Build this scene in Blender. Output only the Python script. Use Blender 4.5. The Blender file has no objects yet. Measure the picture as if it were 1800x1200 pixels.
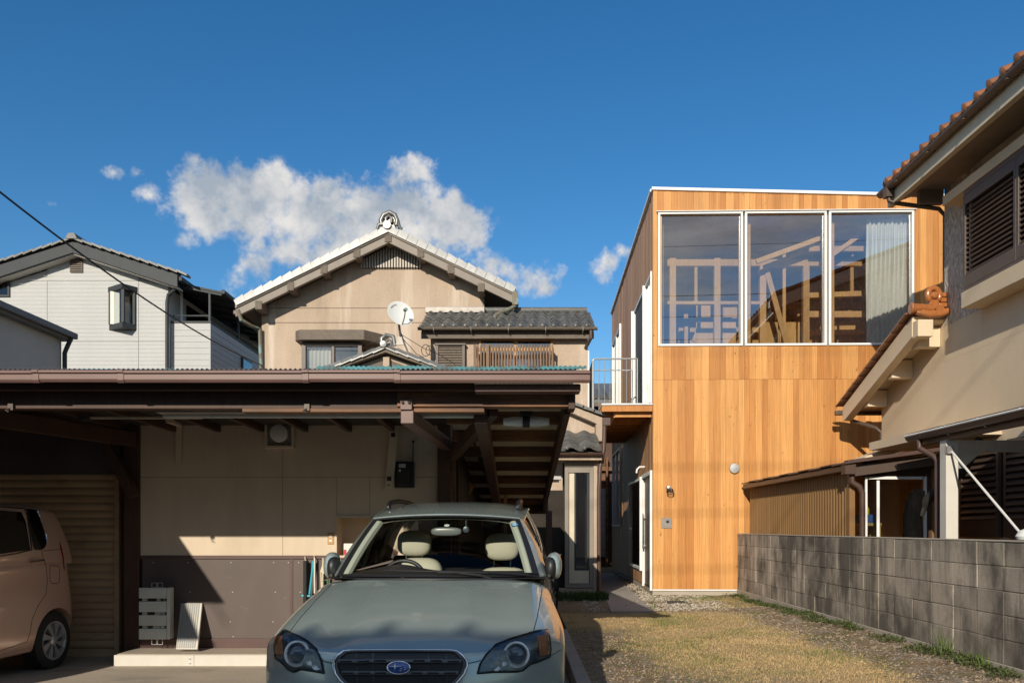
import bpy, bmesh, math, random
import numpy as np
from mathutils import Vector, Matrix
from mathutils.bvhtree import BVHTree
random.seed(11)
R = math.radians
SC = bpy.context.scene
COL = SC.collection

# ------------------------------------------------------------ camera
CAMZ = 1.22
cam = bpy.data.cameras.new('camera'); cam_o = bpy.data.objects.new('camera', cam); COL.objects.link(cam_o)
cam_o.location = (0, 0, CAMZ); cam_o.rotation_euler = (R(90), 0, 0)
cam.sensor_width = 36; cam.lens = 1480/1800*36
cam.shift_x = -14/1800; cam.shift_y = 327/1800
cam.clip_start = 0.05; cam.clip_end = 2000
SC.camera = cam_o

def at(px, py, Y):
    """point at depth Y that the photograph shows at (px, py)"""
    return Vector(((px-914)*Y/1480, Y, CAMZ+(927-py)*Y/1480))

# ------------------------------------------------------------ sun, sky with clouds, exposure
SUN_EL, SUN_AZ = 22.4, 16.0          # light travels towards +Y, a little to +X
sun = bpy.data.lights.new('sun', 'SUN'); sun.energy = 4.6; sun.angle = R(0.53); sun.color = (1.0, 0.90, 0.74)
sun_o = bpy.data.objects.new('sun', sun); COL.objects.link(sun_o)
sd = Vector((math.sin(R(SUN_AZ))*math.cos(R(SUN_EL)), math.cos(R(SUN_AZ))*math.cos(R(SUN_EL)), -math.sin(R(SUN_EL))))
sun_o.rotation_euler = sd.to_track_quat('-Z', 'Y').to_euler(); sun_o.location = (-10, -20, 30)

W = bpy.data.worlds.new('World'); SC.world = W; W.use_nodes = True
nt = W.node_tree; nt.nodes.clear()
def N(t, **k):
    n = nt.nodes.new(t)
    for a, b in k.items(): setattr(n, a, b)
    return n
def L(a, b): nt.links.new(a, b)
def MATH(op, a, b=None, c=None, clamp=False):
    n = N('ShaderNodeMath', operation=op); n.use_clamp = clamp
    for i, q in enumerate((a, b, c)):
        if q is None: continue
        if isinstance(q, (int, float)): n.inputs[i].default_value = q
        else: L(q, n.inputs[i])
    return n.outputs[0]
sky = N('ShaderNodeTexSky', sky_type='NISHITA', sun_disc=False)
sky.sun_elevation = R(SUN_EL); sky.sun_rotation = R(180+SUN_AZ); sky.air_density = 1.0; sky.dust_density = 0.15; sky.ozone_density = 3.0; sky.altitude = 50
tc = N('ShaderNodeTexCoord'); sep = N('ShaderNodeSeparateXYZ'); L(tc.outputs['Generated'], sep.inputs[0])
dx, dy, dz = sep.outputs
ay = MATH('MAXIMUM', dy, 0.05)
u = MATH('DIVIDE', dx, ay); v = MATH('DIVIDE', dz, ay)
def wnoise(scale, detail, rough, off=(0, 0, 0), src=None, lac=2.0):
    mp = N('ShaderNodeMapping'); mp.inputs['Location'].default_value = off
    L(src or tc.outputs['Generated'], mp.inputs[0])
    n = N('ShaderNodeTexNoise'); n.inputs['Scale'].default_value = scale; n.inputs['Detail'].default_value = detail; n.inputs['Roughness'].default_value = rough
    n.inputs['Lacunarity'].default_value = lac
    L(mp.outputs[0], n.inputs['Vector']); return n.outputs[0]
# cumulus in front of the camera: (px, py, radius x, radius y, weight) as seen
CL = [(395,350,84,66,1.),(480,362,120,66,1.),(570,385,110,62,1.),(640,420,150,70,.95),(700,345,62,46,1.),(718,300,44,30,.85),(755,385,84,56,1.),(812,410,46,30,.8),
      (470,440,70,50,.6),(560,440,130,40,.7),(258,338,26,20,.5),(216,304,32,14,.34),(326,420,26,22,.5),(650,312,22,16,.4),(580,309,18,9,.28),
      (868,470,36,30,.6),(945,490,46,34,.74),(425,470,46,50,.5),(1060,470,34,28,.55),(1100,440,26,12,.35),(92,352,26,14,.2)]
best = None
for (cx, cy, rx, ry, w) in CL:
    a = MATH('MULTIPLY', MATH('SUBTRACT', u, (cx-914)/1480), 1480/(rx*1.10))
    b = MATH('MULTIPLY', MATH('SUBTRACT', v, (927-cy)/1480), 1480/(ry*1.07))
    d = MATH('ADD', MATH('MULTIPLY', a, a), MATH('MULTIPLY', b, b))
    s = MATH('SUBTRACT', w, MATH('MULTIPLY', d, .22+.40*w))
    best = s if best is None else MATH('SMOOTH_MAX', best, s, 0.25)
fr = MATH('GREATER_THAN', dy, 0.06)
n1 = wnoise(13, 9, .62); n2 = wnoise(34, 7, .6, (3, 1, 2))
bil = MATH('SUBTRACT', .62, MATH('MULTIPLY', MATH('ABSOLUTE', MATH('SUBTRACT', wnoise(19, 5, .5, (7, 3, 1)), .5)), 5.2))
edge0 = MATH('ADD', MATH('MULTIPLY', MATH('SUBTRACT', n1, .5), 1.7), MATH('MULTIPLY', MATH('SUBTRACT', n2, .5), 2.3))
edge = MATH('ADD', edge0, MATH('MULTIPLY', bil, .42))
dens = MATH('ADD', best, edge)
mr = N('ShaderNodeMapRange', interpolation_type='SMOOTHSTEP'); L(dens, mr.inputs[0]); mr.inputs[1].default_value = .18; mr.inputs[2].default_value = 1.0
mask_f = MATH('MULTIPLY', mr.outputs[0], fr)
# broken cloud over the rest of the sky (seen only in reflections)
mpb = N('ShaderNodeMapping'); mpb.inputs['Scale'].default_value = (1.0, 1.0, 3.2); L(tc.outputs['Generated'], mpb.inputs[0])
nb = wnoise(2.6, 8, .58, (5.2, 1.4, .3), mpb.outputs[0])
mr2 = N('ShaderNodeMapRange', interpolation_type='SMOOTHSTEP'); L(nb, mr2.inputs[0]); mr2.inputs[1].default_value = .38; mr2.inputs[2].default_value = .60
back = MATH('MULTIPLY', MATH('MULTIPLY', mr2.outputs[0], MATH('LESS_THAN', dy, 0.06)), .88)
mask = MATH('MAXIMUM', mask_f, back, clamp=True)
# cloud colour: bright sunlit tops, bluish grey bodies
n3 = wnoise(13, 6, .55, (.0, .0, -.030))
lit = MATH('ADD', MATH('ADD', MATH('MULTIPLY', MATH('SUBTRACT', n1, n3), 3.4), MATH('MULTIPLY', bil, .5)), MATH('SUBTRACT', 0.50, MATH('MULTIPLY', dens, .26)), clamp=True)
ccol = N('ShaderNodeMix', data_type='RGBA'); L(lit, ccol.inputs[0])
ccol.inputs[6].default_value = (.47, .545, .64, 1); ccol.inputs[7].default_value = (1.0, .975, .95, 1)
nbb = wnoise(4.2, 7, .6, (1.7, 8.1, 2.2), mpb.outputs[0])
mr3 = N('ShaderNodeMapRange', interpolation_type='SMOOTHSTEP'); L(nbb, mr3.inputs[0]); mr3.inputs[1].default_value = .36; mr3.inputs[2].default_value = .66
bcol = N('ShaderNodeMix', data_type='RGBA'); L(mr3.outputs[0], bcol.inputs[0]); bcol.inputs[6].default_value = (.46, .56, .62, 1); bcol.inputs[7].default_value = (1.05, 1.08, 1.08, 1)
ccol2 = N('ShaderNodeMix', data_type='RGBA'); L(MATH('LESS_THAN', dy, 0.06), ccol2.inputs[0]); L(ccol.outputs[2], ccol2.inputs[6]); L(bcol.outputs[2], ccol2.inputs[7])
bg1 = N('ShaderNodeBackground'); bg2 = N('ShaderNodeBackground'); mixw = N('ShaderNodeMixShader'); ow = N('ShaderNodeOutputWorld')
hs = N('ShaderNodeHueSaturation'); hs.inputs['Saturation'].default_value = 1.30; L(sky.outputs[0], hs.inputs['Color'])
L(hs.outputs[0], bg1.inputs[0]); bg1.inputs[1].default_value = 0.119
L(ccol2.outputs[2], bg2.inputs[0]); bg2.inputs[1].default_value = 0.80
L(mask, mixw.inputs[0]); L(bg1.outputs[0], mixw.inputs[1]); L(bg2.outputs[0], mixw.inputs[2]); L(mixw.outputs[0], ow.inputs[0])
SC.view_settings.view_transform = 'Standard'; SC.view_settings.look = 'None'; SC.view_settings.exposure = 0.0; SC.view_settings.gamma = 1.0
SC.view_settings.use_curve_mapping = False
SC.cycles.max_bounces = 10; SC.cycles.transparent_max_bounces = 24; SC.cycles.caustics_reflective = False; SC.cycles.caustics_refractive = False
SC.cycles.sample_clamp_indirect = 6

# ------------------------------------------------------------ materials
MATS = {}
def M(name, c, r=.7, metal=0., var=0., noise=None, dirt=None, bump=None, coat=0., c2=None, grain=None, spec=.5, streak=None):
    m = bpy.data.materials.new(name); m.use_nodes = True; t = m.node_tree; bs = t.nodes['Principled BSDF']
    def nn(ty): return t.nodes.new(ty)
    bs.inputs['Roughness'].default_value = r; bs.inputs['Metallic'].default_value = metal
    bs.inputs['Coat Weight'].default_value = coat; bs.inputs['Coat Roughness'].default_value = .06; bs.inputs['Specular IOR Level'].default_value = spec
    geo = nn('ShaderNodeNewGeometry'); oi = nn('ShaderNodeObjectInfo')
    def nz(scale, detail=5, rough=.6, rnd=False):
        mp = nn('ShaderNodeMapping'); t.links.new(geo.outputs['Position'], mp.inputs[0])
        mp.inputs['Scale'].default_value = scale if isinstance(scale, tuple) else (scale,)*3
        if rnd:
            cb = nn('ShaderNodeCombineXYZ'); mu = nn('ShaderNodeMath'); mu.operation = 'MULTIPLY'; mu.inputs[1].default_value = 91.7
            t.links.new(oi.outputs['Random'], mu.inputs[0])
            for i in range(3): t.links.new(mu.outputs[0], cb.inputs[i])
            t.links.new(cb.outputs[0], mp.inputs['Location'])
        n = nn('ShaderNodeTexNoise'); n.inputs['Scale'].default_value = 1; n.inputs['Detail'].default_value = detail; n.inputs['Roughness'].default_value = rough
        t.links.new(mp.outputs[0], n.inputs['Vector']); return n.outputs[0]
    def mr(src, a, b, lo, hi):
        n = nn('ShaderNodeMapRange'); t.links.new(src, n.inputs[0])
        for i, q in enumerate((a, b, lo, hi)): n.inputs[i+1].default_value = q
        return n.outputs[0]
    def mix(f, a, b, mode='MIX'):
        n = nn('ShaderNodeMix'); n.data_type = 'RGBA'; n.blend_type = mode
        for s, i in ((f, 0), (a, 6), (b, 7)):
            if isinstance(s, (int, float)): n.inputs[i].default_value = s
            elif isinstance(s, tuple): n.inputs[i].default_value = s+(1,) if len(s) == 3 else s
            else: t.links.new(s, n.inputs[i])
        return n.outputs[2]
    col = tuple(c)
    if c2 is not None: col = mix(oi.outputs['Random'], tuple(c), tuple(c2))
    def mul(col, fac):
        h = nn('ShaderNodeHueSaturation')
        if isinstance(col, tuple): h.inputs['Color'].default_value = col+(1,)
        else: t.links.new(col, h.inputs['Color'])
        t.links.new(fac, h.inputs['Value']); return h.outputs[0]
    if var: col = mul(col, mr(oi.outputs['Random'], 0, 1, 1-var, 1+var))
    if noise:
        for (s, a) in (noise if isinstance(noise, list) else [noise]):
            col = mul(col, mr(nz(s), .28, .72, 1-a, 1+a))
    if grain:
        s, a = grain; col = mul(col, mr(nz(s, 6, .65, True), .3, .7, 1-a, 1+a))
    for d in ([] if not dirt else dirt if isinstance(dirt, list) else [dirt]):
        dc, s, lo, hi, amt = d; col = mix(mr(nz(s, 6, .62), lo, hi, 0, amt), col, tuple(dc))
    if isinstance(col, tuple): bs.inputs['Base Color'].default_value = col+(1,)
    else: t.links.new(col, bs.inputs['Base Color'])
    if bump:
        s, st, dist = bump; b = nn('ShaderNodeBump'); b.inputs['Strength'].default_value = st; b.inputs['Distance'].default_value = dist
        t.links.new(nz(s, 4, .6), b.inputs['Height']); t.links.new(b.outputs[0], bs.inputs['Normal'])
    MATS[name] = m; return m

def glass_mat(name, tint=(.93, .95, .94), add=.03, ior=1.5, rough=0.0, gain=1.6):
    m = bpy.data.materials.new(name); m.use_nodes = True; t = m.node_tree; t.nodes.clear()
    o = t.nodes.new('ShaderNodeOutputMaterial'); mx = t.nodes.new('ShaderNodeMixShader'); tr = t.nodes.new('ShaderNodeBsdfTransparent'); gl = t.nodes.new('ShaderNodeBsdfGlossy')
    tr.inputs[0].default_value = tint+(1,); gl.inputs['Roughness'].default_value = rough
    fr = t.nodes.new('ShaderNodeFresnel'); fr.inputs['IOR'].default_value = ior
    ma = t.nodes.new('ShaderNodeMath'); ma.operation = 'MULTIPLY_ADD'; ma.use_clamp = True; ma.inputs[1].default_value = gain; ma.inputs[2].default_value = add
    t.links.new(fr.outputs[0], ma.inputs[0]); t.links.new(ma.outputs[0], mx.inputs[0]); t.links.new(tr.outputs[0], mx.inputs[1]); t.links.new(gl.outputs[0], mx.inputs[2]); t.links.new(mx.outputs[0], o.inputs[0])
    MATS[name] = m; return m

# ------------------------------------------------------------ mesh builder
class MB:
    def __init__(s): s.v = []; s.f = []
    def add(s, vs, fs):
        b = len(s.v); s.v += [Vector(p) for p in vs]; s.f += [tuple(b+i for i in f) for f in fs]; return s
    def box(s, x0, x1, y0, y1, z0, z1):
        if x0 > x1: x0, x1 = x1, x0
        if y0 > y1: y0, y1 = y1, y0
        if z0 > z1: z0, z1 = z1, z0
        return s.add([(x0,y0,z0),(x1,y0,z0),(x1,y1,z0),(x0,y1,z0),(x0,y0,z1),(x1,y0,z1),(x1,y1,z1),(x0,y1,z1)],
                     [(0,3,2,1),(4,5,6,7),(0,1,5,4),(1,2,6,5),(2,3,7,6),(3,0,4,7)])
    def bar(s, p, q, w, h, up=(0, 0, 1)):
        """rectangular bar from p to q, w across, h along 'up'"""
        p = Vector(p); q = Vector(q); d = (q-p).normalized(); a = d.cross(Vector(up)).normalized(); b = a.cross(d).normalized()
        vs = [e+a*i*w/2+b*j*h/2 for e in (p, q) for i, j in ((-1,-1),(1,-1),(1,1),(-1,1))]
        return s.add(vs, [(0,1,2,3),(7,6,5,4),(0,4,5,1),(1,5,6,2),(2,6,7,3),(3,7,4,0)])
    def prism(s, poly, ax, a, b):
        f = {'x': lambda p, t: (t, p[0], p[1]), 'y': lambda p, t: (p[0], t, p[1]), 'z': lambda p, t: (p[0], p[1], t)}[ax]
        n = len(poly)
        return s.add([f(p, a) for p in poly]+[f(p, b) for p in poly], [tuple(range(n)), tuple(range(2*n-1, n-1, -1))]+[(i, i+n, (i+1) % n+n, (i+1) % n) for i in range(n)])
    def tube(s, path, r, n=8, cap=True):
        path = [Vector(p) for p in path]; rr = r if isinstance(r, (list, tuple)) else [r]*len(path); rings = []; ref = None
        for i, p in enumerate(path):
            d = (path[min(i+1, len(path)-1)]-path[max(i-1, 0)]).normalized()
            if ref is None: ref = Vector((0, 0, 1)) if abs(d.z) < .9 else Vector((1, 0, 0))
            a = d.cross(ref).normalized(); b = a.cross(d).normalized(); ref = b
            rings.append([p+a*math.cos(2*math.pi*k/n)*rr[i]+b*math.sin(2*math.pi*k/n)*rr[i] for k in range(n)])
        fs = []
        for i in range(len(path)-1):
            for k in range(n): fs.append((i*n+k, i*n+(k+1) % n, (i+1)*n+(k+1) % n, (i+1)*n+k))
        if cap: fs += [tuple(range(n-1, -1, -1)), tuple((len(path)-1)*n+k for k in range(n))]
        return s.add([p for r_ in rings for p in r_], fs)
    def lathe(s, prof, c, ax='z', n=20, cap=True):
        """prof: (radius, height along ax)"""
        c = Vector(c); E = {'z': (Vector((1,0,0)), Vector((0,1,0)), Vector((0,0,1))), 'y': (Vector((1,0,0)), Vector((0,0,1)), Vector((0,1,0))), 'x': (Vector((0,1,0)), Vector((0,0,1)), Vector((1,0,0)))}
        A, B, D = E[ax] if isinstance(ax, str) else ax
        vs = [c+A*r*math.cos(2*math.pi*k/n)+B*r*math.sin(2*math.pi*k/n)+D*h for (r, h) in prof for k in range(n)]
        fs = [(i*n+k, i*n+(k+1) % n, (i+1)*n+(k+1) % n, (i+1)*n+k) for i in range(len(prof)-1) for k in range(n)]
        if cap: fs += [tuple(range(n-1, -1, -1)), tuple((len(prof)-1)*n+k for k in range(n))]
        return s.add(vs, fs)
    def grid(s, P, wrap=False):
        nu, nv = len(P), len(P[0])
        fs = [(i*nv+j, i*nv+(j+1) % nv, (i+1)*nv+(j+1) % nv, (i+1)*nv+j) for i in range(nu-1) for j in range(nv if wrap else nv-1)]
        return s.add([p for r in P for p in r], fs)
    def slab(s, P, th):
        """grid P thickened by th along -Z"""
        nu, nv = len(P), len(P[0]); Q = [[Vector(p)-Vector((0, 0, th)) for p in r] for r in P]
        s.grid(P); s.grid([r[::-1] for r in Q])
        for A, B in ((P[0], Q[0]), (P[-1], Q[-1]), ([r[0] for r in P], [r[0] for r in Q]), ([r[-1] for r in P], [r[-1] for r in Q])): s.grid([A, B])
        return s
    def mesh(s, name, off=Vector((0, 0, 0)), smooth=False, ang=40, recalc=True, weld=True):
        me = bpy.data.meshes.new(name); me.from_pydata([tuple(p-off) for p in s.v], [], s.f); me.update()
        if recalc:
            bm = bmesh.new(); bm.from_mesh(me)
            if smooth and weld: bmesh.ops.remove_doubles(bm, verts=bm.verts, dist=1e-5)
            bmesh.ops.recalc_face_normals(bm, faces=bm.faces); bm.to_mesh(me); bm.free()
        if smooth:
            me.shade_smooth()
            if ang < 179: me.set_sharp_from_angle(angle=R(ang))
        return me

ORG = {}
def tag(o, label=None, cat=None, group=None, kind=None):
    if label: o['label'] = label
    if cat: o['category'] = cat
    if group: o['group'] = group
    if kind: o['kind'] = kind
    return o
def empty(name, loc, label, cat, group=None, rz=0, local=False):
    o = bpy.data.objects.new(name, None); COL.objects.link(o); o.location = loc; o.rotation_euler = (0, 0, rz); o.empty_display_size = .3
    ORG[o.name] = Vector((0, 0, 0)) if local else Vector(loc)
    return tag(o, label, cat, group)
def bev(o, w, seg=2, ang=35):
    m = o.modifiers.new('bevel', 'BEVEL'); m.width = w; m.segments = seg; m.limit_method = 'ANGLE'; m.angle_limit = R(ang); m.harden_normals = False; return o
def put(mb, name, mat, parent, bevel=0, smooth=False, ang=40, label=None, kind=None, recalc=True):
    off = ORG[parent.name]; me = mb.mesh(name, off, smooth, ang, recalc); o = bpy.data.objects.new(name, me); COL.objects.link(o); o.parent = parent
    me.materials.append(MATS[mat]); ORG[o.name] = off
    if bevel: bev(o, bevel)
    return tag(o, label, kind=kind)
def piece(me, name, parent, loc, rot=(0, 0, 0), scale=(1, 1, 1)):
    o = bpy.data.objects.new(name, me); COL.objects.link(o); o.parent = parent; o.location = Vector(loc)-ORG[parent.name]; o.rotation_euler = rot; o.scale = scale
    ORG[o.name] = Vector(loc)
    return o
def tmesh(mb, name, mat, smooth=False, ang=40):
    me = mb.mesh(name, Vector((0, 0, 0)), smooth, ang); me.materials.append(MATS[mat]); return me
def single(mb, name, mat, label, cat, group=None, kind=None, bevel=0, smooth=False, ang=40, org=None, recalc=True):
    xs = [p.x for p in mb.v]; ys = [p.y for p in mb.v]; zs = [p.z for p in mb.v]
    org = Vector(org) if org is not None else Vector(((min(xs)+max(xs))/2, (min(ys)+max(ys))/2, min(zs)))
    me = mb.mesh(name, org, smooth, ang, recalc); o = bpy.data.objects.new(name, me); COL.objects.link(o); o.location = org; me.materials.append(MATS[mat]); ORG[o.name] = org
    if bevel: bev(o, bevel)
    return tag(o, label, cat, group, kind)
def group_copy(root, name, loc, rz, label, group=None):
    r = root.copy(); COL.objects.link(r); r.location = loc; r.rotation_euler = (0, 0, rz); r['label'] = label; return r

# ------------------------------------------------------------ palette
M('cedar', (.49, .20, .050), .5, c2=(.63, .32, .105), var=.08, grain=((70, 70, 1.3), .26), noise=((1.6, 1.6, .45), .12), dirt=[((.62, .32, .11), (2.2, 2.2, .35), .55, .75, .35), ((.20, .07, .02), (20, 20, 9), .655, .69, .85)], bump=((90, 90, 3), .15, .002), spec=.35)
M('screen_mesh', (.07, .072, .075), .7)
M('cedar_side', (.44, .23, .105), .6, c2=(.50, .28, .14), var=.15, grain=((55, 55, 1.6), .2), noise=((3, 3, .5), .12))
M('plywood', (.66, .38, .13), .6, noise=((6, 6, 1.5), .14), grain=((30, 30, 2.5), .12))
M('timber', (.64, .37, .15), .6, var=.12, grain=((40, 40, 4), .15), noise=((4, 4, 4), .1))
M('timber_dark', (.065, .030, .017), .6, var=.2, grain=((50, 30, 4), .25), noise=((3, 3, 3), .2))
M('timber_brown', (.16, .072, .030), .6, var=.2, grain=((3, 40, 50), .3), noise=((2, 3, 3), .3), dirt=((.05, .022, .012), (1.2, 5, 8), .48, .6, .75))
M('white_alu', (.80, .80, .79), .35, noise=((3, 3, 3), .03))
M('galv', (.55, .56, .56), .38, metal=.75, noise=((8, 8, 8), .12))
M('stucco_tan', (.46, .36, .275), .9, noise=[((1.2, 1.2, .5), .14), ((30, 30, 30), .10)], dirt=[((.68, .59, .50), (2.6, 2.6, .20), .56, .70, .65), ((.28, .21, .155), (1.5, 1.5, .3), .54, .75, .55), ((.25, .18, .13), (8, 8, .4), .62, .78, .4)], bump=((70, 70, 70), .5, .006))
M('stucco_beige', (.67, .545, .385), .9, noise=[((1.0, 1.0, .6), .07), ((40, 40, 40), .05)], bump=((60, 60, 60), .6, .008))
M('stucco_rough', (.52, .47, .40), .9, noise=[((22, 22, 11), .5)], bump=((30, 30, 18), 1.0, .04))
M('siding_white', (.47, .475, .47), .7, noise=[((2, 2, .4), .04), ((40, 40, 40), .03)], grain=((3, 3, 46), .05))
M('roof_grey', (.15, .155, .16), .6, noise=((3, 3, 3), .1))
M('grey_wall', (.46, .455, .43), .85, noise=((1.5, 1.5, .5), .08), bump=((40, 40, 40), .3, .004))
M('trim_grey', (.042, .048, .053), .55, noise=((3, 3, 3), .12), spec=.25)
M('soffit', (.5, .48, .44), .8)
M('ceiling_board', (.72, .68, .61), .7, noise=((1.5, 3, 3), .1)); M('translucent_sheet', (.45, .43, .38), .5, noise=((2, 2, 2), .15))
for nm_, cc_ in (('ceiling_board', (.75, .68, .56, 1)), ('translucent_sheet', (.80, .74, .62, 1))):
    t_ = MATS[nm_].node_tree; tl_ = t_.nodes.new('ShaderNodeBsdfTranslucent'); tl_.inputs[0].default_value = cc_; mx_ = t_.nodes.new('ShaderNodeMixShader'); mx_.inputs[0].default_value = .5
    t_.links.new(t_.nodes['Principled BSDF'].outputs[0], mx_.inputs[1]); t_.links.new(tl_.outputs[0], mx_.inputs[2]); t_.links.new(mx_.outputs[0], t_.nodes['Material Output'].inputs[0])
M('lap', (.43, .435, .43), .8)
M('vent_slat', (.52, .47, .41), .6)
glass_ = None
M('tile_grey', (.11, .11, .105), .45, var=.25, noise=((20, 20, 20), .2), dirt=((.26, .25, .22), (14, 14, 14), .52, .7, .5))
M('tile_silver', (.41, .41, .405), .42, var=.12, noise=((12, 12, 12), .15), dirt=((.25, .25, .24), (9, 9, 9), .6, .72, .6))
M('tile_shiny', (.20, .20, .195), .32, metal=.3, var=.2, noise=((12, 12, 12), .2))
M('tile_glazed', (.36, .13, .04), .2, var=.15, noise=((15, 15, 15), .2), coat=.5)
M('tile_orange', (.26, .105, .042), .45, var=.2, noise=((15, 15, 15), .2), coat=.4)
M('tile_brown', (.30, .14, .075), .28, var=.2, noise=((15, 15, 15), .2))
M('alu_brown', (.085, .058, .045), .45, var=.06, noise=((4, 4, 4), .1))
M('pvc_brown', (.165, .095, .08), .45, noise=[((2.0, 6, 6), .1)], dirt=((.12, .07, .06), (1.5, 3, 14), .55, .7, .5))
M('pipe_brown', (.085, .05, .04), .4, noise=((6, 6, 2), .15))
M('copper_pipe', (.16, .14, .10), .6, dirt=((.22, .36, .33), (6, 6, 6), .5, .62, .8))
M('eave_wood', (.15, .12, .095), .75, grain=((30, 8, 30), .25), noise=((4, 4, 4), .15))
M('barge', (.26, .225, .19), .65, noise=((3, 3, 3), .12))
M('black', (.012, .011, .011), .6)
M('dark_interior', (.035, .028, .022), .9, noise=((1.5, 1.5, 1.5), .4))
M('room_dark', (.13, .10, .07), .9, noise=((1.5, 1.5, 1.5), .2))
M('cream_wall', (.64, .53, .40), .75, noise=[((.9, .9, .9), .08), ((9, 9, 2), .04)], dirt=[((.42, .34, .25), (1.4, 1.4, .6), .56, .78, .45), ((.38, .29, .2), (9, 9, .5), .66, .8, .4)])
M('panel_brown', (.105, .078, .070), .55, noise=[((2, 2, 1.2), .14)], dirt=((.2, .17, .15), (5, 5, 9), .66, .76, .5))
M('trim_brown', (.10, .055, .048), .5, noise=((3, 3, 3), .12))
M('shutter_steel', (.50, .33, .19), .5, var=.06, noise=((2, 2, 8), .15), dirt=((.13, .10, .07), (2, 2, 5), .55, .75, .5))
M('paint_cream', (.62, .54, .40), .6, noise=((6, 6, 6), .08))
M('concrete', (.47, .40, .325), .85, noise=[((1.3, 1.3, 1.3), .14), ((30, 30, 30), .1)], dirt=((.17, .14, .11), (.9, 2.2, .9), .55, .72, .5), bump=((60, 60, 60), .3, .004))
M('concrete_path', (.34, .31, .275), .85, noise=[((2, 2, 2), .12), ((50, 50, 50), .08)], bump=((60, 60, 60), .3, .004))
M('block', (.40, .345, .28), .92, var=.16, noise=[((70, 70, 70), .16), ((3.5, 3.5, 1.2), .12)],
  dirt=[((.075, .067, .058), (1.9, 1.9, 1.3), .43, .61, .86), ((.06, .053, .046), (9, 9, .8), .49, .68, .75), ((.52, .49, .45), (2.0, 2.0, .7), .66, .76, .6)], bump=((110, 110, 110), .6, .005))
M('mortar', (.19, .17, .15), .95, noise=((40, 40, 40), .2))
M('white_paint', (.62, .59, .53), .5, noise=((5, 5, 5), .06))
M('white_plastic', (.72, .73, .71), .4)
M('slat_wood', (.19, .115, .07), .7, var=.2, noise=((10, 10, 3), .2))
M('sash_wood', (.50, .29, .12), .6, noise=((6, 6, 6), .12))
M('corrugated_plastic', (.36, .215, .095), .4, noise=[((1.2, 1.2, .9), .1)])
t_ = MATS['corrugated_plastic'].node_tree; tl_ = t_.nodes.new('ShaderNodeBsdfTranslucent'); tl_.inputs[0].default_value = (.62, .34, .13, 1); mx_ = t_.nodes.new('ShaderNodeMixShader'); mx_.inputs[0].default_value = .4
t_.links.new(t_.nodes['Principled BSDF'].outputs[0], mx_.inputs[1]); t_.links.new(tl_.outputs[0], mx_.inputs[2]); t_.links.new(mx_.outputs[0], t_.nodes['Material Output'].inputs[0])
M('corrugated_iron', (.10, .10, .095), .6, dirt=((.08, .36, .42), (1.1, .6, .6), .50, .56, .9))
M('teal_sheet', (.07, .25, .29), .5, noise=((7, 7, 7), .3), dirt=((.09, .075, .06), (5, 9, 9), .46, .60, .95))
M('lamp_white', (.75, .74, .70), .35)
M('bark', (.005, .0045, .0042), .9, noise=((14, 14, 4), .5), bump=((26, 26, 6), 1.0, .04), spec=.08)
M('bark_grey', (.022, .020, .018), .85, noise=((14, 14, 8), .4), bump=((40, 40, 40), .6, .01))
M('curtain', (.72, .72, .66), .85, noise=((3, 3, 1), .05))
M('concrete_foundation', (.40, .355, .29), .9, noise=((3, 3, 3), .12), bump=((60, 60, 60), .3, .004))
M('steel_plate', (.27, .25, .23), .5, metal=.5, noise=((9, 9, 9), .15))
M('wire', (.02, .02, .02), .6)
M('weed', (.085, .11, .035), .7, var=.2, noise=((9, 9, 9), .35), spec=.3)
M('dry_grass', (.56, .40, .205), .85, noise=((1.4, 1.4, 1.4), .2), dirt=((.27, .26, .09), (1.3, 1.3, 1.3), .5, .72, .6), spec=.1)
M('stone', (.39, .30, .21), .85, var=.3, noise=[((18, 18, 18), .45)])
M('asphalt', (.055, .052, .05), .9, noise=((60, 60, 60), .35), bump=((90, 90, 90), .5, .01))
glass_mat('glass'); glass_mat('glass_house', (.93, .95, .95), .14, 1.52, 0, 4.6); glass_mat('glass_dark', (.35, .38, .36), .04, 1.5, 0, 1.6); glass_mat('glass_car', (.95, .97, .955), .008, 1.25, 0, .9); glass_mat('polycarb', (.90, .86, .80), .02, 1.3, .3, 1.0); glass_mat('glass_side', (.66, .74, .68), .03, 1.5, 0, 1.2); glass_mat('glass_tint', (.10, .10, .095), .03, 1.5, 0, 1.2)
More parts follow.
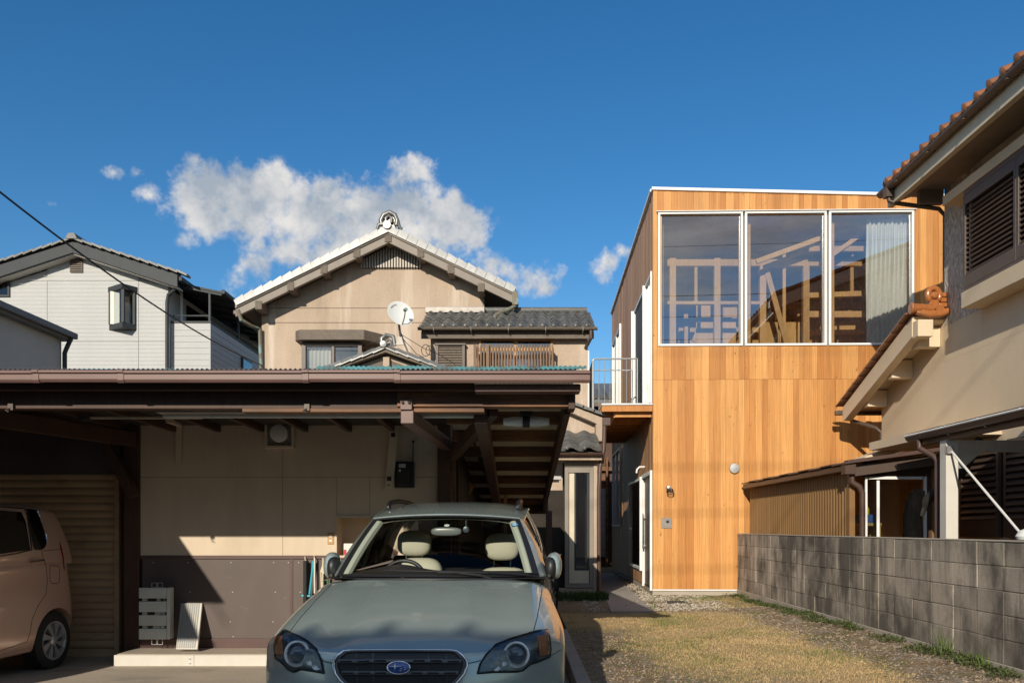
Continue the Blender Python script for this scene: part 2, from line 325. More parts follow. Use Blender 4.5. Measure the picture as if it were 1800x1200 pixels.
# ============================================================ GROUND
def ground_mat(name, kind):
    m = bpy.data.materials.new(name); m.use_nodes = True; t = m.node_tree; bs = t.nodes['Principled BSDF']; bs.inputs['Roughness'].default_value = .95; bs.inputs['Specular IOR Level'].default_value = .2
    geo = t.nodes.new('ShaderNodeNewGeometry')
    def nz(s, d=6, ro=.62):
        n = t.nodes.new('ShaderNodeTexNoise'); n.inputs['Scale'].default_value = s; n.inputs['Detail'].default_value = d; n.inputs['Roughness'].default_value = ro
        t.links.new(geo.outputs['Position'], n.inputs['Vector']); return n.outputs[0]
    def mr(src, a, b):
        n = t.nodes.new('ShaderNodeMapRange'); t.links.new(src, n.inputs[0]); n.inputs[1].default_value = a; n.inputs[2].default_value = b; return n.outputs[0]
    def mix(f, a, b, mode='MIX'):
        n = t.nodes.new('ShaderNodeMix'); n.data_type = 'RGBA'; n.blend_type = mode
        for s, i in ((f, 0), (a, 6), (b, 7)):
            if isinstance(s, tuple): n.inputs[i].default_value = s+(1,)
            elif isinstance(s, (int, float)): n.inputs[i].default_value = s
            else: t.links.new(s, n.inputs[i])
        return n.outputs[2]
    vo = t.nodes.new('ShaderNodeTexVoronoi'); vo.inputs['Scale'].default_value = 34; t.links.new(geo.outputs['Position'], vo.inputs['Vector'])
    sepc = t.nodes.new('ShaderNodeSeparateColor'); t.links.new(vo.outputs['Color'], sepc.inputs[0])
    gravel = mix(sepc.outputs[0], (.22, .19, .16), (.50, .44, .36))
    soil = mix(nz(5), (.17, .11, .06), (.34, .25, .15))
    grass = mix(nz(3), (.42, .295, .14), (.58, .43, .235)); grass = mix(mr(nz(1.3), .5, .72), grass, (.24, .25, .08))
    base = mix(mr(nz(9, 7), .34, .56), gravel, soil); base = mix(mr(nz(2.3, 7), .53, .64), base, (.17, .165, .06))
    if kind == 'yard':
        # dry lawn towards the middle of the plot, gravel near the kerb and along the wall (attribute made with the mesh)
        at_ = t.nodes.new('ShaderNodeAttribute'); at_.attribute_name = 'lawn'
        ad = t.nodes.new('ShaderNodeMath'); ad.operation = 'ADD'; t.links.new(at_.outputs['Fac'], ad.inputs[0]); t.links.new(nz(4.5, 8, .7), ad.inputs[1])
        col = mix(mr(ad.outputs[0], .74, 1.22), base, grass)
    else: col = base
    col = mix(.35, col, mix(nz(60, 3), (.35, .35, .35), (1, 1, 1)), 'MULTIPLY')
    t.links.new(col, bs.inputs['Base Color'])
    b = t.nodes.new('ShaderNodeBump'); b.inputs['Strength'].default_value = .8; b.inputs['Distance'].default_value = .02
    t.links.new(vo.outputs['Distance'], b.inputs['Height']); t.links.new(b.outputs[0], bs.inputs['Normal']); MATS[name] = m
ground_mat('yard_soil', 'yard'); ground_mat('far_soil', 'far')

g = MB(); n = 24
P = [[Vector((-420+840*i/n, -420+840*j/n, -.30)) for j in range(n+1)] for i in range(n+1)]
single(g.grid(P), 'ground', 'far_soil', 'bare brown ground between and beyond the houses', 'ground', kind='structure', recalc=False)

def sm(x, a, b): x = min(1, max(0, (x-a)/(b-a))); return x*x*(3-2*x)
def yard_z(x, y):
    q = noise_(x*1.3, y*1.3)*.022+noise_(x*5, y*5)*.008
    q += .05*sm(x, 3.0, 3.9)*sm(y, 14.5, 9)+.03*sm(x, 2.6, 3.6)*(noise_(x*3, y*3)+.3)
    return q*sm(x, .56, .8)*sm(16.5-y, 0, 2.2)-.005
from mathutils import noise as mno
def noise_(x, y): return mno.noise((x, y, .3))
def lawn(x, y):
    a = sm(x, .7, 1.9)*(1-sm(x, 2.75, 3.45))
    a = max(a, .75*sm(y, 9.5, 10.5)*(1-sm(x, 2.4, 3.3)))
    a *= (1-sm(y, 11.8, 12.6)); a = max(a, .55*sm(y, 12.3, 13)*sm(x, 2.6, 3)*(1-sm(y, 14.4, 14.9)))
    if y < 8: a *= .5+.5*sm(y, 6.4, 8)+.5*sm(x, 2.2, 3)
    return a
xs = np.concatenate([np.linspace(.565, 4.2, 74), np.linspace(4.6, 12, 8)]); ys = np.concatenate([np.linspace(3, 5, 6), np.linspace(5.2, 16, 150), np.linspace(16.6, 34, 20)])
g = MB(); P = [[Vector((x, y, yard_z(x, y))) for y in ys] for x in xs]; g.grid(P)
yard = single(g, 'yard', 'yard_soil', 'gravel and dry grass yard in front of the timber house', 'yard', kind='structure', smooth=True, ang=180, org=(2, 10, 0))
attr = yard.data.attributes.new('lawn', 'FLOAT', 'POINT')
attr.data.foreach_set('value', [lawn(p.co.x+2, p.co.y+10) for p in yard.data.vertices])

def drive_z(y): return -.06-.02*max(0, min(4.6, y-4.0))-.0*y
g = MB(); P = [[Vector((x, y, drive_z(y))) for y in np.linspace(3.0, 15, 50)] for x in np.linspace(-16, .435, 20)]; g.grid(P)
single(g, 'parking_pavement', 'concrete', 'concrete parking pavement under the cars', 'pavement', kind='structure', smooth=True, ang=180)
g = MB(); P = [[Vector((x, y, -.075)) for y in np.linspace(-30, 2.98, 20)] for x in np.linspace(-60, 60, 30)]; g.grid(P)
single(g, 'street', 'asphalt', 'dark asphalt street before the parking area', 'street', kind='structure')
g = MB()
for i in range(9):
    y0 = 2+i*.9; g.box(.44, .56, y0, y0+.895, -.25, .012)
single(g, 'kerb', 'concrete_path', 'low concrete kerb between the car and the gravel', 'kerb', kind='structure', bevel=.008)
# concrete path into the alley
a0, a1, b0, b1 = Vector((1.32, 12.2, .012)), Vector((1.93, 12.2, .012)), Vector((2.02, 22.5, .012)), Vector((2.47, 22.5, .012))
g = MB()
for i in range(6):
    t0, t1 = i/6+.0006, (i+1)/6-.0006
    A, B, C_, D = a0.lerp(b0, t0), a1.lerp(b1, t0), a1.lerp(b1, t1), a0.lerp(b0, t1)
    dn = Vector((0, 0, .06)); g.add([A-dn, B-dn, C_-dn, D-dn, A, B, C_, D], [(0,3,2,1),(4,5,6,7),(0,1,5,4),(1,2,6,5),(2,3,7,6),(3,0,4,7)])
single(g, 'path', 'concrete_path', 'narrow concrete path leading into the alley beside the timber house', 'path', kind='structure')

# ============================================================ BLOCK WALL
WX = 3.94
bw = empty('block_wall', (WX+.06, 10, 0), 'stained grey concrete block wall along the right side of the yard', 'wall')
g = MB(); g.box(WX-.012, WX+.142, 2.8, 15.25, -.25, .108); put(g, 'footing', 'concrete_foundation', bw, bevel=.006)
g = MB(); g.box(WX+.008, WX+.112, 2.8, 15.245, .108, 1.10); put(g, 'mortar', 'mortar', bw)
g = MB(); g.box(WX-.004, WX+.124, 2.8, 15.26, 1.104, 1.118); put(g, 'capping', 'concrete_foundation', bw, bevel=.004)
blk = MB(); blk.box(0, .12, -.1983, .1983, 0, .1962); blk_me = tmesh(blk, 'block', 'block')
k = 0
for row in range(5):
    yy = 15.255-.2
    while yy > 3.0:
        o = piece(blk_me, 'block', bw, (WX+random.uniform(-.004, .004), yy, .109+row*.199), (random.uniform(-.004, .004), 0, random.uniform(-.004, .004)))
        bev(o, random.choice((.004, .006, .009)), 2); yy -= .4

# ============================================================ TIMBER-CLAD HOUSE (own frame: x along the facade, y into the depth)
OX, OY = 2.433, 15.39
wh = empty('timber_house', (OX, OY, 0), 'new box shaped house clad in vertical orange cedar boards', 'house', rz=R(-1.4), local=True)
def fx(px, d=0): k = (px-914)/1480; return ((OY+d)*k-OX)/(1+.0244*k)
def fz(px, py, d=0): return CAMZ+(927-py)*(OY+d-.0244*fx(px, d))/1480
def sy(px): return 2.059/((px-914)/1480-.0243)-OY
def szy(py, ly): return CAMZ+(927-py)*(OY+ly)/1480
LEN, DEP = 6.3, 8.85
def top(lx): return 7.40-.034*lx
w0, w1 = fx(1155), fx(1607); zb, zt, zsplit = fz(1300, 608), fz(1300, 372.5), fz(1300, 667)
# cores
g = MB()
g.box(0, w0-.002, .02, .16, .04, 7.1); g.box(w1+.002, LEN, .02, .16, .04, 7.1); g.box(w0, w1, .02, .16, .04, zb-.004); g.box(w0, w1, .02, .16, zt+.004, 7.1)
g.box(LEN-.16, LEN-.02, .16, DEP, .04, 7.1); g.box(.02, LEN-.16, DEP-.16, DEP, .04, 7.1)
g.box(.14, LEN-.16, .16, DEP-.16, 6.99, 7.08); g.box(.16, LEN-.16, .16, DEP-.16, 3.30, 3.50)
put(g, 'wall_core', 'plywood', wh)
g = MB(); g.box(-.005, LEN, .0, DEP, -.28, .072); put(g, 'foundation', 'concrete_foundation', wh)
g = MB(); g.box(-.012, LEN, -.028, -.002, .074, .098); put(g, 'base_flashing', 'white_alu', wh)
unit = MB(); unit.box(0, 1, -.022, .0, 0, 1); pl_me = tmesh(unit, 'plank', 'cedar')
lx = 0.0; edges = [0.0]
rp = random.Random(5)
while lx < LEN:
    nx = lx+rp.choice([.09, .10, .115, .115, .13, .145])
    for s in (w0, w1):
        if lx < s-.001 and nx > s-.05: nx = s; break
    nx = min(nx, LEN); edges.append(nx); lx = nx
    if LEN-lx < .02: break
def plank(x0, x1, za, zb_):
    o = piece(pl_me, 'plank', wh, (x0+.0012, rp.uniform(-.003, .003), za), scale=(x1-x0-.0024, 1, zb_-za))
for a, b in zip(edges[:-1], edges[1:]):
    if b-a < .01: continue
    plank(a, b, .10, zsplit-.002)
    if a > w0-.01 and b < w1+.01:
        plank(a, b, zsplit+.002, zb-.012); plank(a, b, zt+.012, top((a+b)/2)-.03)
    else: plank(a, b, zsplit+.002, top((a+b)/2)-.03)
# parapet coping
g = MB(); g.bar((-.03, -.005, top(0)), (LEN, -.005, top(LEN)), .10, .055); g.bar((-.005, .05, top(0)+.001), (-.005, DEP, top(0)-.02), .09, .05); put(g, 'coping', 'white_alu', wh, bevel=.006)
g = MB(); g.add([(.05, .05, 7.1), (LEN, .05, 7.1), (LEN, DEP, 7.1), (.05, DEP, 7.1)], [(0, 1, 2, 3)]); put(g, 'roof', 'galv', wh)
# big front windows
def frame_mesh(x0, x1, z0, z1, y0, y1, w):
    g = MB(); g.box(x0, x1, y0, y1, z0, z0+w); g.box(x0, x1, y0, y1, z1-w, z1); g.box(x0, x0+w, y0, y1, z0+w, z1-w); g.box(x1-w, x1, y0, y1, z0+w, z1-w); return g
for (pa, pb) in ((1156.5, 1305.5), (1309, 1452.5), (1456.5, 1606)):
    a, b = fx(pa), fx(pb)
    f = put(frame_mesh(a, b, zb, zt, -.035, .10, .040), 'window', 'white_alu', wh, bevel=.004)
    p = MB(); p.add([(a+.045, .035, zb+.045), (b-.045, .035, zb+.045), (b-.045, .035, zt-.045), (a+.045, .035, zt-.045)], [(0, 1, 2, 3)]); put(p, 'pane', 'glass_house', f)
g = MB(); g.box(w0-.02, w1+.02, -.062, -.026, zt+.001, zt+.012); put(g, 'drip_cap', 'white_alu', wh)
# left side wall with its openings
ops = [(.15, 3.3, 3.52, 5.95), (sy(1092), 8.55, 4.0, 6.42), (.15, sy(1131), .10, 2.24), (sy(1131), sy(1107), .36, 2.24), (sy(1092), 8.5, 1.25, 3.28)]
cuts = sorted(set([0.02, DEP]+[q for o in ops for q in o[:2]]))
g = MB(); side = MB()
yy = 0.0
def spans(y):
    s = [(.04, 7.36)]
    for (a, b, c, d) in ops:
        if a-.001 <= y < b:
            s = [q for (p0, p1) in s for q in ((p0, min(p1, c)), (max(p0, d), p1)) if q[1]-q[0] > .01]
    return s
for a, b in zip(cuts[:-1], cuts[1:]):
    for (p0, p1) in spans((a+b)/2): g.box(.022, .16, a, b, p0, min(p1, 7.1))
put(g, 'side_wall', 'plywood', wh)
bs_ = sorted(set(list(np.round(np.arange(0, DEP+.01, .135), 3))+cuts))
for a, b in zip(bs_[:-1], bs_[1:]):
    if b-a < .012: continue
    dx_ = random.uniform(-.003, .003)
    for (p0, p1) in spans((a+b)/2): side.box(dx_, .02, a+.002, b-.002, max(p0, .1), p1)
put(side, 'side_cladding', 'cedar_side', wh, kind='stuff')
def side_window(y0, y1, z0, z1, proj0, proj1, name='window', glass='glass', mull=()):
    g = MB(); w = .05
    g.box(-proj0, .022, y0, y0+w, z0, z1); g.box(-proj1, .022, y1-w, y1, z0, z1); pm = min(proj0, proj1)
    g.box(-pm, .022, y0+w, y1-w, z1-w, z1); g.box(-pm, .022, y0+w, y1-w, z0, z0+w)
    for q in mull: g.box(-.03, .015, q-.03, q+.03, z0+w, z1-w)
    f = put(g, name, 'white_alu', wh, bevel=.004)
    p = MB(); p.add([(.012, y0+w, z0+w), (.012, y1-w, z0+w), (.012, y1-w, z1-w), (.012, y0+w, z1-w)], [(0, 1, 2, 3)]); put(p, 'pane', glass, f)
    return f
side_window(.15, sy(1135), 3.52, 5.95, .03, .02); side_window(sy(1135), sy(1115.5), 3.52, 5.95, .062, .02, glass='screen_mesh'); side_window(sy(1115.5), 3.3, 3.52, 5.95, .075, .03)
side_window(sy(1092), 8.55, 4.0, 6.42, .05, .03, mull=(7.3,)); side_window(sy(1092), 8.5, 1.25, 3.28, .05, .03, mull=(7.4,))
side_window(sy(1131), sy(1107), .36, 2.24, .075, .03)
f = put(frame_mesh(0, 0, 0, 0, 0, 0, 0).__class__().box(-.04, .10, .13, .19, .06, 2.28).box(-.03, .10, sy(1131)-.05, sy(1131), .06, 2.24).box(-.04, .10, .19, sy(1131), 2.20, 2.27), 'door_frame', 'white_alu', wh, bevel=.004)
d = put(MB().box(.02, .07, .19, sy(1131)-.05, .10, 2.2), 'entrance_door', 'alu_brown', wh, bevel=.004); put(MB().tube([(-.03, sy(1131)-.16, .8), (-.03, sy(1131)-.16, 1.5)], .014).box(-.03, .03, sy(1131)-.17, sy(1131)-.15, .86, .88).box(-.03, .03, sy(1131)-.17, sy(1131)-.15, 1.42, 1.44), 'handle', 'galv', d)
put(MB().box(.40, .42, sy(1130), sy(1108), .2, 2.3), 'inner_blind', 'curtain', wh)
# balcony on the alley side
zb0 = 3.50
g = MB(); g.box(-.94, -.002, .02, 5.2, zb0-.035, zb0); put(g, 'balcony_deck', 'galv', wh, bevel=.004)
g = MB(); g.box(-.93, -.004, .04, .085, zb0-.15, zb0-.037); g.box(-.93, -.885, .087, 5.2, zb0-.15, zb0-.037); put(g, 'balcony_fascia', 'cedar', wh, bevel=.004)
g = MB(); g.box(-.68, -.005, .16, .20, zb0-.24, zb0-.037); put(g, 'balcony_fascia', 'cedar', wh, bevel=.004)
g = MB(); g.box(-.70, -.66, .20, 5.15, zb0-.24, zb0-.037); put(g, 'balcony_fascia', 'cedar', wh, bevel=.004)
for q in np.arange(.75, 5.1, .62):
    put(MB().box(-.655, -.006, q, q+.05, zb0-.22, zb0-.06), 'balcony_joist', 'cedar', wh)
put(MB().box(-.884, -.007, .09, 5.15, zb0-.052, zb0-.038), 'balcony_soffit', 'cedar', wh)
ra = empty('balcony_railing', (0, 0, 0), None, None, local=True); ra.parent = wh
zt_ = 4.63; xo = -.99; yf = 1.62
g = MB(); g.tube([(xo, yf, zb0-.10), (xo, yf, zt_-.03), (xo+.03, yf, zt_), (-.10, yf, zt_)], .017); g.tube([(xo, yf+.02, zt_-.02), (xo, 5.1, zt_-.02)], .017); g.tube([(xo, yf, zb0+.02), (-.10, yf, zb0+.02)], .013); g.tube([(xo, yf, zb0+.02), (xo, 5.1, zb0+.02)], .013)
g.tube([(xo, yf, zt_-.23), (-.22, yf, zt_-.23), (-.2, yf, zt_-.25), (-.2, yf, zb0+.02)], .013); g.tube([(-.10, yf, zt_), (-.10, yf, zb0)], .015)
put(g, 'rail', 'galv', ra, smooth=True)
bal = tmesh(MB().tube([(0, 0, zb0+.02), (0, 0, zt_-.01)], .008, 6), 'baluster', 'galv', True)
for i in range(7): piece(bal, 'baluster', ra, (xo+.115+i*.112, yf, 0))
for i in range(28): piece(bal, 'baluster', ra, (xo, yf+.115+i*.118, 0))
# exterior fittings
def face(px, py): return Vector((fx(px), -.022, fz(px, py)))
c = face(1290, 823); o = put(MB().lathe([(.02, 0), (.09, 0), (.095, -.03), (.085, -.05), (.02, -.055)], c, 'y', 28), 'vent_cap', 'galv', wh, smooth=True)
c = face(1171.5, 919); pl = put(MB().box(c.x-.095, c.x+.095, c.y-.012, c.y, c.z-.095, c.z+.095), 'doorphone_plate', 'steel_plate', wh, bevel=.004)
put(MB().lathe([(.026, 0), (.026, -.008), (.018, -.012), (.002, -.012)], (c.x+.015, c.y-.012, c.z+.03), 'y', 16), 'lens', 'black', pl, smooth=True)
c = face(1174, 857); lm = put(MB().lathe([(.045, 0), (.045, -.03), (.03, -.055), (.03, -.12), (.01, -.125)], c, 'y', 18), 'wall_lamp', 'galv', wh, smooth=True)
put(MB().lathe([(.01, .125), (.05, .11), (.07, .07), (.06, .02), (.03, 0)], (c.x+.02, c.y-.10, c.z-.13), 'z', 18), 'lamp_globe', 'glass', lm, smooth=True)
put(MB().tube([(.0, 1.25, 2.42), (-.10, 1.25, 2.42), (-.15, 1.25, 2.37), (-.16, 1.25, 2.30)], .02, 10), 'door_lamp', 'white_plastic', wh, smooth=True)
# exposed timber frame in the upstairs room
def ip(px, py, ly): return Vector((fx(px, ly), ly, fz(px, py, ly)))
FD = .95
def tbar(name, p0, p1, ly, w, h=None, mat='timber'):
    a, b = ip(*p0, ly), ip(*p1, ly); put(MB().bar(a, b, h or w, w, up=(0, 0, 1) if abs((b-a).normalized().z) < .9 else (1, 0, 0)), name, mat, wh, bevel=.004)
for x, w, y0, y1 in ((1180, .12, 455, 640), (1258, .12, 455, 640), (1338, .12, 468, 640), (1414, .12, 468, 640), (1495, .06, 445, 520), (1221, .06, 468, 531), (1300, .08, 468, 531), (1376, .06, 440, 602), (1425, .05, 420, 465)): tbar('post', (x, y1), (x, y0), FD, w)
tbar('beam', (1160, 463), (1640, 463), FD-.002, .13, .115); tbar('beam', (1160, 533), (1340, 533), FD+.001, .06, .1); tbar('beam', (1418, 520), (1640, 512), FD+.001, .10, .1)
tbar('beam', (1420, 438), (1560, 438), .66, .1, .08); tbar('beam', (1418, 553), (1640, 553), FD+.003, .12, .1)
tbar('rafter', (1328, 460), (1518, 391), .56, .09, .06); tbar('rafter', (1340, 470), (1460, 424), .80, .07, .05); tbar('rafter', (1456, 452), (1524, 404), .62, .08, .06)
for px in (1163, 1300, 1316, 1446, 1463, 1597): tbar('post', (px, 640), (px, 377), .24, .05)
tbar('rafter', (1255, 500), (1300, 480), FD+2.0, .07, .06)
tbar('brace', (1344, 470), (1383, 612), FD-.06, .10, .05)
for q in range(7): tbar('joist_end', (1178+q*20, 452), (1178+q*20, 452.2), FD, .07, .07) if False else None
g = MB(); o = ip(1178, 500, 1.75); 
for (xa, xb, yt) in ((1220, 1256, 566), (1260, 1290, 566), (1342, 1364, 566), (1367, 1396, 566), (1399, 1412, 566), (1436, 1452, 566), (1456, 1468, 566), (1472, 1500, 566), (1504, 1590, 566)):
    a = ip(xa, yt, 1.75); b = ip(xb, yt, 1.75); put(MB().box(a.x, b.x, 1.75, 1.78, 3.5, a.z), 'wall_panel', 'plywood', wh, bevel=.003)
for (xa, xb, y0, y1) in ((1220, 1245, 535, 557), (1262, 1292, 540, 557)):
    a = ip(xa, y0, 1.9); b = ip(xb, y1, 1.9); put(MB().box(a.x, b.x, 1.9, 1.93, b.z, a.z), 'wall_panel', 'plywood', wh)
put(MB().box(.17, LEN-.17, 3.1, 3.14, 3.5, 6.97), 'partition', 'plywood', wh)
for x, w, y0, y1 in ((1200, .09, 470, 640), (1285, .09, 470, 640), (1362, .09, 440, 640), (1398, .05, 455, 640), (1448, .09, 420, 640), (1478, .05, 440, 560), (1512, .09, 420, 640)): tbar('post', (x, y1), (x, y0), 2.7, w)
tbar('beam', (1165, 486), (1520, 486), 2.69, .11, .1); tbar('beam', (1340, 536), (1600, 536), 2.71, .14, .1)
for k in range(6): tbar('rafter', (1232+k*52, 474-k*9), (1300+k*52, 440-k*9), 2.2+.1*k, .08, .05)
tbar('brace', (1470, 590), (1505, 500), 2.6, .08, .05); tbar('brace', (1214, 600), (1244, 520), 2.5, .08, .05)
put(MB().box(ip(1424, 0, 1.4).x, ip(1520, 0, 1.4).x, 1.38, 1.75, ip(0, 588, 1.4).z-.03, ip(0, 588, 1.4).z), 'shelf', 'timber', wh)
put(MB().box(.165, .19, .17, 4.6, 3.5, 3.52), 'skirting', 'timber', wh)

# curtain hanging behind the right pane
a, b = fx(1520, .3), fx(1592, .3); P = []
M_ = Matrix.Translation((OX, OY, 0)) @ Matrix.Rotation(R(-1.4), 4, 'Z')
for i in range(60):
    t = i/59; row = []
    for j in range(12):
        z = zb-.08+(zt-zb+.02)*j/11; row.append(M_ @ Vector((a+(b-a)*t+.01*math.sin(j*.6+i), .24+.028*math.sin(t*58+.4*math.sin(j*.5))+.012*math.sin(t*23+j*.3), z)))
    P.append(row)
g = MB(); g.grid(P); Q = [[p+Vector((0, .004, 0)) for p in r[::-1]] for r in P]; g.grid(Q)
single(g, 'curtain', 'curtain', 'pale curtain drawn to the right end of the big upstairs window', 'curtain', smooth=True, ang=180, recalc=False)

# ============================================================ RIGHT HOUSE (beige stucco, orange tiles)
rh = empty('stucco_house', (6.1, 9, 0), 'beige stucco house with orange roof tiles and dark louvred shutters at the right edge', 'house')
XR = 6.1; zs0_ = at(1690, 543, 11.11).z
g = MB(); g.box(XR, 13, 3.2, 14.2, -.28, 3.6); put(g, 'wall', 'stucco_beige', rh)
g = MB(); g.box(XR, 13, 11.112, 12.1, zs0_+.01, 6.30); put(g, 'upper_wall', 'stucco_rough', rh)
g = MB(); g.box(XR+.001, 13, 11.112, 12.099, 3.602, zs0_+.008); put(g, 'upper_wall', 'stucco_beige', rh)
g = MB(); g.box(XR+.001, 13, 3.2, 11.11, 3.602, 6.30); put(g, 'upper_wall', 'stucco_beige', rh)
g = MB(); g.prism([(XR+.01, 6.3), (12.99, 6.3), (9.55, 7.55)], 'y', 3.3, 12.08); put(g, 'gable_wall', 'stucco_rough', rh)
g = MB(); g.prism([(12.1, 3.6), (14.19, 3.6), (12.1, 4.32)], 'x', XR+.002, 12.9); put(g, 'wall', 'stucco_beige', rh)
# oriel with shutters on the upper storey
XB = 5.82
put(MB().box(XB, XR-.002, 3.3, 11.6, at(1657, 363, 11.6).z, at(1657, 346, 11.6).z), 'oriel_cornice', 'stucco_beige', rh, bevel=.006)
zs0, zs1 = at(1690, 543, 11.11).z, at(1690, 515, 11.11).z
put(MB().box(XB, XR-.002, 3.3, 11.11, zs0, zs1), 'oriel_sill', 'stucco_beige', rh, bevel=.006)
zc0 = at(1657, 363, 11.6).z
put(MB().box(XB+.10, XR-.002, 3.3, 11.07, zs1+.002, zc0-.002), 'shutter_backing', 'black', rh)
zz0, zz1 = zs1+.05, zc0-.06
slat = MB(); slat.bar((0, 0, 0), (0, 1, 0), .012, .05, up=(.75, 0, 1)); slat_me = tmesh(slat, 'slat', 'alu_brown')
yy = 11.10
while yy > 5.0:
    y1 = yy-1.18
    sh = put(frame_mesh(0, 0, 0, 0, 0, 0, 0).__class__().box(XB+.02, XB+.08, y1, y1+.05, zz0, zz1).box(XB+.02, XB+.08, yy-.05, yy, zz0, zz1).box(XB+.02, XB+.08, y1+.05, yy-.05, zz1-.13, zz1).box(XB+.02, XB+.08, y1+.05, yy-.05, zz0, zz0+.17), 'louvred_shutter', 'alu_brown', rh, bevel=.004)
    z = zz0+.20
    while z < zz1-.14: piece(slat_me, 'slat', sh, (XB+.05, y1+.05, z), scale=(1, 1.08, 1)); z += .064
    yy = y1-.005
put(MB().box(XB+.02, XR-.003, 3.3, 11.08, zz1+.002, zc0-.003).box(XB+.02, XR-.003, 3.3, 11.08, zs1+.003, zz0-.002), 'shutter_track', 'alu_brown', rh, bevel=.004)
# upper roof
EX, EZ, SL, YG = 5.4, 6.24, .37, 12.42
def rz_(x): return EZ+SL*(x-EX)
RX = 9.55
g = MB(); th = .10
g.prism([(EX+.05, EZ-.02), (RX, rz_(RX)), (RX, rz_(RX)-th), (EX+.05, EZ-.02-th)], 'y', 3.0, YG); g.prism([(RX, rz_(RX)), (2*RX-EX, EZ), (2*RX-EX, EZ-th), (RX, rz_(RX)-th)], 'y', 3.0, YG)
put(g, 'roof', 'stucco_beige', rh)
g = MB(); g.prism([(EX+.03, EZ-.30), (EX+.11, EZ-.30), (EX+.11, EZ-.02), (EX+.03, EZ-.05)], 'y', 3.0, YG+.02); put(g, 'fascia', 'paint_cream', rh, bevel=.004)
g = MB(); g.prism([(EX+.06, EZ-.13), (XR, EZ-.13), (XR, EZ-.16), (EX+.06, EZ-.16)], 'y', 3.0, YG-.03); put(g, 'soffit', 'barge', rh)
g = MB(); g.bar((EX+.02, YG+.01, EZ-.14), (RX, YG+.01, rz_(RX)-.14), .05, .24, up=(0, 0, 1)); put(g, 'barge_board', 'paint_cream', rh)
put(MB().box(5.75, XR-.002, 12.11, 12.2, 5.88, 6.08), 'purlin_end', 'barge', rh, bevel=.004)
def gutter(y0, y1, x, z, r, dirx=1):
    g = MB(); A = []
    for yv in (y0, y1):
        A.append([Vector((x+r*math.cos(a), yv, z+r*math.sin(a))) for a in np.linspace(math.pi, 2*math.pi, 9)]+[Vector((x+(r-.006)*math.cos(a), yv, z+(r-.006)*math.sin(a))) for a in np.linspace(2*math.pi, math.pi, 9)])
    g.grid(A, wrap=True); nn = 18; g.add(A[0], [tuple(range(18))]); g.add(A[1], [tuple(range(17, -1, -1))]); return g
gu = put(gutter(3.0, YG+.12, EX-.03, EZ-.06, .065), 'gutter', 'alu_brown', rh)
for q in np.arange(5.6, 12.3, .9): put(MB().bar((EX-.10, q, EZ-.125), (EX+.03, q, EZ-.10), .025, .012), 'gutter_bracket', 'alu_brown', gu)
dp = put(MB().box(EX-.09, EX+.03, 12.20, 12.32, EZ-.22, EZ-.08).tube([(EX-.03, 12.26, EZ-.22), (EX-.03, 12.26, EZ-.26), (EX+.05, 12.25, EZ-.30), (XR-.05, 12.16, EZ-.42), (XR+.04, 12.16, EZ-.52), (XR+.04, 12.16, EZ-2.2)], .032, 10), 'downpipe', 'alu_brown', rh, smooth=True)
# orange S tiles: first courses as tiles, the rest of the slope as one rolled sheet
def stile(L_=.34, w=.27, th=.016, r=.062):
    g = MB(); A = []; B = []
    prof = [(-w/2, 0), (-w/2+.02, -.006), (-.05, -.008), (.0, .004)]+[(.055+.055*math.cos(a), r*math.sin(a)+.01) for a in np.linspace(math.pi, 0, 8)]+[(w/2, .0)]
    P0 = [[Vector((0+t*L_, p, z+.0)) for p, z in prof] for t in (0, 1)]
    g.slab(P0, th)
    # rounded closed nose of the cover roll
    g.lathe([(.002, -.012), (.045, -.008), (.058, .0), (.058, .01)], (0, .055, .012), 'x', 12)
    return g
st_me = tmesh(stile(), 'roof_tile', 'tile_orange', True, 50)
rot = (0, -math.atan(SL), 0)
for i in range(34):
    y = YG-.12-i*.27
    for c in range(2):
        x = EX-.02+c*.29; piece(st_me, 'roof_tile', rh, (x, y, rz_(x)+.035+.012*(c == 0)), rot)
P = []
for i in range(34*12+1):
    y = YG+.015-i*.0225; ph = (i % 12)/12; h = .07*max(0, math.sin((ph-.35)*math.pi/.5)) if .35 < ph < .85 else 0
    P.append([Vector((x, y, rz_(x)+.03+h)) for x in np.linspace(EX+.5, RX, 3)])
put(MB().grid(P), 'tiled_slope', 'tile_orange', rh, kind='stuff', smooth=True)
P = [[Vector((2*RX-p.x, p.y, p.z)) for p in r] for r in P]; put(MB().grid(P), 'tiled_slope', 'tile_orange', rh, kind='stuff', smooth=True)
vt = tmesh(MB().slab([[Vector((x, .09*math.cos(a), .06*math.sin(a)-.01*(x > .1))) for a in np.linspace(0, math.pi, 7)] for x in (0, .33)], .012), 'verge_tile', 'tile_orange', True, 50)
for i in range(14): x = EX-.02+i*.29; piece(vt, 'verge_tile', rh, (x, YG-.03, rz_(x)+.04), rot)
put(MB().tube([(RX, 3.0, rz_(RX)+.06), (RX, YG, rz_(RX)+.06)], .12, 12), 'ridge', 'tile_orange', rh, smooth=True)
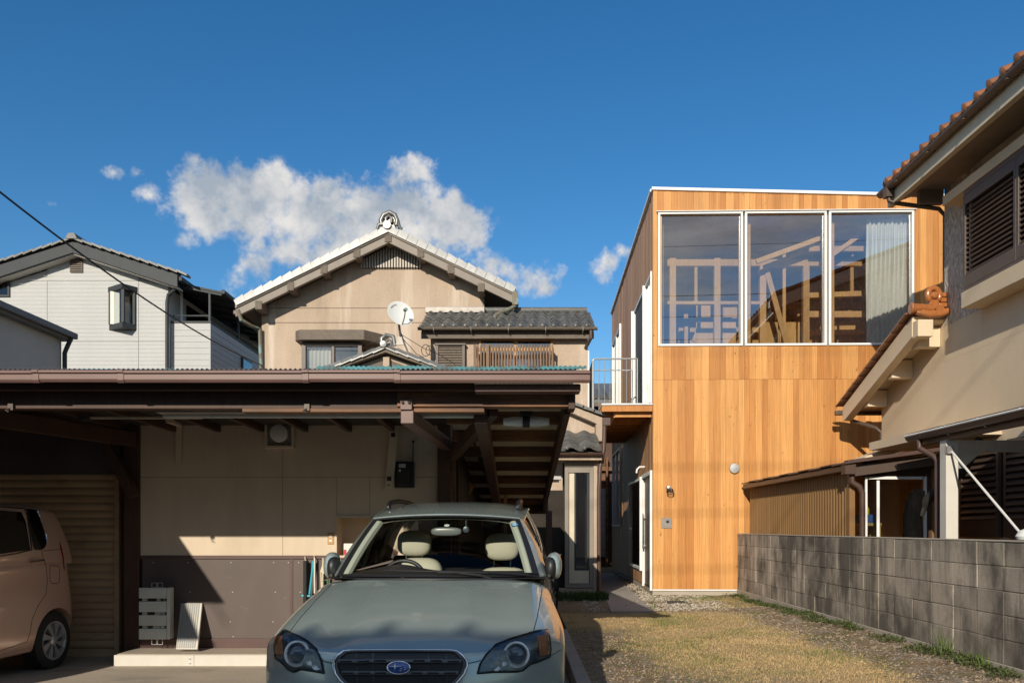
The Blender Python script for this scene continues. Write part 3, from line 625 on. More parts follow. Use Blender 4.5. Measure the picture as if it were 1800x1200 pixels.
# lower roof at the far end, sloping down to the back
y_t, z_t, y_b, z_b = 12.12, 4.26, 14.72, 3.33
sl2 = (z_t-z_b)/(y_b-y_t)
def lz(y): return z_t-(y-y_t)*sl2
XL = 5.63
g = MB(); g.prism([(y_t-.03, lz(y_t-.03)), (y_b, z_b), (y_b, z_b-.07), (y_t-.03, lz(y_t-.03)-.07)], 'x', XL+.14, 13.2); put(g, 'lower_roof', 'stucco_beige', rh)
g = MB(); g.prism([(y_t-.03, lz(y_t-.03)-.02), (y_b-.02, z_b-.02), (y_b-.02, z_b-.25), (y_b-.10, z_b-.25), (y_t-.03, lz(y_t)-.30)], 'x', XL, XL+.14); put(g, 'barge_board', 'stucco_beige', rh, bevel=.005)
for yv, l_, h in ((12.3, .10, .17), (13.15, .14, .16), (14.05, .14, .14)):
    put(MB().box(XL+.141, XR-.003, yv-.09, yv+.09, lz(yv)-.27-h*.5, lz(yv)-.071), 'purlin_end', 'stucco_beige', rh, bevel=.006)
put(MB().box(5.64, 5.86, 11.93, 12.11, 3.93, 4.17), 'ridge_bracket', 'stucco_beige', rh, bevel=.01)
vt2 = tmesh(MB().slab([[Vector((a_*.2-.02, y_, .03*math.cos(a_*1.5)+(.0 if y_ < .1 else .015))) for a_ in np.linspace(-.5, 1, 5)] for y_ in (0, .30)], .02), 'verge_tile', 'tile_brown', True, 50)
for i in range(11): y = y_b-.24-i*.24; piece(vt2, 'verge_tile', rh, (XL+.02, y, lz(y)+.004), (-math.atan(sl2), 0, 0))
P = []
for i in range(161):
    x = XL+.2+i*.045; ph = (i % 6)/6; P.append([Vector((x, y, lz(y)+.015+.05*max(0, math.sin(ph*math.pi*2)))) for y in (y_t, y_b+.05)])
put(MB().grid(P), 'tiled_slope', 'tile_orange', rh, kind='stuff', smooth=True)
orn = MB(); zo = lz(12.12)+.02
orn.lathe([(.01, -.02), (.075, -.02), (.085, .0), (.07, .02), (.06, .30), (.01, .30)], (XL-.05, 12.0, zo+.06), 'x', 14)
orn.lathe([(.01, -.02), (.062, -.02), (.07, 0), (.055, .02), (.05, .22)], (XL+.34, 11.96, zo+.02), 'y', 14)
orn.tube([(XL+.02, 12.0, zo+.02), (XL+.20, 11.97, zo-.03), (XL+.36, 11.97, zo-.02), (XL+.46, 11.98, zo+.02)], [.05, .055, .055, .05], 10)
put(orn, 'eave_ornament', 'tile_glazed', rh, smooth=True)
orn = MB(); orn.box(XL+.20, XL+.34, 11.98, 12.1, zo+.05, zo+.30); orn.tube([(XL+.265-.085*math.cos(t), 12.0, zo+.25+.10*math.sin(t)) for t in np.linspace(-.9, math.pi+.9, 16)], .040, 12); orn.lathe([(.005, -.05), (.045, -.04), (.06, .0), (.06, .05)], (XL+.265, 11.98, zo+.24), 'y', 16)
for q in range(3): orn.box(XL+.34, XL+.46, 11.99+.01*q, 12.1, zo+.08+.075*q, zo+.145+.075*q)
put(orn, 'ridge_end_tile', 'tile_glazed', rh, smooth=True, bevel=.012)
put(MB().box(XL+.462, XR-.002, 11.99, 12.1, zo+.02, zo+.30), 'flashing', 'alu_brown', rh)
put(gutter(XL-.13, 0, 0, 0, .05).__class__().box(XL-.10, 13.2, y_b+.0, y_b+.10, z_b-.14, z_b-.06), 'gutter', 'alu_brown', rh, bevel=.015)
put(MB().tube([(5.78, 14.7, z_b-.14), (5.78, 14.7, z_b-.24), (6.05, 14.3, z_b-.42), (6.12, 14.25, z_b-.5), (6.12, 14.25, 0)], .035, 10), 'downpipe', 'alu_brown', rh, smooth=True)
# pent board over the lean-to, ground floor louvres
put(MB().prism([(5.28, 2.30), (XR-.002, 2.62), (XR-.002, 2.48), (5.28, 2.20)], 'y', 12.9, 13.4).box(5.35, XR-.003, 10.65, 12.9, 2.40, 2.52), 'pent_fascia', 'stucco_beige', rh)
slat2 = tmesh(MB().bar((0, 0, 0), (0, 1, 0), .02, .075, up=(.7, 0, 1)), 'slat', 'alu_brown')
for (ya, yb) in ((11.55, 10.62), (10.50, 9.2), (9.1, 7.8)):
    sh = put(MB().box(XR-.03, XR-.004, yb, ya, 1.1, 2.32), 'louvred_shutter', 'black', rh)
    put(MB().box(XR-.07, XR-.031, yb, yb+.05, 1.1, 2.3).box(XR-.07, XR-.031, ya-.05, ya, 1.1, 2.3).box(XR-.07, XR-.031, yb+.05, ya-.05, 1.1, 1.32), 'frame', 'alu_brown', sh)
    z = 1.36
    while z < 2.3: piece(slat2, 'slat', sh, (XR-.055, yb+.05, z), scale=(1, ya-yb-.1, 1)); z += .083
# ============================================================ TAN GABLED HOUSE
TY = 19.0; RY = 18.5
th_ = empty('gabled_house', (-2.9, 20, 0), 'tan stucco house with a big gable, silver verge tiles and a tiled side wing', 'house')
ap = at(683, 402, RY); GX, GZ, GS = ap.x, ap.z, .485
LE, RE = at(414, 0, RY).x, at(906, 0, RY).x
def gz(x): return GZ-GS*abs(x-GX)
xl, xr = at(460, 0, TY).x, at(849, 0, TY).x
# gable wall in panels with recessed joints at the horizontal joint lines of the stucco
zj1, zj2 = at(0, 567, TY).z, at(0, 541.5, TY).z
gw = lambda x: gz(x)-.175
def wallpoly(za, zb_):
    pts = []
    for x in (xl, xr): pass
    L_ = [(xl, za), (xr, za)]
    ql, qr = max(xl, GX-(gw(GX)-za)/GS), min(xr, GX+(gw(GX)-za)/GS)
    if zb_ >= gw(GX): return [(ql, za), (qr, za)]+([(xr, gw(xr))] if qr == xr else [])+[(GX, gw(GX))]+([(xl, gw(xl))] if ql == xl else [])
    if zb_ > gw(xl): return [(xl, za), (xr, za), (xr, min(zb_, gw(xr))), (max(GX, GX+(gw(GX)-zb_)/GS) if gw(xr) < zb_ else xr, zb_), (GX-(gw(GX)-zb_)/GS, zb_), (xl, gw(xl))]
    return [(xl, za), (xr, za), (xr, zb_), (xl, zb_)]
put(MB().prism(wallpoly(-.28, zj1-.006), 'y', TY, TY+.14), 'wall', 'stucco_tan', th_)
put(MB().prism(wallpoly(zj1+.006, zj2-.006), 'y', TY-.001, TY+.14), 'wall', 'stucco_tan', th_)
put(MB().prism(wallpoly(zj2+.006, 99), 'y', TY, TY+.14), 'wall', 'stucco_tan', th_)
put(MB().box(xl+.005, xr-.005, TY+.14, 27, -.28, gw(xl)-.0), 'wall', 'stucco_tan', th_)
put(MB().box(xr-.012, xr+.03, TY-.03, TY+.1, at(0, 600, TY).z, gw(xr)-.02), 'corner_trim', 'barge', th_)
for s, xe in ((-1, LE), (1, RE)):
    n_ = (GX, xe)
    put(MB().prism([(GX, GZ-.06), (xe, gz(xe)-.06), (xe, gz(xe)-.15), (GX, GZ-.16)], 'y', RY+.1, 27.5), 'roof', 'eave_wood', th_)
    a, b = Vector((GX, 0, GZ)), Vector((xe, 0, gz(xe)))
    def rk(y0, y1, d0, d1): return MB().prism([(a.x, a.z-d0), (b.x, b.z-d0), (b.x, b.z-d1), (a.x, a.z-d1)], 'y', y0, y1)
    put(rk(RY, RY+.10, .13, .30), 'barge_board', 'barge', th_, bevel=.004)
    put(rk(RY-.035, RY+.10, .045, .125), 'barge_board', 'barge', th_, bevel=.004)
    # verge tiles stepping down the rake
    L_ = (b-a).length; nT = int(round(L_/.235)); ang = math.atan2(b.z-a.z, b.x-a.x)
    t = MB(); t.slab([[Vector((s*q*.230, y, .034*(1-q)+.05*math.cos((y+.06)*9) if y > -.06 else -.06)) for y in (-.075, -.058, -.02, .05, .12, .20)] for q in (0, .5, 1)], .025)
    me = tmesh(t, 'verge_tile', 'tile_silver', True, 50)
    for i in range(nT):
        p = a.lerp(b, (i+.02)/nT)
        piece(me, 'verge_tile', th_, (p.x, RY, p.z+.005), (0, -math.atan2(b.z-a.z, b.x-a.x) if s > 0 else -math.atan(GS), 0))
for px, py in ((683, 419), (628, 446), (570.5, 474), (512, 504), (456, 537), (740, 446), (793, 474), (846, 506)):
    c = at(px, py, RY+.05); w = .075
    put(MB().box(c.x-w, c.x+w, RY-.02, TY-.002, c.z-.10, c.z+.09), 'purlin_end', 'eave_wood', th_, bevel=.008)
# slatted gable vent
va, vb = at(634, 472, TY), at(741, 472, TY); vz = va.z
vent = put(MB().prism([(va.x, vz), (vb.x, vz), (vb.x, min(gw(vb.x)-.02, vz+.22)), (GX+.05, gw(GX)-.04), (GX-.05, gw(GX)-.04), (va.x, min(gw(va.x)-.02, vz+.22))], 'y', TY-.02, TY-.002), 'gable_vent', 'black', th_)
nS = 22; sme = tmesh(MB().box(-.018, .018, -.06, 0, 0, 1), 'slat', 'vent_slat')
for i in range(nS):
    x = va.x+.03+(vb.x-va.x-.06)*i/(nS-1); zt2 = min(gw(x)-.05, gw(GX)-.09)
    piece(sme, 'slat', vent, (x, TY-.022, vz+.005), scale=(1, 1, max(.08, zt2-vz)))
# ridge-end ornament
oz = GZ+.02; om = MB()
om.lathe([(.005, -.07), (.085, -.07), (.095, -.04), (.09, 0)], (GX-.02, RY-.05, oz+.03), 'y', 16)
om.tube([(GX-.15, RY, oz+.06), (GX-.17, RY, oz+.16), (GX-.11, RY, oz+.28), (GX+.02, RY, oz+.34), (GX+.14, RY, oz+.28), (GX+.19, RY, oz+.16), (GX+.17, RY, oz+.05)], .052, 10)
om.tube([(GX-.05, RY-.02, oz+.10), (GX-.06, RY-.02, oz+.2), (GX+.01, RY-.02, oz+.26), (GX+.07, RY-.02, oz+.2), (GX+.06, RY-.02, oz+.10)], .035, 10)
om.tube([(GX+.12, RY, oz+.08), (GX+.22, RY, oz+.10), (GX+.24, RY, oz+.0), (GX+.3, RY, oz-.03)], [.05, .05, .045, .03], 10)
om.tube([(GX-.12, RY, oz+.08), (GX-.22, RY, oz+.06), (GX-.25, RY, oz-.04)], [.05, .045, .03], 10)
om.box(GX-.12, GX+.14, RY+.02, RY+.12, oz, oz+.30)
put(om, 'ridge_ornament', 'tile_shiny', th_, smooth=True)
put(MB().tube([(GX, RY+.1, GZ+.12), (GX, 27.4, GZ+.12)], .13, 10), 'ridge', 'tile_grey', th_, smooth=True)
# right eave gutter head and copper pipe, left eave gutter
e = at(903, 520, RY+.1)
put(MB().box(e.x-.02, e.x+.10, RY+.12, 27.3, gz(RE)-.22, gz(RE)-.12), 'gutter', 'alu_brown', th_, bevel=.02)
put(MB().box(LE-.10, LE+.02, RY+.12, 27.3, gz(LE)-.22, gz(LE)-.12), 'gutter', 'alu_brown', th_, bevel=.02)
put(MB().tube([at(905, 512, 18.4), at(908, 535, 18.4), at(897, 543, 18.3), at(880, 549, 18.2), at(870, 556, 18.1), at(865, 567, 17.9)], .05, 10).box(e.x-.03, e.x+.10, 18.3, 18.5, gz(RE)-.36, gz(RE)-.1), 'downpipe', 'copper_pipe', th_, smooth=True)
put(MB().tube([at(418, 545, 18.5), at(424, 562, 18.5), at(440, 572, 18.7), at(457, 578, 18.9), at(459, 650, 18.93)], .045, 10), 'downpipe', 'copper_pipe', th_, smooth=True)
# bay window under the gable
bA, bB = at(516, 0, 18.4).x, at(640, 0, 18.4).x
z1_, z0_ = at(0, 579, 18.4).z, at(0, 597, 18.4).z
put(MB().prism([(bA, TY-.002), (bA+.0, 18.55), (bA+.12, 18.4), (bB, 18.4), (bB+.45, TY-.002)], 'z', z0_, z1_), 'bay_hood', 'eave_wood', th_, bevel=.01)
wx0, wx1 = at(530, 0, 18.6).x, at(636, 0, 18.6).x; zt3, zb3 = z0_-.02, at(0, 690, 18.6).z
bay = put(MB().box(wx0, wx0+.09, 18.6, 18.72, zb3, zt3).box(wx1-.09, wx1, 18.6, 18.72, zb3, zt3).box(wx0+.09, wx1-.09, 18.6, 18.72, zt3-.07, zt3).box(wx0+.6+.06, wx0+.6+.12, 18.62, 18.7, zb3, zt3-.07).box(wx0, wx0+.05, 18.72, TY-.002, zb3, zt3).box(wx1-.05, wx1, 18.72, TY-.002, zb3, zt3), 'bay_window', 'alu_brown', th_, bevel=.004)
for (xa, xb, y) in ((wx0+.09, wx0+.66, 18.66), (wx0+.72, wx1-.09, 18.68)):
    put(MB().add([(xa, y, zb3), (xb, y, zb3), (xb, y, zt3-.07), (xa, y, zt3-.07)], [(0, 1, 2, 3)]), 'pane', 'glass_house', bay)
put(MB().box(wx0+.05, wx1-.05, 18.96, 18.985, zb3, zt3), 'window_recess', 'dark_interior', bay)
P = [[Vector((wx0+.12+.5*i/40, 18.75+.02*math.sin(i*.9), z)) for z in (zb3, zt3-.1)] for i in range(41)]
put(MB().grid(P), 'lace_curtain', 'curtain', bay, smooth=True)

# ---- tiled side wing with the slatted balcony
WY = 17.25
wl, wr = at(757, 0, WY).x, at(1033, 0, WY).x; ez = at(0, 577, 17.0).z; rz2 = at(0, 549, 18.55).z
wz_t = ez-.02
w_x0, w_x1 = at(842, 0, WY).x, at(972, 0, WY).x; w_z1, w_z0 = at(0, 594, WY).z, at(0, 690, WY).z
g = MB(); g.box(wl, w_x0, WY, WY+.14, -.28, wz_t); g.box(w_x1, wr, WY, WY+.14, -.28, wz_t); g.box(w_x0, w_x1, WY, WY+.14, -.28, w_z0); g.box(w_x0, w_x1, WY, WY+.14, w_z1, wz_t)
put(g, 'wing_wall', 'stucco_tan', th_)
put(MB().box(wr-.14, wr, WY+.14, 20.5, -.28, wz_t).box(wl, wl+.14, WY+.14, TY-.002, 2, wz_t), 'wing_wall', 'stucco_tan', th_)
put(MB().prism([(WY+.14, wz_t-.1), (20.4, wz_t-.1), (18.6, rz2-.12)], 'x', wr-.12, wr-.01), 'wing_wall', 'stucco_tan', th_)
win = put(MB().box(w_x0, w_x0+.05, WY-.03, WY+.1, w_z0, w_z1).box(w_x1-.05, w_x1, WY-.03, WY+.1, w_z0, w_z1).box(w_x0+.05, w_x1-.05, WY-.03, WY+.1, w_z1-.05, w_z1).box((w_x0+w_x1)/2-.04, (w_x0+w_x1)/2+.04, WY-.0, WY+.08, w_z0, w_z1-.05), 'sash_window', 'sash_wood', th_, bevel=.004)
for xa, xb, y in ((w_x0+.05, (w_x0+w_x1)/2-.04, WY+.04), ((w_x0+w_x1)/2+.04, w_x1-.05, WY+.05)):
    put(MB().add([(xa, y, w_z0), (xb, y, w_z0), (xb, y, w_z1-.05), (xa, y, w_z1-.05)], [(0, 1, 2, 3)]), 'pane', 'glass_house', win)
put(MB().box(w_x0, w_x1, WY+.5, WY+.53, w_z0, w_z1), 'window_recess', 'dark_interior', win)
put(MB().box(w_x0+.7, w_x1-.1, WY+.2, WY+.23, w_z0, w_z1-.75), 'window_blind', 'curtain', win)
b0_, b1_ = at(833, 0, 16.90).x, at(972, 0, 16.90).x; bz1, bz0 = at(0, 606, 16.90).z, at(0, 665, 16.90).z
br = put(MB().box(b0_, b1_+.02, 16.92, 16.96, bz1-.12, bz1-.05).box(b0_, b1_+.02, 16.92, 16.96, bz0+.05, bz0+.12).box(b0_, b0_+.05, 16.96, WY-.002, bz1-.14, bz1-.05).box(b1_-.03, b1_+.02, 16.96, WY-.002, bz1-.14, bz1-.05), 'balcony', 'sash_wood', th_, bevel=.003)
bm_ = tmesh(MB().box(-.017, .017, 0, .03, bz0, bz1), 'baluster', 'slat_wood')
for i in range(27): piece(bm_, 'baluster', br, (b0_+.02+(b1_-b0_-.03)*i/26, 16.89, 0))
for px in (835, 857): put(MB().box(at(px, 0, 16.85).x-.03, at(px, 0, 16.85).x+.03, 16.84, 16.885, bz0, bz1), 'balcony_post', 'slat_wood', br)
# louvred box shutter left of the balcony
s0, s1 = at(766, 0, 17.13).x, at(817, 0, 17.13).x; sz1, sz0 = at(0, 606, 17.13).z, at(0, 660, 17.13).z
shb = put(MB().box(s0, s0+.05, 17.13, WY-.002, sz0, sz1).box(s1-.05, s1, 17.13, WY-.002, sz0, sz1).box(s0-.02, s1+.02, 17.11, WY-.002, sz1, sz1+.03).box(s0+.05, s1-.05, 17.21, WY-.003, sz0, sz1), 'shutter_box', 'alu_brown', th_)
sl_ = tmesh(MB().bar((0, 0, 0), (1, 0, 0), .01, .045, up=(0, .5, 1)), 'slat', 'eave_wood')
z = sz0+.03
while z < sz1-.02: piece(sl_, 'slat', shb, (s0+.05, 17.17, z), scale=(s1-s0-.1, 1, 1)); z += .052
# wing roof: pantiles piece by piece
re0, re1 = at(737, 0, 17.0).x, at(1047, 0, 17.0).x; wsl = (rz2-ez)/(18.55-17.0)
put(MB().prism([(17.02, ez-.0), (18.55, rz2-.03), (20.2, ez), (20.2, ez-.06), (18.55, rz2-.10), (17.02, ez-.07)], 'x', re0+.04, re1-.04), 'wing_roof', 'eave_wood', th_)
put(MB().box(re0+.03, re1-.03, 17.06, 17.10, ez-.19, ez-.06), 'wing_fascia', 'eave_wood', th_)
put(MB().box(re0+.08, re1-.08, 17.10, WY-.002, ez-.12, ez-.09), 'wing_soffit', 'eave_wood', th_)
def pantile(w, L_, th=.018, amp=.035):
    g = MB(); P = [[Vector(((j/8-.5)*w*1.06, i*L_/2, amp*math.sin(2*math.pi*(j/8-.12))+.026*(1-i/2))) for j in range(9)] for i in range(3)]
    g.slab(P, th); return g
nc = 16; pw = (re1-re0)/nc; ptm = tmesh(pantile(pw, .36), 'roof_tile', 'tile_grey', True, 50); knob = tmesh(MB().lathe([(.002, -.035), (.026, -.03), (.036, -.01), (.036, .03)], (0, 0, 0), 'y', 10), 'eave_knob', 'tile_grey', True)
for r in range(6):
    for i in range(nc):
        y = 16.95+r*.275; x = re0+pw*(i+.5)
        piece(ptm, 'roof_tile', th_, (x+random.uniform(-.006, .006), y, ez+.015+(y-17)*wsl+random.uniform(-.004, .004)), (math.atan(wsl), 0, 0))
for i in range(nc): piece(knob, 'eave_knob', th_, (re0+pw*(i+.5)-pw*.32, 16.95, ez+.045))
put(MB().tube([(re0, 18.58, rz2+.05), (re1-.05, 18.58, rz2+.05)], .07, 10), 'wing_ridge', 'tile_grey', th_, smooth=True)
put(MB().box(at(748, 0, 18.5).x, at(852, 0, 18.5).x, 18.40, 18.52, at(0, 551, 18.5).z, at(0, 541, 18.5).z), 'flashing', 'steel_plate', th_, bevel=.008)
def gutterx(x0, x1, y, z, r):
    g = MB(); A = []
    for xv in (x0, x1): A.append([Vector((xv, y+r*math.cos(a), z+r*math.sin(a))) for a in np.linspace(math.pi, 2*math.pi, 9)]+[Vector((xv, y+(r-.006)*math.cos(a), z+(r-.006)*math.sin(a))) for a in np.linspace(2*math.pi, math.pi, 9)])
    g.grid(A, wrap=True); g.add(A[0], [tuple(range(18))]); g.add(A[1], [tuple(range(17, -1, -1))]); return g
wg = put(gutterx(re0-.02, re1+.03, 16.93, ez+.0, .055), 'gutter', 'eave_wood', th_, smooth=True)
for q in range(5): x = re0+.3+q*.75; put(MB().tube([(x, 16.87, ez+.01), (x, 16.88, ez-.06), (x, 17.05, ez-.1)], .008, 6), 'gutter_bracket', 'galv', wg)
dx0 = at(1036, 0, 17.0).x
put(MB().tube([(dx0+.03, 16.95, ez-.03), (dx0+.03, 16.95, ez-.2), (dx0-.05, 17.2, ez-.33), (dx0-.06, 17.4, ez-.4), (dx0-.06, 17.4, .3)], .036, 10), 'downpipe', 'alu_brown', th_, smooth=True)
put(MB().box(wr+.001, wr+.03, WY-.02, WY+.06, 2.2, ez-.4), 'corner_trim', 'white_alu', th_)
# ---- small porch gable with shiny tiles
PY = 16.3; pa = at(677, 607, PY); pz = lambda x: pa.z-.36*abs(x-pa.x)
pxl, pxr = pa.x-1.25, pa.x+1.2
put(MB().prism([(pxl+.1, 2.0), (pxr-.1, 2.0), (pxr-.1, pz(pxr-.1)-.14), (pa.x, pa.z-.14), (pxl+.1, pz(pxl+.1)-.14)], 'y', PY+.25, WY-.003), 'porch_wall', 'stucco_tan', th_)
for s in (-1, 1):
    a = Vector((pa.x, PY+.23, pa.z-.14)); put(MB().prism([(pa.x+s*.09, pa.z-.36), (pa.x+s*.09, pa.z-.25), (pa.x+s*.95, pa.z-.56), (pa.x+s*.95, pa.z-.72)], 'y', PY+.235, PY+.248), 'porch_vent', 'eave_wood', th_)
put(MB().box(pa.x-.06, pa.x+.06, PY+.12, PY+.249, 2.4, pa.z-.2), 'porch_strut', 'stucco_tan', th_)
for s, xe in ((-1, pxl), (1, pxr)):
    put(MB().prism([(pa.x, pa.z-.03), (xe, pz(xe)-.03), (xe, pz(xe)-.10), (pa.x, pa.z-.12)], 'y', PY+.04, WY-.004), 'porch_roof', 'eave_wood', th_)
    t = MB(); t.slab([[Vector((q*.27*s, y, .02*(1-q)+(.03*math.cos((y+.04)*9) if y > -.05 else -.04))) for y in (-.07, -.05, -.01, .06, .14, .22)] for q in (0, .5, 1)], .022)
    me = tmesh(t, 'verge_tile', 'tile_shiny', True, 50)
    for i in range(6): x = pa.x+s*i*.215; piece(me, 'verge_tile', th_, (x, PY+.06, pz(x)-.005), (0, s*math.atan(.36), 0))
om = MB(); om.lathe([(.005, -.07), (.06, -.065), (.075, -.03), (.075, .2)], (pa.x-.03, PY+.02, pa.z+.02), 'y', 14)
om.tube([(pa.x-.08, PY+.12, pa.z), (pa.x-.09, PY+.12, pa.z+.16), (pa.x, PY+.12, pa.z+.23), (pa.x+.14, PY+.12, pa.z+.2), (pa.x+.17, PY+.12, pa.z+.02)], .042, 10)
om.tube([(pa.x+.0, PY+.1, pa.z), (pa.x+.01, PY+.1, pa.z+.11), (pa.x+.06, PY+.1, pa.z+.14), (pa.x+.1, PY+.1, pa.z+.1), (pa.x+.1, PY+.1, pa.z)], .025, 8)
put(om, 'porch_ornament', 'tile_shiny', th_, smooth=True)
put(MB().tube([(pa.x, PY+.2, pa.z+.05), (pa.x, WY-.01, pa.z+.05)], .07, 8), 'porch_ridge', 'tile_shiny', th_, smooth=True)
# ---- ground floor entrance at the alley
ex0, ex1, EY = at(955, 0, 15.0).x, at(1049, 0, 15.0).x, 15.0
fdr = put(MB().box(.80, 1.31, EY, EY+.10, .15, .22).box(.80, .87, EY, EY+.10, .22, 2.30).box(1.24, 1.31, EY, EY+.10, .22, 2.30).box(.87, 1.24, EY, EY+.10, 2.20, 2.30).box(.80, 1.31, EY-.005, EY+.10, 2.31, 2.55), 'sash_door', 'barge', th_, bevel=.004)
put(MB().box(.88, 1.23, EY+.03, EY+.06, .23, .50).box(.88, .97, EY+.03, EY+.06, .5, 2.19), 'door_panel', 'paint_cream', fdr); put(MB().box(.972, 1.0, EY+.025, EY+.055, .46, 2.19).box(1.2, 1.228, EY+.025, EY+.055, .46, 2.19).box(1.0, 1.2, EY+.025, EY+.055, .46, .5), 'door_stile', 'trim_grey', fdr)
put(MB().add([(1.0, EY+.04, .5), (1.2, EY+.04, .5), (1.2, EY+.04, 2.19), (1.0, EY+.04, 2.19)], [(0, 1, 2, 3)]), 'pane', 'glass_house', fdr)
put(MB().box(.80, 1.37, EY+.8, EY+.83, .15, 2.5), 'porch_back', 'dark_interior', th_)
put(MB().box(1.312, 1.375, EY-.01, WY-.002, -.28, 2.62).box(.70, 1.31, EY+.02, EY+.12, -.28, .14), 'porch_side', 'stucco_tan', th_)
ezz = at(0, 797, 14.75).z
put(MB().box(.55, 1.44, 14.78, EY+.3, ezz-.11, ezz-.03), 'porch_eave', 'stucco_tan', th_, bevel=.006)
put(gutterx(.5, 1.45, 14.70, ezz+.01, .05), 'gutter', 'pipe_brown', th_, smooth=True)
psl = .42; ptm2 = tmesh(pantile(.34, .36), 'roof_tile', 'tile_grey', True, 50)
for r in range(4):
    for i in range(3): piece(ptm2, 'roof_tile', th_, (.60+.31*i+.02, 14.70+r*.23, ezz+.06+r*.23*psl), (math.atan(psl), 0, 0))
for i in range(3): piece(knob, 'eave_knob', th_, (.60+.31*i-.09, 14.69, ezz+.09))
put(MB().prism([(14.74, ezz+.0), (15.9, ezz+.49), (15.9, ezz+.40), (14.74, ezz-.03)], 'x', .50, 1.43), 'porch_roof', 'eave_wood', th_)
# little gable wall above the entrance with its own tiled verge
qa, qb = at(1003, 716, 15.9), at(1060, 737, 15.9)
put(MB().prism([(qa.x-.6, ezz+.3), (qb.x-.03, ezz+.3), (qb.x-.03, qb.z-.10), (qa.x, qa.z-.06), (qa.x-.6, qa.z+.15)], 'y', 15.92, WY-.004), 'porch_wall', 'stucco_tan', th_)
put(MB().prism([(qa.x-.2, qa.z+.09), (qb.x, qb.z), (qb.x, qb.z-.14), (qb.x-.14, qb.z-.10), (qa.x-.2, qa.z-.03)], 'y', 15.72, 15.9), 'barge_board', 'stucco_tan', th_, bevel=.006)
put(MB().box(qb.x-.16, qb.x-.03, 15.6, 15.92, qb.z-.44, qb.z-.12), 'bracket', 'stucco_tan', th_, bevel=.006)
for i in range(3): p = qa.lerp(qb, i/3); piece(tmesh(MB().box(0, .24, -.22, .12, .0, .05), 'verge_tile', 'tile_grey'), 'verge_tile', th_, (p.x, 15.85, p.z+.03), (0, math.atan2(qa.z-qb.z, qb.x-qa.x)*.9, 0))
put(MB().box(1.47, 1.60, 14.9, 15.05, at(0, 748, 15).z, at(0, 735, 15).z).tube([(1.50, 14.95, at(0, 748, 15).z), (1.49, 14.95, 2.6), (1.42, 14.93, 2.3), (1.40, 14.93, 1.9), (1.40, 14.93, .1), (1.37, 14.8, .02)], .038, 10), 'downpipe', 'pipe_brown', th_, smooth=True)

# ============================================================ SATELLITE DISH on the porch roof
dc = at(703, 553, 16.1)
sd_ = empty('satellite_dish', (dc.x, 16.4, 4.3), 'round white satellite dish on a mast above the small porch roof', 'satellite dish')
nrm = Vector((.42, -.82, .38)).normalized(); A_ = nrm.cross(Vector((0, 0, 1))).normalized(); B_ = A_.cross(nrm).normalized(); rd = .255
prof = [(r_, (r_/rd)**2*.05) for r_ in np.linspace(.004, rd, 8)]
prof2 = prof+[(rd+.006, .05)]+[(r_, (r_/rd)**2*.05-.012) for r_ in np.linspace(rd, .004, 8)]
put(MB().lathe(prof2, dc, (A_, B_*1.04, nrm), 36), 'reflector', 'white_plastic', sd_, smooth=True)
fp = dc+nrm*.30-B_*.10
put(MB().tube([dc-B_*.25+nrm*.04, dc-B_*.20+nrm*.2, fp], .012, 8).lathe([(.01, -.05), (.032, -.045), (.036, .0), (.03, .05)], fp, (A_, B_, (dc-fp).normalized()), 12), 'feed_arm', 'copper_pipe', sd_, smooth=True)
bp = at(703, 600, 16.3)
put(MB().tube([dc-nrm*.05, dc-nrm*.12-B_*.16, at(704, 592, 16.3)], .022, 8).tube([at(704, 585, 16.35), at(718, 622, 16.35)], .018, 8).prism([(bp.x-.08, bp.z-.07), (bp.x+.08, bp.z-.07), (bp.x+.03, bp.z+.10), (bp.x-.03, bp.z+.10)], 'y', 16.28, 16.31), 'mast', 'steel_plate', sd_, smooth=True)
for k in range(5):
    a = 2.55-k*.16; p = dc+A_*rd*.80*math.cos(a)*-1+B_*rd*.80*math.sin(a)+nrm*.042
    put(MB().box(-.008, .008, -.002, .002, -.010, .010).__class__().add([p+A_*.008+B_*.01, p-A_*.008+B_*.01, p-A_*.008-B_*.01, p+A_*.008-B_*.01], [(0, 1, 2, 3)]), 'printed_mark', 'black', sd_)
g = MB()
for (q, r_) in ((0, .11), (1, .085)):
    c = at(748+q*6, 615, 16.4); g.tube([c+Vector((r_*math.cos(t)*.75, .01*t, r_*math.sin(t))) for t in np.linspace(0, 2*math.pi*1.1, 22)], .007, 5)
g.tube([at(706, 588, 16.3), at(725, 600, 16.3), at(745, 612, 16.4), at(770, 622, 16.5), at(800, 640, 16.8)], .006, 5); g.tube([at(705, 592, 16.3), at(722, 610, 16.3), at(732, 622, 16.4), at(745, 628, 16.4)], .006, 5); g.tube([at(668, 598, 16.3), at(650, 604, 16.3), at(638, 612, 16.6)], .006, 5)
single(g, 'antenna_cable', 'wire', 'black antenna cable looped beside the satellite dish', 'cable', smooth=True, ang=180)

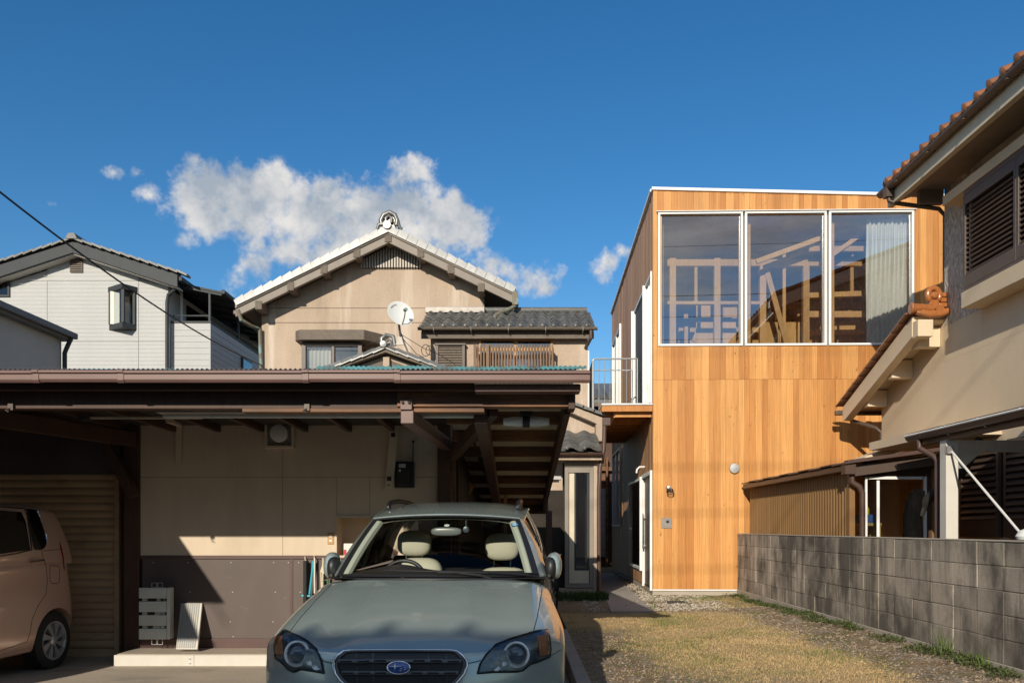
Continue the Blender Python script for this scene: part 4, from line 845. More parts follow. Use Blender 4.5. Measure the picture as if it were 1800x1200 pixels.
# ============================================================ WHITE HOUSE (left)
HY = 22.0
ho = empty('white_house', (-11, 24, 0), 'white sided two storey house with grey roof and a narrow corner bay window', 'house')
ap2 = at(128, 421, HY-.35); hx, hz = ap2.x, ap2.z; hs_ = .315
hxr = at(296, 0, HY).x; hxl = 2*hx-hxr
def hz_(x): return hz-hs_*abs(x-hx)
js = [hxl]+[at(px, 0, HY).x for px in (-80, 83, 243.5)]+[hxr]
zj = at(0, 600, HY).z; zk = at(0, 494, HY).z
def clip(x0, x1, z0, z1):
    pts = [(x0, z0), (x1, z0)]; tp = []
    for x in ([x1]+([hx] if x0 < hx < x1 else [])+[x0]): tp.append((x, min(z1, hz_(x)-.36)))
    return pts+tp
for a, b in zip(js[:-1], js[1:]):
    put(MB().prism(clip(a+.006, b-.006, -.28, zj-.004), 'y', HY, HY+.03), 'siding_panel', 'siding_white', ho)
    put(MB().prism(clip(a+.006, b-.006, zj+.004, zk-.004), 'y', HY, HY+.03), 'siding_panel', 'siding_white', ho)
    if min(hz_(a), hz_(b))-.36 > zk+.06 or a < hx < b: put(MB().prism(clip(a+.006, b-.006, zk+.004, 99), 'y', HY, HY+.03), 'siding_panel', 'siding_white', ho)
lap = MB(); z = -.2
while z < 8.2:
    x0, x1 = hxl, hxr
    if z > hz_(hxr)-.38: d = (hz-.37-z)/hs_; x0, x1 = hx-d, hx+d
    if x1-x0 > .1: lap.box(x0+.02, x1-.02, HY-.005, HY-.001, z, z+.008)
    z += .105
put(lap, 'siding_groove', 'lap', ho, kind='stuff')
put(MB().prism([(hxl+.01, -.28), (hxr-.01, -.28), (hxr-.01, hz_(hxr)-.4), (hx, hz-.4), (hxl+.01, hz_(hxr)-.4)], 'y', HY+.031, 31), 'wall', 'siding_white', ho)
hre = at(312, 0, HY-.35).x; hle = 2*hx-hre
for s, xe in ((-1, hle), (1, hre)):
    put(MB().prism([(hx, hz-.02), (xe, hz_(xe)-.02), (xe, hz_(xe)-.16), (hx, hz-.16)], 'y', HY-.30, 31.3), 'roof', 'trim_grey', ho)
    put(MB().prism([(hx, hz-.06), (xe, hz_(xe)-.06), (xe, hz_(xe)-.38), (hx, hz-.34)], 'y', HY-.36, HY-.301), 'barge_board', 'trim_grey', ho, bevel=.004)
    put(MB().prism([(hx, hz-.34), (xe, hz_(xe)-.36), (xe, hz_(xe)-.40), (hx, hz-.37)], 'y', HY-.30, HY-.003), 'soffit', 'soffit', ho)
    me = tmesh(MB().slab([[Vector((q*s*.29, y, .035*(1-q)+.04*math.cos((y-.1)*6))) for y in (-.02, .03, .1, .18, .26)] for q in (0, 1)], .05), 'verge_tile', 'tile_grey', True, 50)
    n_ = int(abs(xe-hx)/.243)
    for i in range(n_+1): x = hx+s*i*.243; piece(me, 'verge_tile', ho, (x, HY-.40, hz_(x)-.0), (0, s*math.atan(hs_), 0))
put(MB().prism([(hx-.15, hz+.0), (hx+.15, hz+.0), (hx+.08, hz+.14), (hx-.08, hz+.14)], 'y', HY-.44, 31), 'ridge', 'tile_grey', ho)
a, b = at(124, 479, HY), at(146, 442, HY); lv = put(MB().box(a.x, b.x, HY-.04, HY-.002, a.z, b.z), 'gable_louvre', 'alu_brown', ho)
for q in range(10): put(MB().bar((a.x+.02, HY-.05, a.z+.03+q*.052), (b.x-.02, HY-.05, a.z+.03+q*.052), .03, .02, up=(0, .5, 1)), 'slat', 'eave_wood', lv)
# corner bay window
def bayw(pa, pb, pt, pbm, parent):
    c = at((pa+pb)/2+1, 0, HY-.28); l = at(pa, 0, HY); r = at(pb, 0, HY); z1, z0 = at(0, pt, HY-.15).z, at(0, pbm, HY-.15).z; yc = HY-.32
    tri = lambda e: [(l.x-e, HY-.002), (c.x, yc-e*1.2), (r.x+e, HY-.002)]
    f = put(MB().prism(tri(.05), 'z', z1-.13, z1), 'corner_window', 'trim_grey', parent, bevel=.006); put(MB().prism(tri(.02), 'z', z0, z0+.14), 'sill', 'trim_grey', f, bevel=.006)
    for qx, qy, qw in ((c.x, yc+.02, .07), (l.x+.03, HY-.04, .06), (r.x-.03, HY-.04, .06)): put(MB().bar((qx, qy, z0+.14), (qx, qy, z1-.13), qw, qw, up=(0, 1, 0)), 'frame', 'trim_grey', f)
    put(MB().add([(l.x+.03, HY-.03, z0+.14), (c.x, yc+.03, z0+.14), (r.x-.03, HY-.03, z0+.14), (l.x+.03, HY-.03, z1-.13), (c.x, yc+.03, z1-.13), (r.x-.03, HY-.03, z1-.13)], [(0, 1, 4, 3), (1, 2, 5, 4)]), 'pane', 'glass', f, recalc=False)
    put(MB().box(l.x+.06, l.x+.30, HY-.1, HY-.09, z0+.14, z1-.13), 'curtain', 'curtain', f); put(MB().box(l.x+.02, r.x-.02, HY-.02, HY-.004, z0+.14, z1-.13), 'window_recess', 'dark_interior', f)
bayw(193, 239, 502, 578, ho)
a, b = at(-14, 522, HY), at(18, 494, HY); w_ = put(frame_mesh(a.x, b.x, a.z, b.z, HY-.04, HY-.002, .05), 'window', 'trim_grey', ho); put(MB().box(a.x+.05, b.x-.05, HY-.02, HY-.003, a.z+.05, b.z-.05), 'pane', 'glass_tint', w_)
# recessed balcony on the right side with its roof
sx = at(370, 0, HY+.15).x; bzt = at(0, 567, HY+.1).z
put(MB().box(hxr+.005, sx-.031, HY+.15, HY+.18, -.28, bzt), 'siding_panel', 'siding_white', ho)
put(MB().box(sx-.03, sx, HY+.15, 31, -.28, bzt), 'siding_panel', 'siding_white', ho)
lap = MB(); z = -.1
while z < bzt-.1: lap.box(sx+.001, sx+.008, HY+.2, 30.9, z, z+.014); lap.box(hxr+.02, sx-.04, HY+.142, HY+.149, z, z+.012); z += .155
put(lap, 'siding_groove', 'lap', ho, kind='stuff')
put(MB().box(hxr+.004, sx+.02, HY+.13, HY+.20, bzt+.002, bzt+.05).box(sx-.05, sx+.02, HY+.2, 31, bzt+.002, bzt+.05), 'parapet_cap', 'trim_grey', ho)
rl = put(MB().tube([(hxr+.05, HY+.17, bzt+.20), (sx-.02, HY+.17, bzt+.20), (sx-.02, 31, bzt+.20)], .02, 8), 'balcony_rail', 'trim_grey', ho)
for y in (HY+.17, 24.4, 26.6, 28.8): put(MB().box(sx-.05, sx-.0, y-.03, y+.03, bzt+.05, bzt+.80), 'balcony_post', 'trim_grey', ho)
a, b = at(329, 0, HY+1.6), at(360, 0, HY+1.6)
put(MB().box(hxr-.012, hxr-.001+.02, HY+1.2, HY+3.2, bzt-.3, bzt+.75), 'balcony_door', 'glass_tint', ho)
ry = [(hxr-.3, hz_(hxr)-.15), (sx+.45, bzt+.72)]
P0 = [[Vector((hxr+.05, y, bzt+1.09)), Vector((sx+.32, y, bzt+.82))] for y in (HY+.1, 31)]
put(MB().slab(P0, .05), 'balcony_roof', 'trim_grey', ho)
for y in np.arange(HY+.15, 31, .9): put(MB().bar((hxr+.05, y, bzt+1.01), (sx+.30, y, bzt+.75), .05, .07), 'balcony_rafter', 'trim_grey', ho)
put(MB().tube([(sx+.36, HY+.05, bzt+.80), (sx+.36, 31, bzt+.78)], .06, 8), 'gutter', 'trim_grey', ho)
put(MB().tube([(hre-.02, HY-.2, hz_(hre)-.3), (hxr+.03, HY-.08, hz_(hxr)-.62), (hxr-.01, HY-.06, hz_(hxr)-.8), (hxr-.01, HY-.06, 0)], .045, 8), 'downpipe', 'trim_grey', ho, smooth=True)
put(MB().box(hre-.05, hre+.10, HY-.3, 31, hz_(hre)-.20, hz_(hre)-.08), 'gutter', 'trim_grey', ho, bevel=.02)
wy = 24.6; w_ = put(MB().box(sx+.001, sx+.06, wy-.05, wy+.85, bzt-1.05, bzt-.40), 'window', 'trim_grey', ho); put(MB().box(sx+.0605, sx+.066, wy, wy+.8, bzt-1.0, bzt-.45), 'pane', 'glass_dark', w_)
put(MB().tube([(hxr+.10, HY+.6, bzt+.0), (hxr+.10, HY+.6, bzt+.9), (hxr+.04, HY+.6, bzt+1.0)], .04, 8), 'vent_pipe', 'white_plastic', ho, smooth=True)

# ============================================================ GREY HOUSE (far left, lower)
gf = at(129, 588, 17.0)
gh = empty('grey_house', (-11, 14, 0), 'grey rendered building in shade at the left edge, its eave running towards the white house', 'house')
put(MB().box(-15, gf.x-.16, 9.0, 16.85, -.28, gf.z-.12), 'wall', 'grey_wall', gh)
put(MB().prism([(gf.x, gf.z), (-12, gf.z+1.1), (-15, gf.z+1.1), (-15, gf.z-.10), (gf.x-.02, gf.z-.15), (gf.x, gf.z-.15)], 'y', 8.6, 17.0), 'roof', 'roof_grey', gh, bevel=.02)
put(MB().box(gf.x+.002, gf.x+.09, 8.6, 17.02, gf.z-.10, gf.z+.02), 'gutter', 'roof_grey', gh, bevel=.02)
put(MB().tube([(gf.x+.03, 16.86, gf.z-.1), (gf.x-.06, 16.86, gf.z-.3), (gf.x-.10, 16.86, gf.z-.4), (gf.x-.10, 16.86, 0)], .045, 8), 'downpipe', 'trim_grey', gh, smooth=True)

# ============================================================ HOUSES BEHIND THE ALLEY
bk = empty('back_house', (2.5, 26, 0), 'dark timber boarded house at the far end of the alley', 'house')
x0, x1 = 1.0, 6
put(MB().box(x0, x1, 26.5, 32, -.28, 5.2), 'wall', 'timber_dark', bk)
for i in range(13):
    put(MB().box(2.1, 2.75, 26.46-.004*(i % 2), 26.495, .3+i*.24, .3+i*.24+.232), 'board', 'siding_white' if i < 9 else 'timber_brown', bk)
put(MB().prism([(26.2, 5.2), (28.5, 6.1), (28.5, 6.0), (26.2, 5.08)], 'x', x0-.2, x1), 'roof', 'tile_grey', bk)
for i in range(9): put(MB().tube([(x0+.1+i*.24, 26.15, 5.27), (x0+.1+i*.24, 27.6, 5.84)], .07, 8), 'roof_tile', 'tile_shiny', bk, smooth=True)
put(MB().box(x0-.2, x1, 26.1, 26.3, 4.98, 5.1).box(2.2, 2.6, 26.3, 26.49, 3.3, 3.5), 'eave', 'eave_wood', bk)
put(MB().box(2.05, 3.0, 26.3, 26.45, 3.0, 3.12).box(2.68, 2.74, 26.2, 26.45, -.1, 3.4), 'trim', 'timber_brown', bk)
single(MB().box(2.05, 2.45, 25.7, 25.95, .05, 1.4).box(2.07, 2.43, 25.66, 25.7, .9, 1.36).lathe([(.14, 0), (.14, .012)], (2.25, 25.68, .45), 'y', 16), 'heater_unit', 'paint_cream', 'pale metal boiler cabinet at the end of the alley', 'boiler', bevel=.01)

# ============================================================ HOUSE ACROSS THE STREET (behind the camera; its shade falls on the bonnet)
nb_ = empty('street_house', (-3, -9, 0), 'long house across the street whose roof edge shades the front of the green car', 'house')
SY0 = -6.0; SZ = .655+(4.72-SY0)*math.tan(R(SUN_EL))/math.cos(R(SUN_AZ))
put(MB().box(-20, 4, -14, SY0-.5, -.3, SZ-.8), 'wall', 'stucco_tan', nb_)
put(MB().prism([(SY0-.3, SZ-.25), (SY0, SZ-.06), (SY0, SZ-.2), (SY0-.5, SZ-.9)], 'x', -20.5, 4.5), 'eave', 'eave_wood', nb_)
put(MB().prism([(SY0-9, SZ-2.5), (SY0, SZ-.05), (SY0, SZ-.2), (SY0-9, SZ-2.7)], 'x', -20.5, 4.5), 'roof', 'tile_grey', nb_)
rt = tmesh(MB().lathe([(.01, -.3), (.04, -.3), (.04, .3), (.01, .3)], (0, 0, 0), 'y', 12), 'ridge_tile', 'tile_grey', True, 50)
for i in range(44): piece(rt, 'ridge_tile', nb_, (-13.9+i*.44, SY0-.25, SZ-.03))
# overhead lines along the street
for i, (z0, z1, y) in enumerate(((13.4, 13.5, -4.6), (11.3, 11.45, -4.6), (10.4, 10.5, -4.4), (9.6, 9.6, -4.8), (8.6, 8.5, -5.0))):
    single(MB().tube([(-26+52*t/16, y, z0+(z1-z0)*t/16-.5*4*(t/16)*(1-t/16)) for t in range(17)], .012 if i else .008, 6), 'street_cable', 'wire', ['highest overhead wire along the street, thinnest of them', 'second overhead wire from the top along the street', 'third overhead wire from the top along the street', 'fourth overhead wire from the top along the street', 'lowest overhead wire along the street'][i], 'cable', 'overhead wires along the street', smooth=True, ang=180)
for x, l in ((-26, 'left concrete utility pole carrying the street wires'), (26, 'right concrete utility pole carrying the street wires')):
    up = empty('utility_pole', (x, -4.8, 0), l, 'utility pole', 'utility poles')
    put(MB().tube([(x, -4.8, -.3), (x, -4.8, 13.8)], [.17, .11], 14), 'pole', 'concrete_path', up, smooth=True); put(MB().box(x-.05, x+.05, -5.6, -4.0, 11.2, 11.3).box(x-.05, x+.05, -5.6, -4.0, 9.5, 9.6), 'crossarm', 'galv', up)
# service cable from the street to the tan house
A_, B_ = at(-60, 290, 9.5), at(459, 641, 18.9)
single(MB().tube([A_.lerp(B_, t/20)+Vector((0, 0, -.84*max(0, t/20)*(1-t/20))) for t in range(-30, 21)], .013, 6), 'service_cable', 'wire', 'thin black cable crossing the white house down to the tan house', 'cable', smooth=True, ang=180)
M('cyan_plastic', (.06, .42, .55), .4); M('green_plastic', (.03, .22, .09), .4); M('red_plastic', (.5, .04, .05), .4); M('grey_slat', (.58, .61, .55), .5, noise=((5, 5, 5), .1)); M('blue_plastic', (.05, .10, .35), .4); M('yellow_plastic', (.6, .48, .04), .4)
# ============================================================ CARPORT
KY, KW = 6.2, 8.8                 # fascia gutter, cream wall
kp = empty('carport', (-3, 8.8, 0), 'dark timber carport with a brown gutter and corrugated roof over the cars', 'carport')
kxr = at(1037, 0, KY).x
zg1, zg0 = at(0, 652, KY).z, at(0, 674, KY).z
# fascia gutter in lengths with joint sleeves
g = MB(); prof = [(KY+.02, zg0+.012), (KY-.04, zg0), (KY-.055, zg0+.02), (KY-.055, zg1-.03), (KY-.07, zg1-.026), (KY-.07, zg1-.012), (KY-.05, zg1), (KY+.02, zg1)]
js_ = [-9.0, -6.1, at(70, 0, KY).x, at(218, 0, KY).x, at(540, 0, KY).x, at(700, 0, KY).x, kxr]
for a, b in zip(js_[:-1], js_[1:]):
    dz_ = random.uniform(-.004, .004); put(MB().prism([(y, z+dz_) for y, z in prof], 'x', a+.001, b-.001), 'gutter', 'pvc_brown', kp, bevel=.004)
pr2 = [(y+(-.005 if y < KY else .0), z+(.004 if z > zg0+.05 else -.004)) for y, z in prof]
for x in js_[1:-1]: put(MB().prism(pr2, 'x', x-.025, x+.025), 'gutter_sleeve', 'pvc_brown', kp, bevel=.003)
# corrugated roofing: crests along Y; the right bay tips back a little more
def roofz(x, y): return zg1+.01-(y-KY)*(.085 if x > -.66 else .012)
def corr(x0, x1, y0, y1, mat, name, dz=0, amp=.006, pitch=.036):
    n_ = int((x1-x0)/pitch*8); P = [[Vector((x, y, roofz((x0+x1)/2, y)+amp*math.sin(2*math.pi*x/pitch)+dz)) for y in (y0, y1)] for x in np.linspace(x0, x1, n_)]
    g = MB(); g.slab(P, .003); return put(g, name, mat, kp, smooth=True, ang=60)
corr(-9, -4.80, 3.1, 4.2, 'corrugated_iron', 'roof_sheet'); corr(-9, -4.40, 4.2, 13, 'corrugated_iron', 'roof_sheet'); corr(-4.398, -.66, KY-.03, 13, 'corrugated_iron', 'roof_sheet'); corr(-.66, kxr-.1, KY-.03, 14.2, 'translucent_sheet', 'roof_sheet')
for (pa, pb, dz_) in ((560, 690, .0), (692, 760, .004), (762, 900, -.002), (902, 1030, .002)):
    a, b = at(pa, 0, KY).x, at(pb, 0, KY).x
    P = [[Vector((x, y, zg1+.004+dz_+.005*math.sin(2*math.pi*x/.036)+z)) for (y, z) in ((KY-.046, -.0), (KY-.05, .022), (KY-.02, .026))] for x in np.linspace(a, b, int((b-a)/.036*6))]
    put(MB().grid(P), 'roof_edge_sheet', 'teal_sheet', kp, smooth=True)
# front beam, second beam, eave boards
put(MB().box(-9, at(850, 0, 6.5).x, 6.45, 6.57, at(0, 720, 6.5).z, at(0, 684, 6.5).z), 'beam', 'timber_dark', kp, bevel=.006)
put(MB().box(at(700, 0, 6.5).x, at(1008, 0, 6.5).x, 6.43, 6.57, at(0, 717, 6.5).z, at(0, 690, 6.5).z), 'beam', 'timber_brown', kp, bevel=.006)
put(MB().box(at(430, 0, 6.5).x, at(852, 0, 6.5).x, 6.44, 6.58, at(0, 726, 6.5).z, at(0, 719, 6.5).z), 'beam', 'timber_brown', kp, bevel=.004)
put(MB().box(at(835, 0, 6.3).x, at(1020, 0, 6.3).x, 6.25, 6.40, at(0, 690, 6.3).z, at(0, 676, 6.3).z), 'eave_board', 'pvc_brown', kp, bevel=.01)
put(MB().box(-9, at(834, 0, 6.3).x, 6.3, 6.36, at(0, 685, 6.3).z, at(0, 672, 6.3).z), 'eave_board', 'timber_dark', kp)
put(MB().box(at(998, 0, 6.5).x, at(1010, 0, 6.5).x, 6.40, 6.60, at(0, 722, 6.5).z, at(0, 688, 6.5).z), 'beam_end', 'timber_dark', kp, bevel=.006)
put(MB().box(at(992, 0, 6.6).x, at(1000, 0, 6.6).x+.0, 6.60, 14.0, 0, .001).__class__().bar((at(997, 0, 6.6).x, 6.60, roofz(0, 6.6)-.16), (at(997, 0, 6.6).x+.02, 14.0, roofz(0, 14)-.16), .05, .16), 'rafter', 'timber_dark', kp)
put(MB().bar((at(848, 0, 6.9).x, 6.60, roofz(0, 6.6)-.22), (-.36, 14.0, roofz(0, 14)-.2), .10, .18), 'rafter', 'timber_dark', kp)
# underside of the right bay: pale boards between dark purlins
for i, y in enumerate((6.62, 7.33, 8.12, 9.0, 10.0, 11.1, 12.3, 13.6)):
    ny = (7.33, 8.12, 9.0, 10.0, 11.1, 12.3, 13.6, 14.2)[i]
    P = [[Vector((x, yy_, roofz(0, yy_)-.04)) for yy_ in (y, ny)] for x in (-.64, kxr-.13)]
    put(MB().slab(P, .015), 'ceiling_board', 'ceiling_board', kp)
    put(MB().box(-.64, kxr-.14, y, y+.10, roofz(0, y)-.16, roofz(0, y)-.056), 'purlin', 'timber_brown', kp, bevel=.004)
put(MB().box(-.70, kxr-.05, 13.9, 14.05, -.2, 1.62).__class__().box(-.70, kxr-.05, 13.9, 14.02, 1.45, 1.66), 'beam', 'timber_dark', kp)
for x in (-.42, .43): put(MB().box(x, x+.10, 13.88, 14.0, -.15, 1.5), 'post', 'timber_dark', kp)
# rear enclosure of the bay
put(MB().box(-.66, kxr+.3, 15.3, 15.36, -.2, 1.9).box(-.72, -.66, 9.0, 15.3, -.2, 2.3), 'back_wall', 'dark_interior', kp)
# ceiling over the left bay
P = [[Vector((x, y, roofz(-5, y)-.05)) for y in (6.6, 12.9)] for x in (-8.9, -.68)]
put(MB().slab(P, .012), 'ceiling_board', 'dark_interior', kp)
for x in np.arange(-8.6, -.9, .455): put(MB().bar((x, 6.58, roofz(-5, 6.58)-.10), (x, 8.78, roofz(-5, 8.8)-.10), .045, .07), 'rafter', 'timber_dark', kp)
put(MB().box(-8.85, -8.75, 4.4, 9.4, -.3, 2.36), 'side_wall', 'panel_brown', kp)  # unseen end wall, added to keep side light out of the left bay
# posts and braces
px0, px1 = at(219, 0, KW).x, at(246, 0, KW).x
put(MB().box(px0, px1, KW-.02, KW+.14, -.12, 2.36), 'post', 'timber_dark', kp, bevel=.006)
px2, px3 = at(770, 0, KW).x, at(793, 0, KW).x
put(MB().box(px2, px3, KW-.06, KW+.10, -.12, 2.3), 'post', 'timber_dark', kp, bevel=.006)
put(MB().box(px3+.01, px3+.05, KW-.03, KW+.02, -.1, 2.25), 'post', 'timber_brown', kp)
put(MB().bar(at(236, 872, KW-.1), at(186, 778, KW-.1), .10, .10, up=(0, 1, 0)), 'brace', 'timber_dark', kp)
put(MB().bar(at(232, 772, KW-.1), at(-60, 728, 6.9), .10, .14), 'tie_beam', 'timber_dark', kp)
put(MB().bar(at(796, 800, KW-.1), at(868, 718, 6.62), .07, .12), 'brace', 'timber_dark', kp)
put(MB().bar(at(832, 752, 8.2), at(875, 880, 13.4), .08, .12), 'rafter', 'timber_brown', kp)
put(MB().bar(at(834, 760, 8.1), at(848, 798, 9.6), .03, .06), 'batten', 'paint_cream', kp)
# square tube bolted to the beam
ta, tb = at(715.5, 732, 6.42), Vector((at(786, 0, KW).x, KW-.07, at(0, 783, KW).z))
tube = put(MB().bar(ta, tb, .10, .105), 'square_tube', 'pvc_brown', kp, bevel=.006)
put(MB().box(ta.x-.05, ta.x+.04, 6.40, 6.425, ta.z+.05, ta.z+.13).box(ta.x-.045, ta.x+.035, 6.425, 6.6, ta.z+.054, ta.z+.07), 'bracket', 'pvc_brown', tube, bevel=.004)
for x in (-.025, .025): put(MB().lathe([(.012, 0), (.012, -.012), (.002, -.014)], (ta.x-.005+x, 6.40, ta.z+.105), 'y', 8), 'bolt', 'black', tube)
for p in ((20, 715), (540, 716)): c = at(p[0], p[1], 6.44); put(MB().box(c.x-.02, c.x+.02, 6.425, 6.449, c.z-.025, c.z+.025).tube([(c.x, 6.43, c.z-.01), (c.x-.02, 6.40, c.z-.03), (c.x+.01, 6.39, c.z-.045)], .006, 6), 'hook', 'alu_brown', kp)

# ------------------------------------------------------------ CREAM WALL with brown wainscot behind the cars
ZF = drive_z(9)+.118            # top of the step
cw = empty('cream_wall', (-2.2, KW, 0), 'cream wall panels above a brown wainscot at the back of the carport', 'wall')
cx0, cx1 = px1+.004, px2-.004
zq, zt4 = at(0, 976, KW).z, at(0, 738, KW).z+.12; zh = at(0, 838, KW).z
nx0, nx1, nz1 = at(592, 0, KW).x, at(650, 0, KW).x, at(0, 909, KW).z    # niche
mid = at(497, 0, KW).x
def wpanel(x0, x1, z0, z1, name='wall_panel', mat='cream_wall', y=KW): put(MB().box(x0+.0015, x1-.0015, y, y+.04, z0+.0015, z1-.0015), name, mat, cw, bevel=.0015)
wpanel(cx0, mid, zh, zt4); wpanel(mid, cx1, zh, zt4); wpanel(cx0, mid, zq, zh); wpanel(mid, nx0, zq, zh); wpanel(nx1, cx1, zq, zh); wpanel(nx0, nx1, nz1, zh)
put(MB().box(cx0, cx1, KW+.30, KW+.36, -.12, zt4).box(nx0-.004, nx0, KW+.04, KW+.3, zq, nz1).box(nx1, nx1+.004, KW+.04, KW+.3, zq, nz1).box(nx0, nx1, KW+.04, KW+.3, nz1, nz1+.004).box(nx0, nx1, KW+.04, KW+.3, zq-.004, zq), 'niche_lining', 'cream_wall', cw)
put(frame_mesh(nx0-.02, nx1+.02, zq-.02, nz1+.02, KW-.012, KW-.001, .022), 'niche_frame', 'cream_wall', cw)
zsk = ZF+.10
bm = at(512, 0, KW).x
for a, b in ((cx0, bm), (bm, at(690, 0, KW).x), (at(690, 0, KW).x, cx1)): put(MB().box(a+.016, b-.016, KW+.006, KW+.04, zsk, zq-.03), 'wainscot_panel', 'panel_brown', cw)
put(MB().box(cx0, cx1, KW-.008, KW+.04, zq-.035, zq-.0), 'dado_rail', 'trim_brown', cw, bevel=.003)
for x in (bm, at(690, 0, KW).x): put(MB().box(x-.016, x+.016, KW-.002, KW+.04, zsk, zq-.036), 'batten', 'trim_brown', cw)
put(MB().box(cx0, cx1, KW-.012, KW+.04, ZF, zsk-.001), 'skirting', 'trim_brown', cw, bevel=.003)
# fixing screws and scuffs on the wainscot
scr = tmesh(MB().lathe([(.006, 0), (.006, -.003), (.001, -.004)], (0, 0, 0), 'y', 8), 'screw', 'soffit')
for px in (268, 330, 405, 480, 506, 524, 590, 640):
    for py in (988, 1040, 1092, 1118): p = at(px+(py % 7), py, KW+.006); piece(scr, 'screw', cw, p)
# step
sx0, sx1 = at(203, 0, 8.35).x, -.68
st = empty('wall_step', (-2, 8.6, -.15), 'whitewashed concrete step along the foot of the cream wall', 'step')
put(MB().box(sx0, sx1, 8.37, 9.2, -.3, ZF), 'slab', 'concrete', st, bevel=.008)
jx = at(342, 0, 8.35).x
for a, b in ((sx0-.01, jx), (jx, sx1)): put(MB().box(a+.001, b-.001, 8.335, 8.368, drive_z(8.35)-.02, ZF-.006), 'step_board', 'white_paint', st, bevel=.003)
for z in (.03, .075): put(MB().lathe([(.011, 0), (.011, -.006), (.002, -.007)], (jx-.04, 8.335, drive_z(8.35)+z), 'y', 8), 'screw', 'galv', st)

# ------------------------------------------------------------ GARAGE SHUTTER
gs = empty('garage_shutter', (-5, 9.3, 0), 'closed brown steel roller shutter behind the bronze hatchback', 'shutter')
SYY = 9.0; sxr = at(204, 0, SYY).x; szt = at(0, 834, SYY).z; szb = drive_z(9)
slm = tmesh(MB().prism([(0, 0), (-.012, .012), (-.016, .04), (-.012, .068), (0, .08)], 'x', 0, 1), 'slat', 'shutter_steel', True, 60)
z = szb+.09
while z < szt-.02: piece(slm, 'slat', gs, (-8.6, SYY, z), scale=(sxr+8.6, 1, 1)); z += .0815
put(MB().box(-8.6, sxr, SYY-.03, SYY+.03, szb, szb+.085), 'bottom_rail', 'shutter_steel', gs, bevel=.004)
put(MB().box(sxr+.001, sxr+.055, SYY-.05, SYY+.05, szb, szt), 'guide_rail', 'shutter_steel', gs, bevel=.003)
put(MB().box(-8.6, sxr+.05, SYY-.02, SYY+.2, szt+.001, 2.36), 'lintel_panel', 'panel_brown', gs)
put(MB().box(sxr+.056, px0-.002, SYY, SYY+.1, szb, 2.36), 'jamb', 'timber_dark', gs)
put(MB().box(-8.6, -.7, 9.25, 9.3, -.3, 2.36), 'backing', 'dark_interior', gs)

# ------------------------------------------------------------ THINGS ON AND AGAINST THE CREAM WALL
vx = at(493, 763, KW); vf = empty('extractor_vent', (vx.x, KW, vx.z), 'round white extractor vent in a cream square frame high on the cream wall', 'vent')
vr = at(519, 0, KW).x-vx.x
put(frame_mesh(vx.x-vr, vx.x+vr, vx.z-vr*.95, vx.z+vr*.95, KW-.05, KW-.001, .028), 'frame', 'cream_wall', vf, bevel=.004)
put(MB().box(vx.x-vr+.03, vx.x+vr-.03, KW-.02, KW-.002, vx.z-vr+.03, vx.z+vr-.03), 'back_plate', 'barge', vf)
put(MB().lathe([(.02, -.02), (.085, -.02), (.095, -.05), (.09, -.075), (.06, -.085), (.004, -.088)], (vx.x, KW, vx.z+.005), 'y', 28), 'cowl', 'lamp_white', vf, smooth=True)
a, b = at(684, 858, KW-.06), at(694, 747, KW-.10)
lb = empty('hanging_bracket', (a.x, KW-.05, a.z), 'cream painted steel strip with bolt holes leaning on the wall beside the black meter', 'bracket')
put(MB().bar(a, b, .085, .02, up=(0, 1, 0)), 'strip', 'paint_cream', lb, bevel=.003)
for t, w in ((.15, .022), (.84, .022), (.05, .008), (.95, .008)):
    c = a.lerp(b, t); put(MB().box(c.x-w, c.x+w, c.y-.052, c.y-.044, c.z-w, c.z+w), 'bolt_hole', 'black', lb)
put(MB().bar(at(314, 742, KW-.04), at(314, 815, KW-.02), .06, .02, up=(0, 1, 0)).bar(at(296, 738, KW-.5), at(316, 745, KW-.05), .05, .05), 'side_bracket', 'cream_wall', cw)
c = at(712, 832, KW); mt = empty('wall_handset', (c.x, KW, c.z), 'black handset in its cradle with a small aerial fixed to the cream wall', 'handset')
put(MB().box(c.x-.105, c.x+.10, KW-.03, KW-.001, c.z-.15, c.z+.125), 'base_plate', 'trim_grey', mt, bevel=.01)
put(MB().prism([(c.x-.075, c.z-.13), (c.x+.06, c.z-.13), (c.x+.07, c.z+.02), (c.x+.03, c.z+.115), (c.x-.05, c.z+.115), (c.x-.08, c.z+.02)], 'y', KW-.10, KW-.031), 'body', 'black', mt, bevel=.015)
put(MB().box(c.x-.05, c.x+.02, KW-.108, KW-.101, c.z+.055, c.z+.095), 'display', 'galv', mt); put(MB().lathe([(.012, 0), (.012, -.006)], (c.x-.04, KW-.10, c.z+.025), 'y', 10), 'button', 'lamp_white', mt)
put(MB().tube([(c.x+.085, KW-.02, c.z+.10), (c.x+.088, KW-.03, c.z+.32)], .006, 6).lathe([(.004, 0), (.014, .005), (.014, .02), (.002, .028)], (c.x+.088, KW-.03, c.z+.32), 'z', 8), 'aerial', 'black', mt)
c = at(581.5, 946, KW); so = empty('wall_socket', (c.x, KW, c.z), 'small yellowed double power socket on the cream wall beside the niche', 'socket')
put(MB().box(c.x-.034, c.x+.034, KW-.008, KW-.0005, c.z-.06, c.z+.06), 'plate', 'sash_wood', so, bevel=.003)
for z in (-.022, .022): put(MB().box(c.x-.015, c.x+.015, KW-.012, KW-.008, c.z+z-.012, c.z+z+.012), 'outlet', 'lamp_white', so)
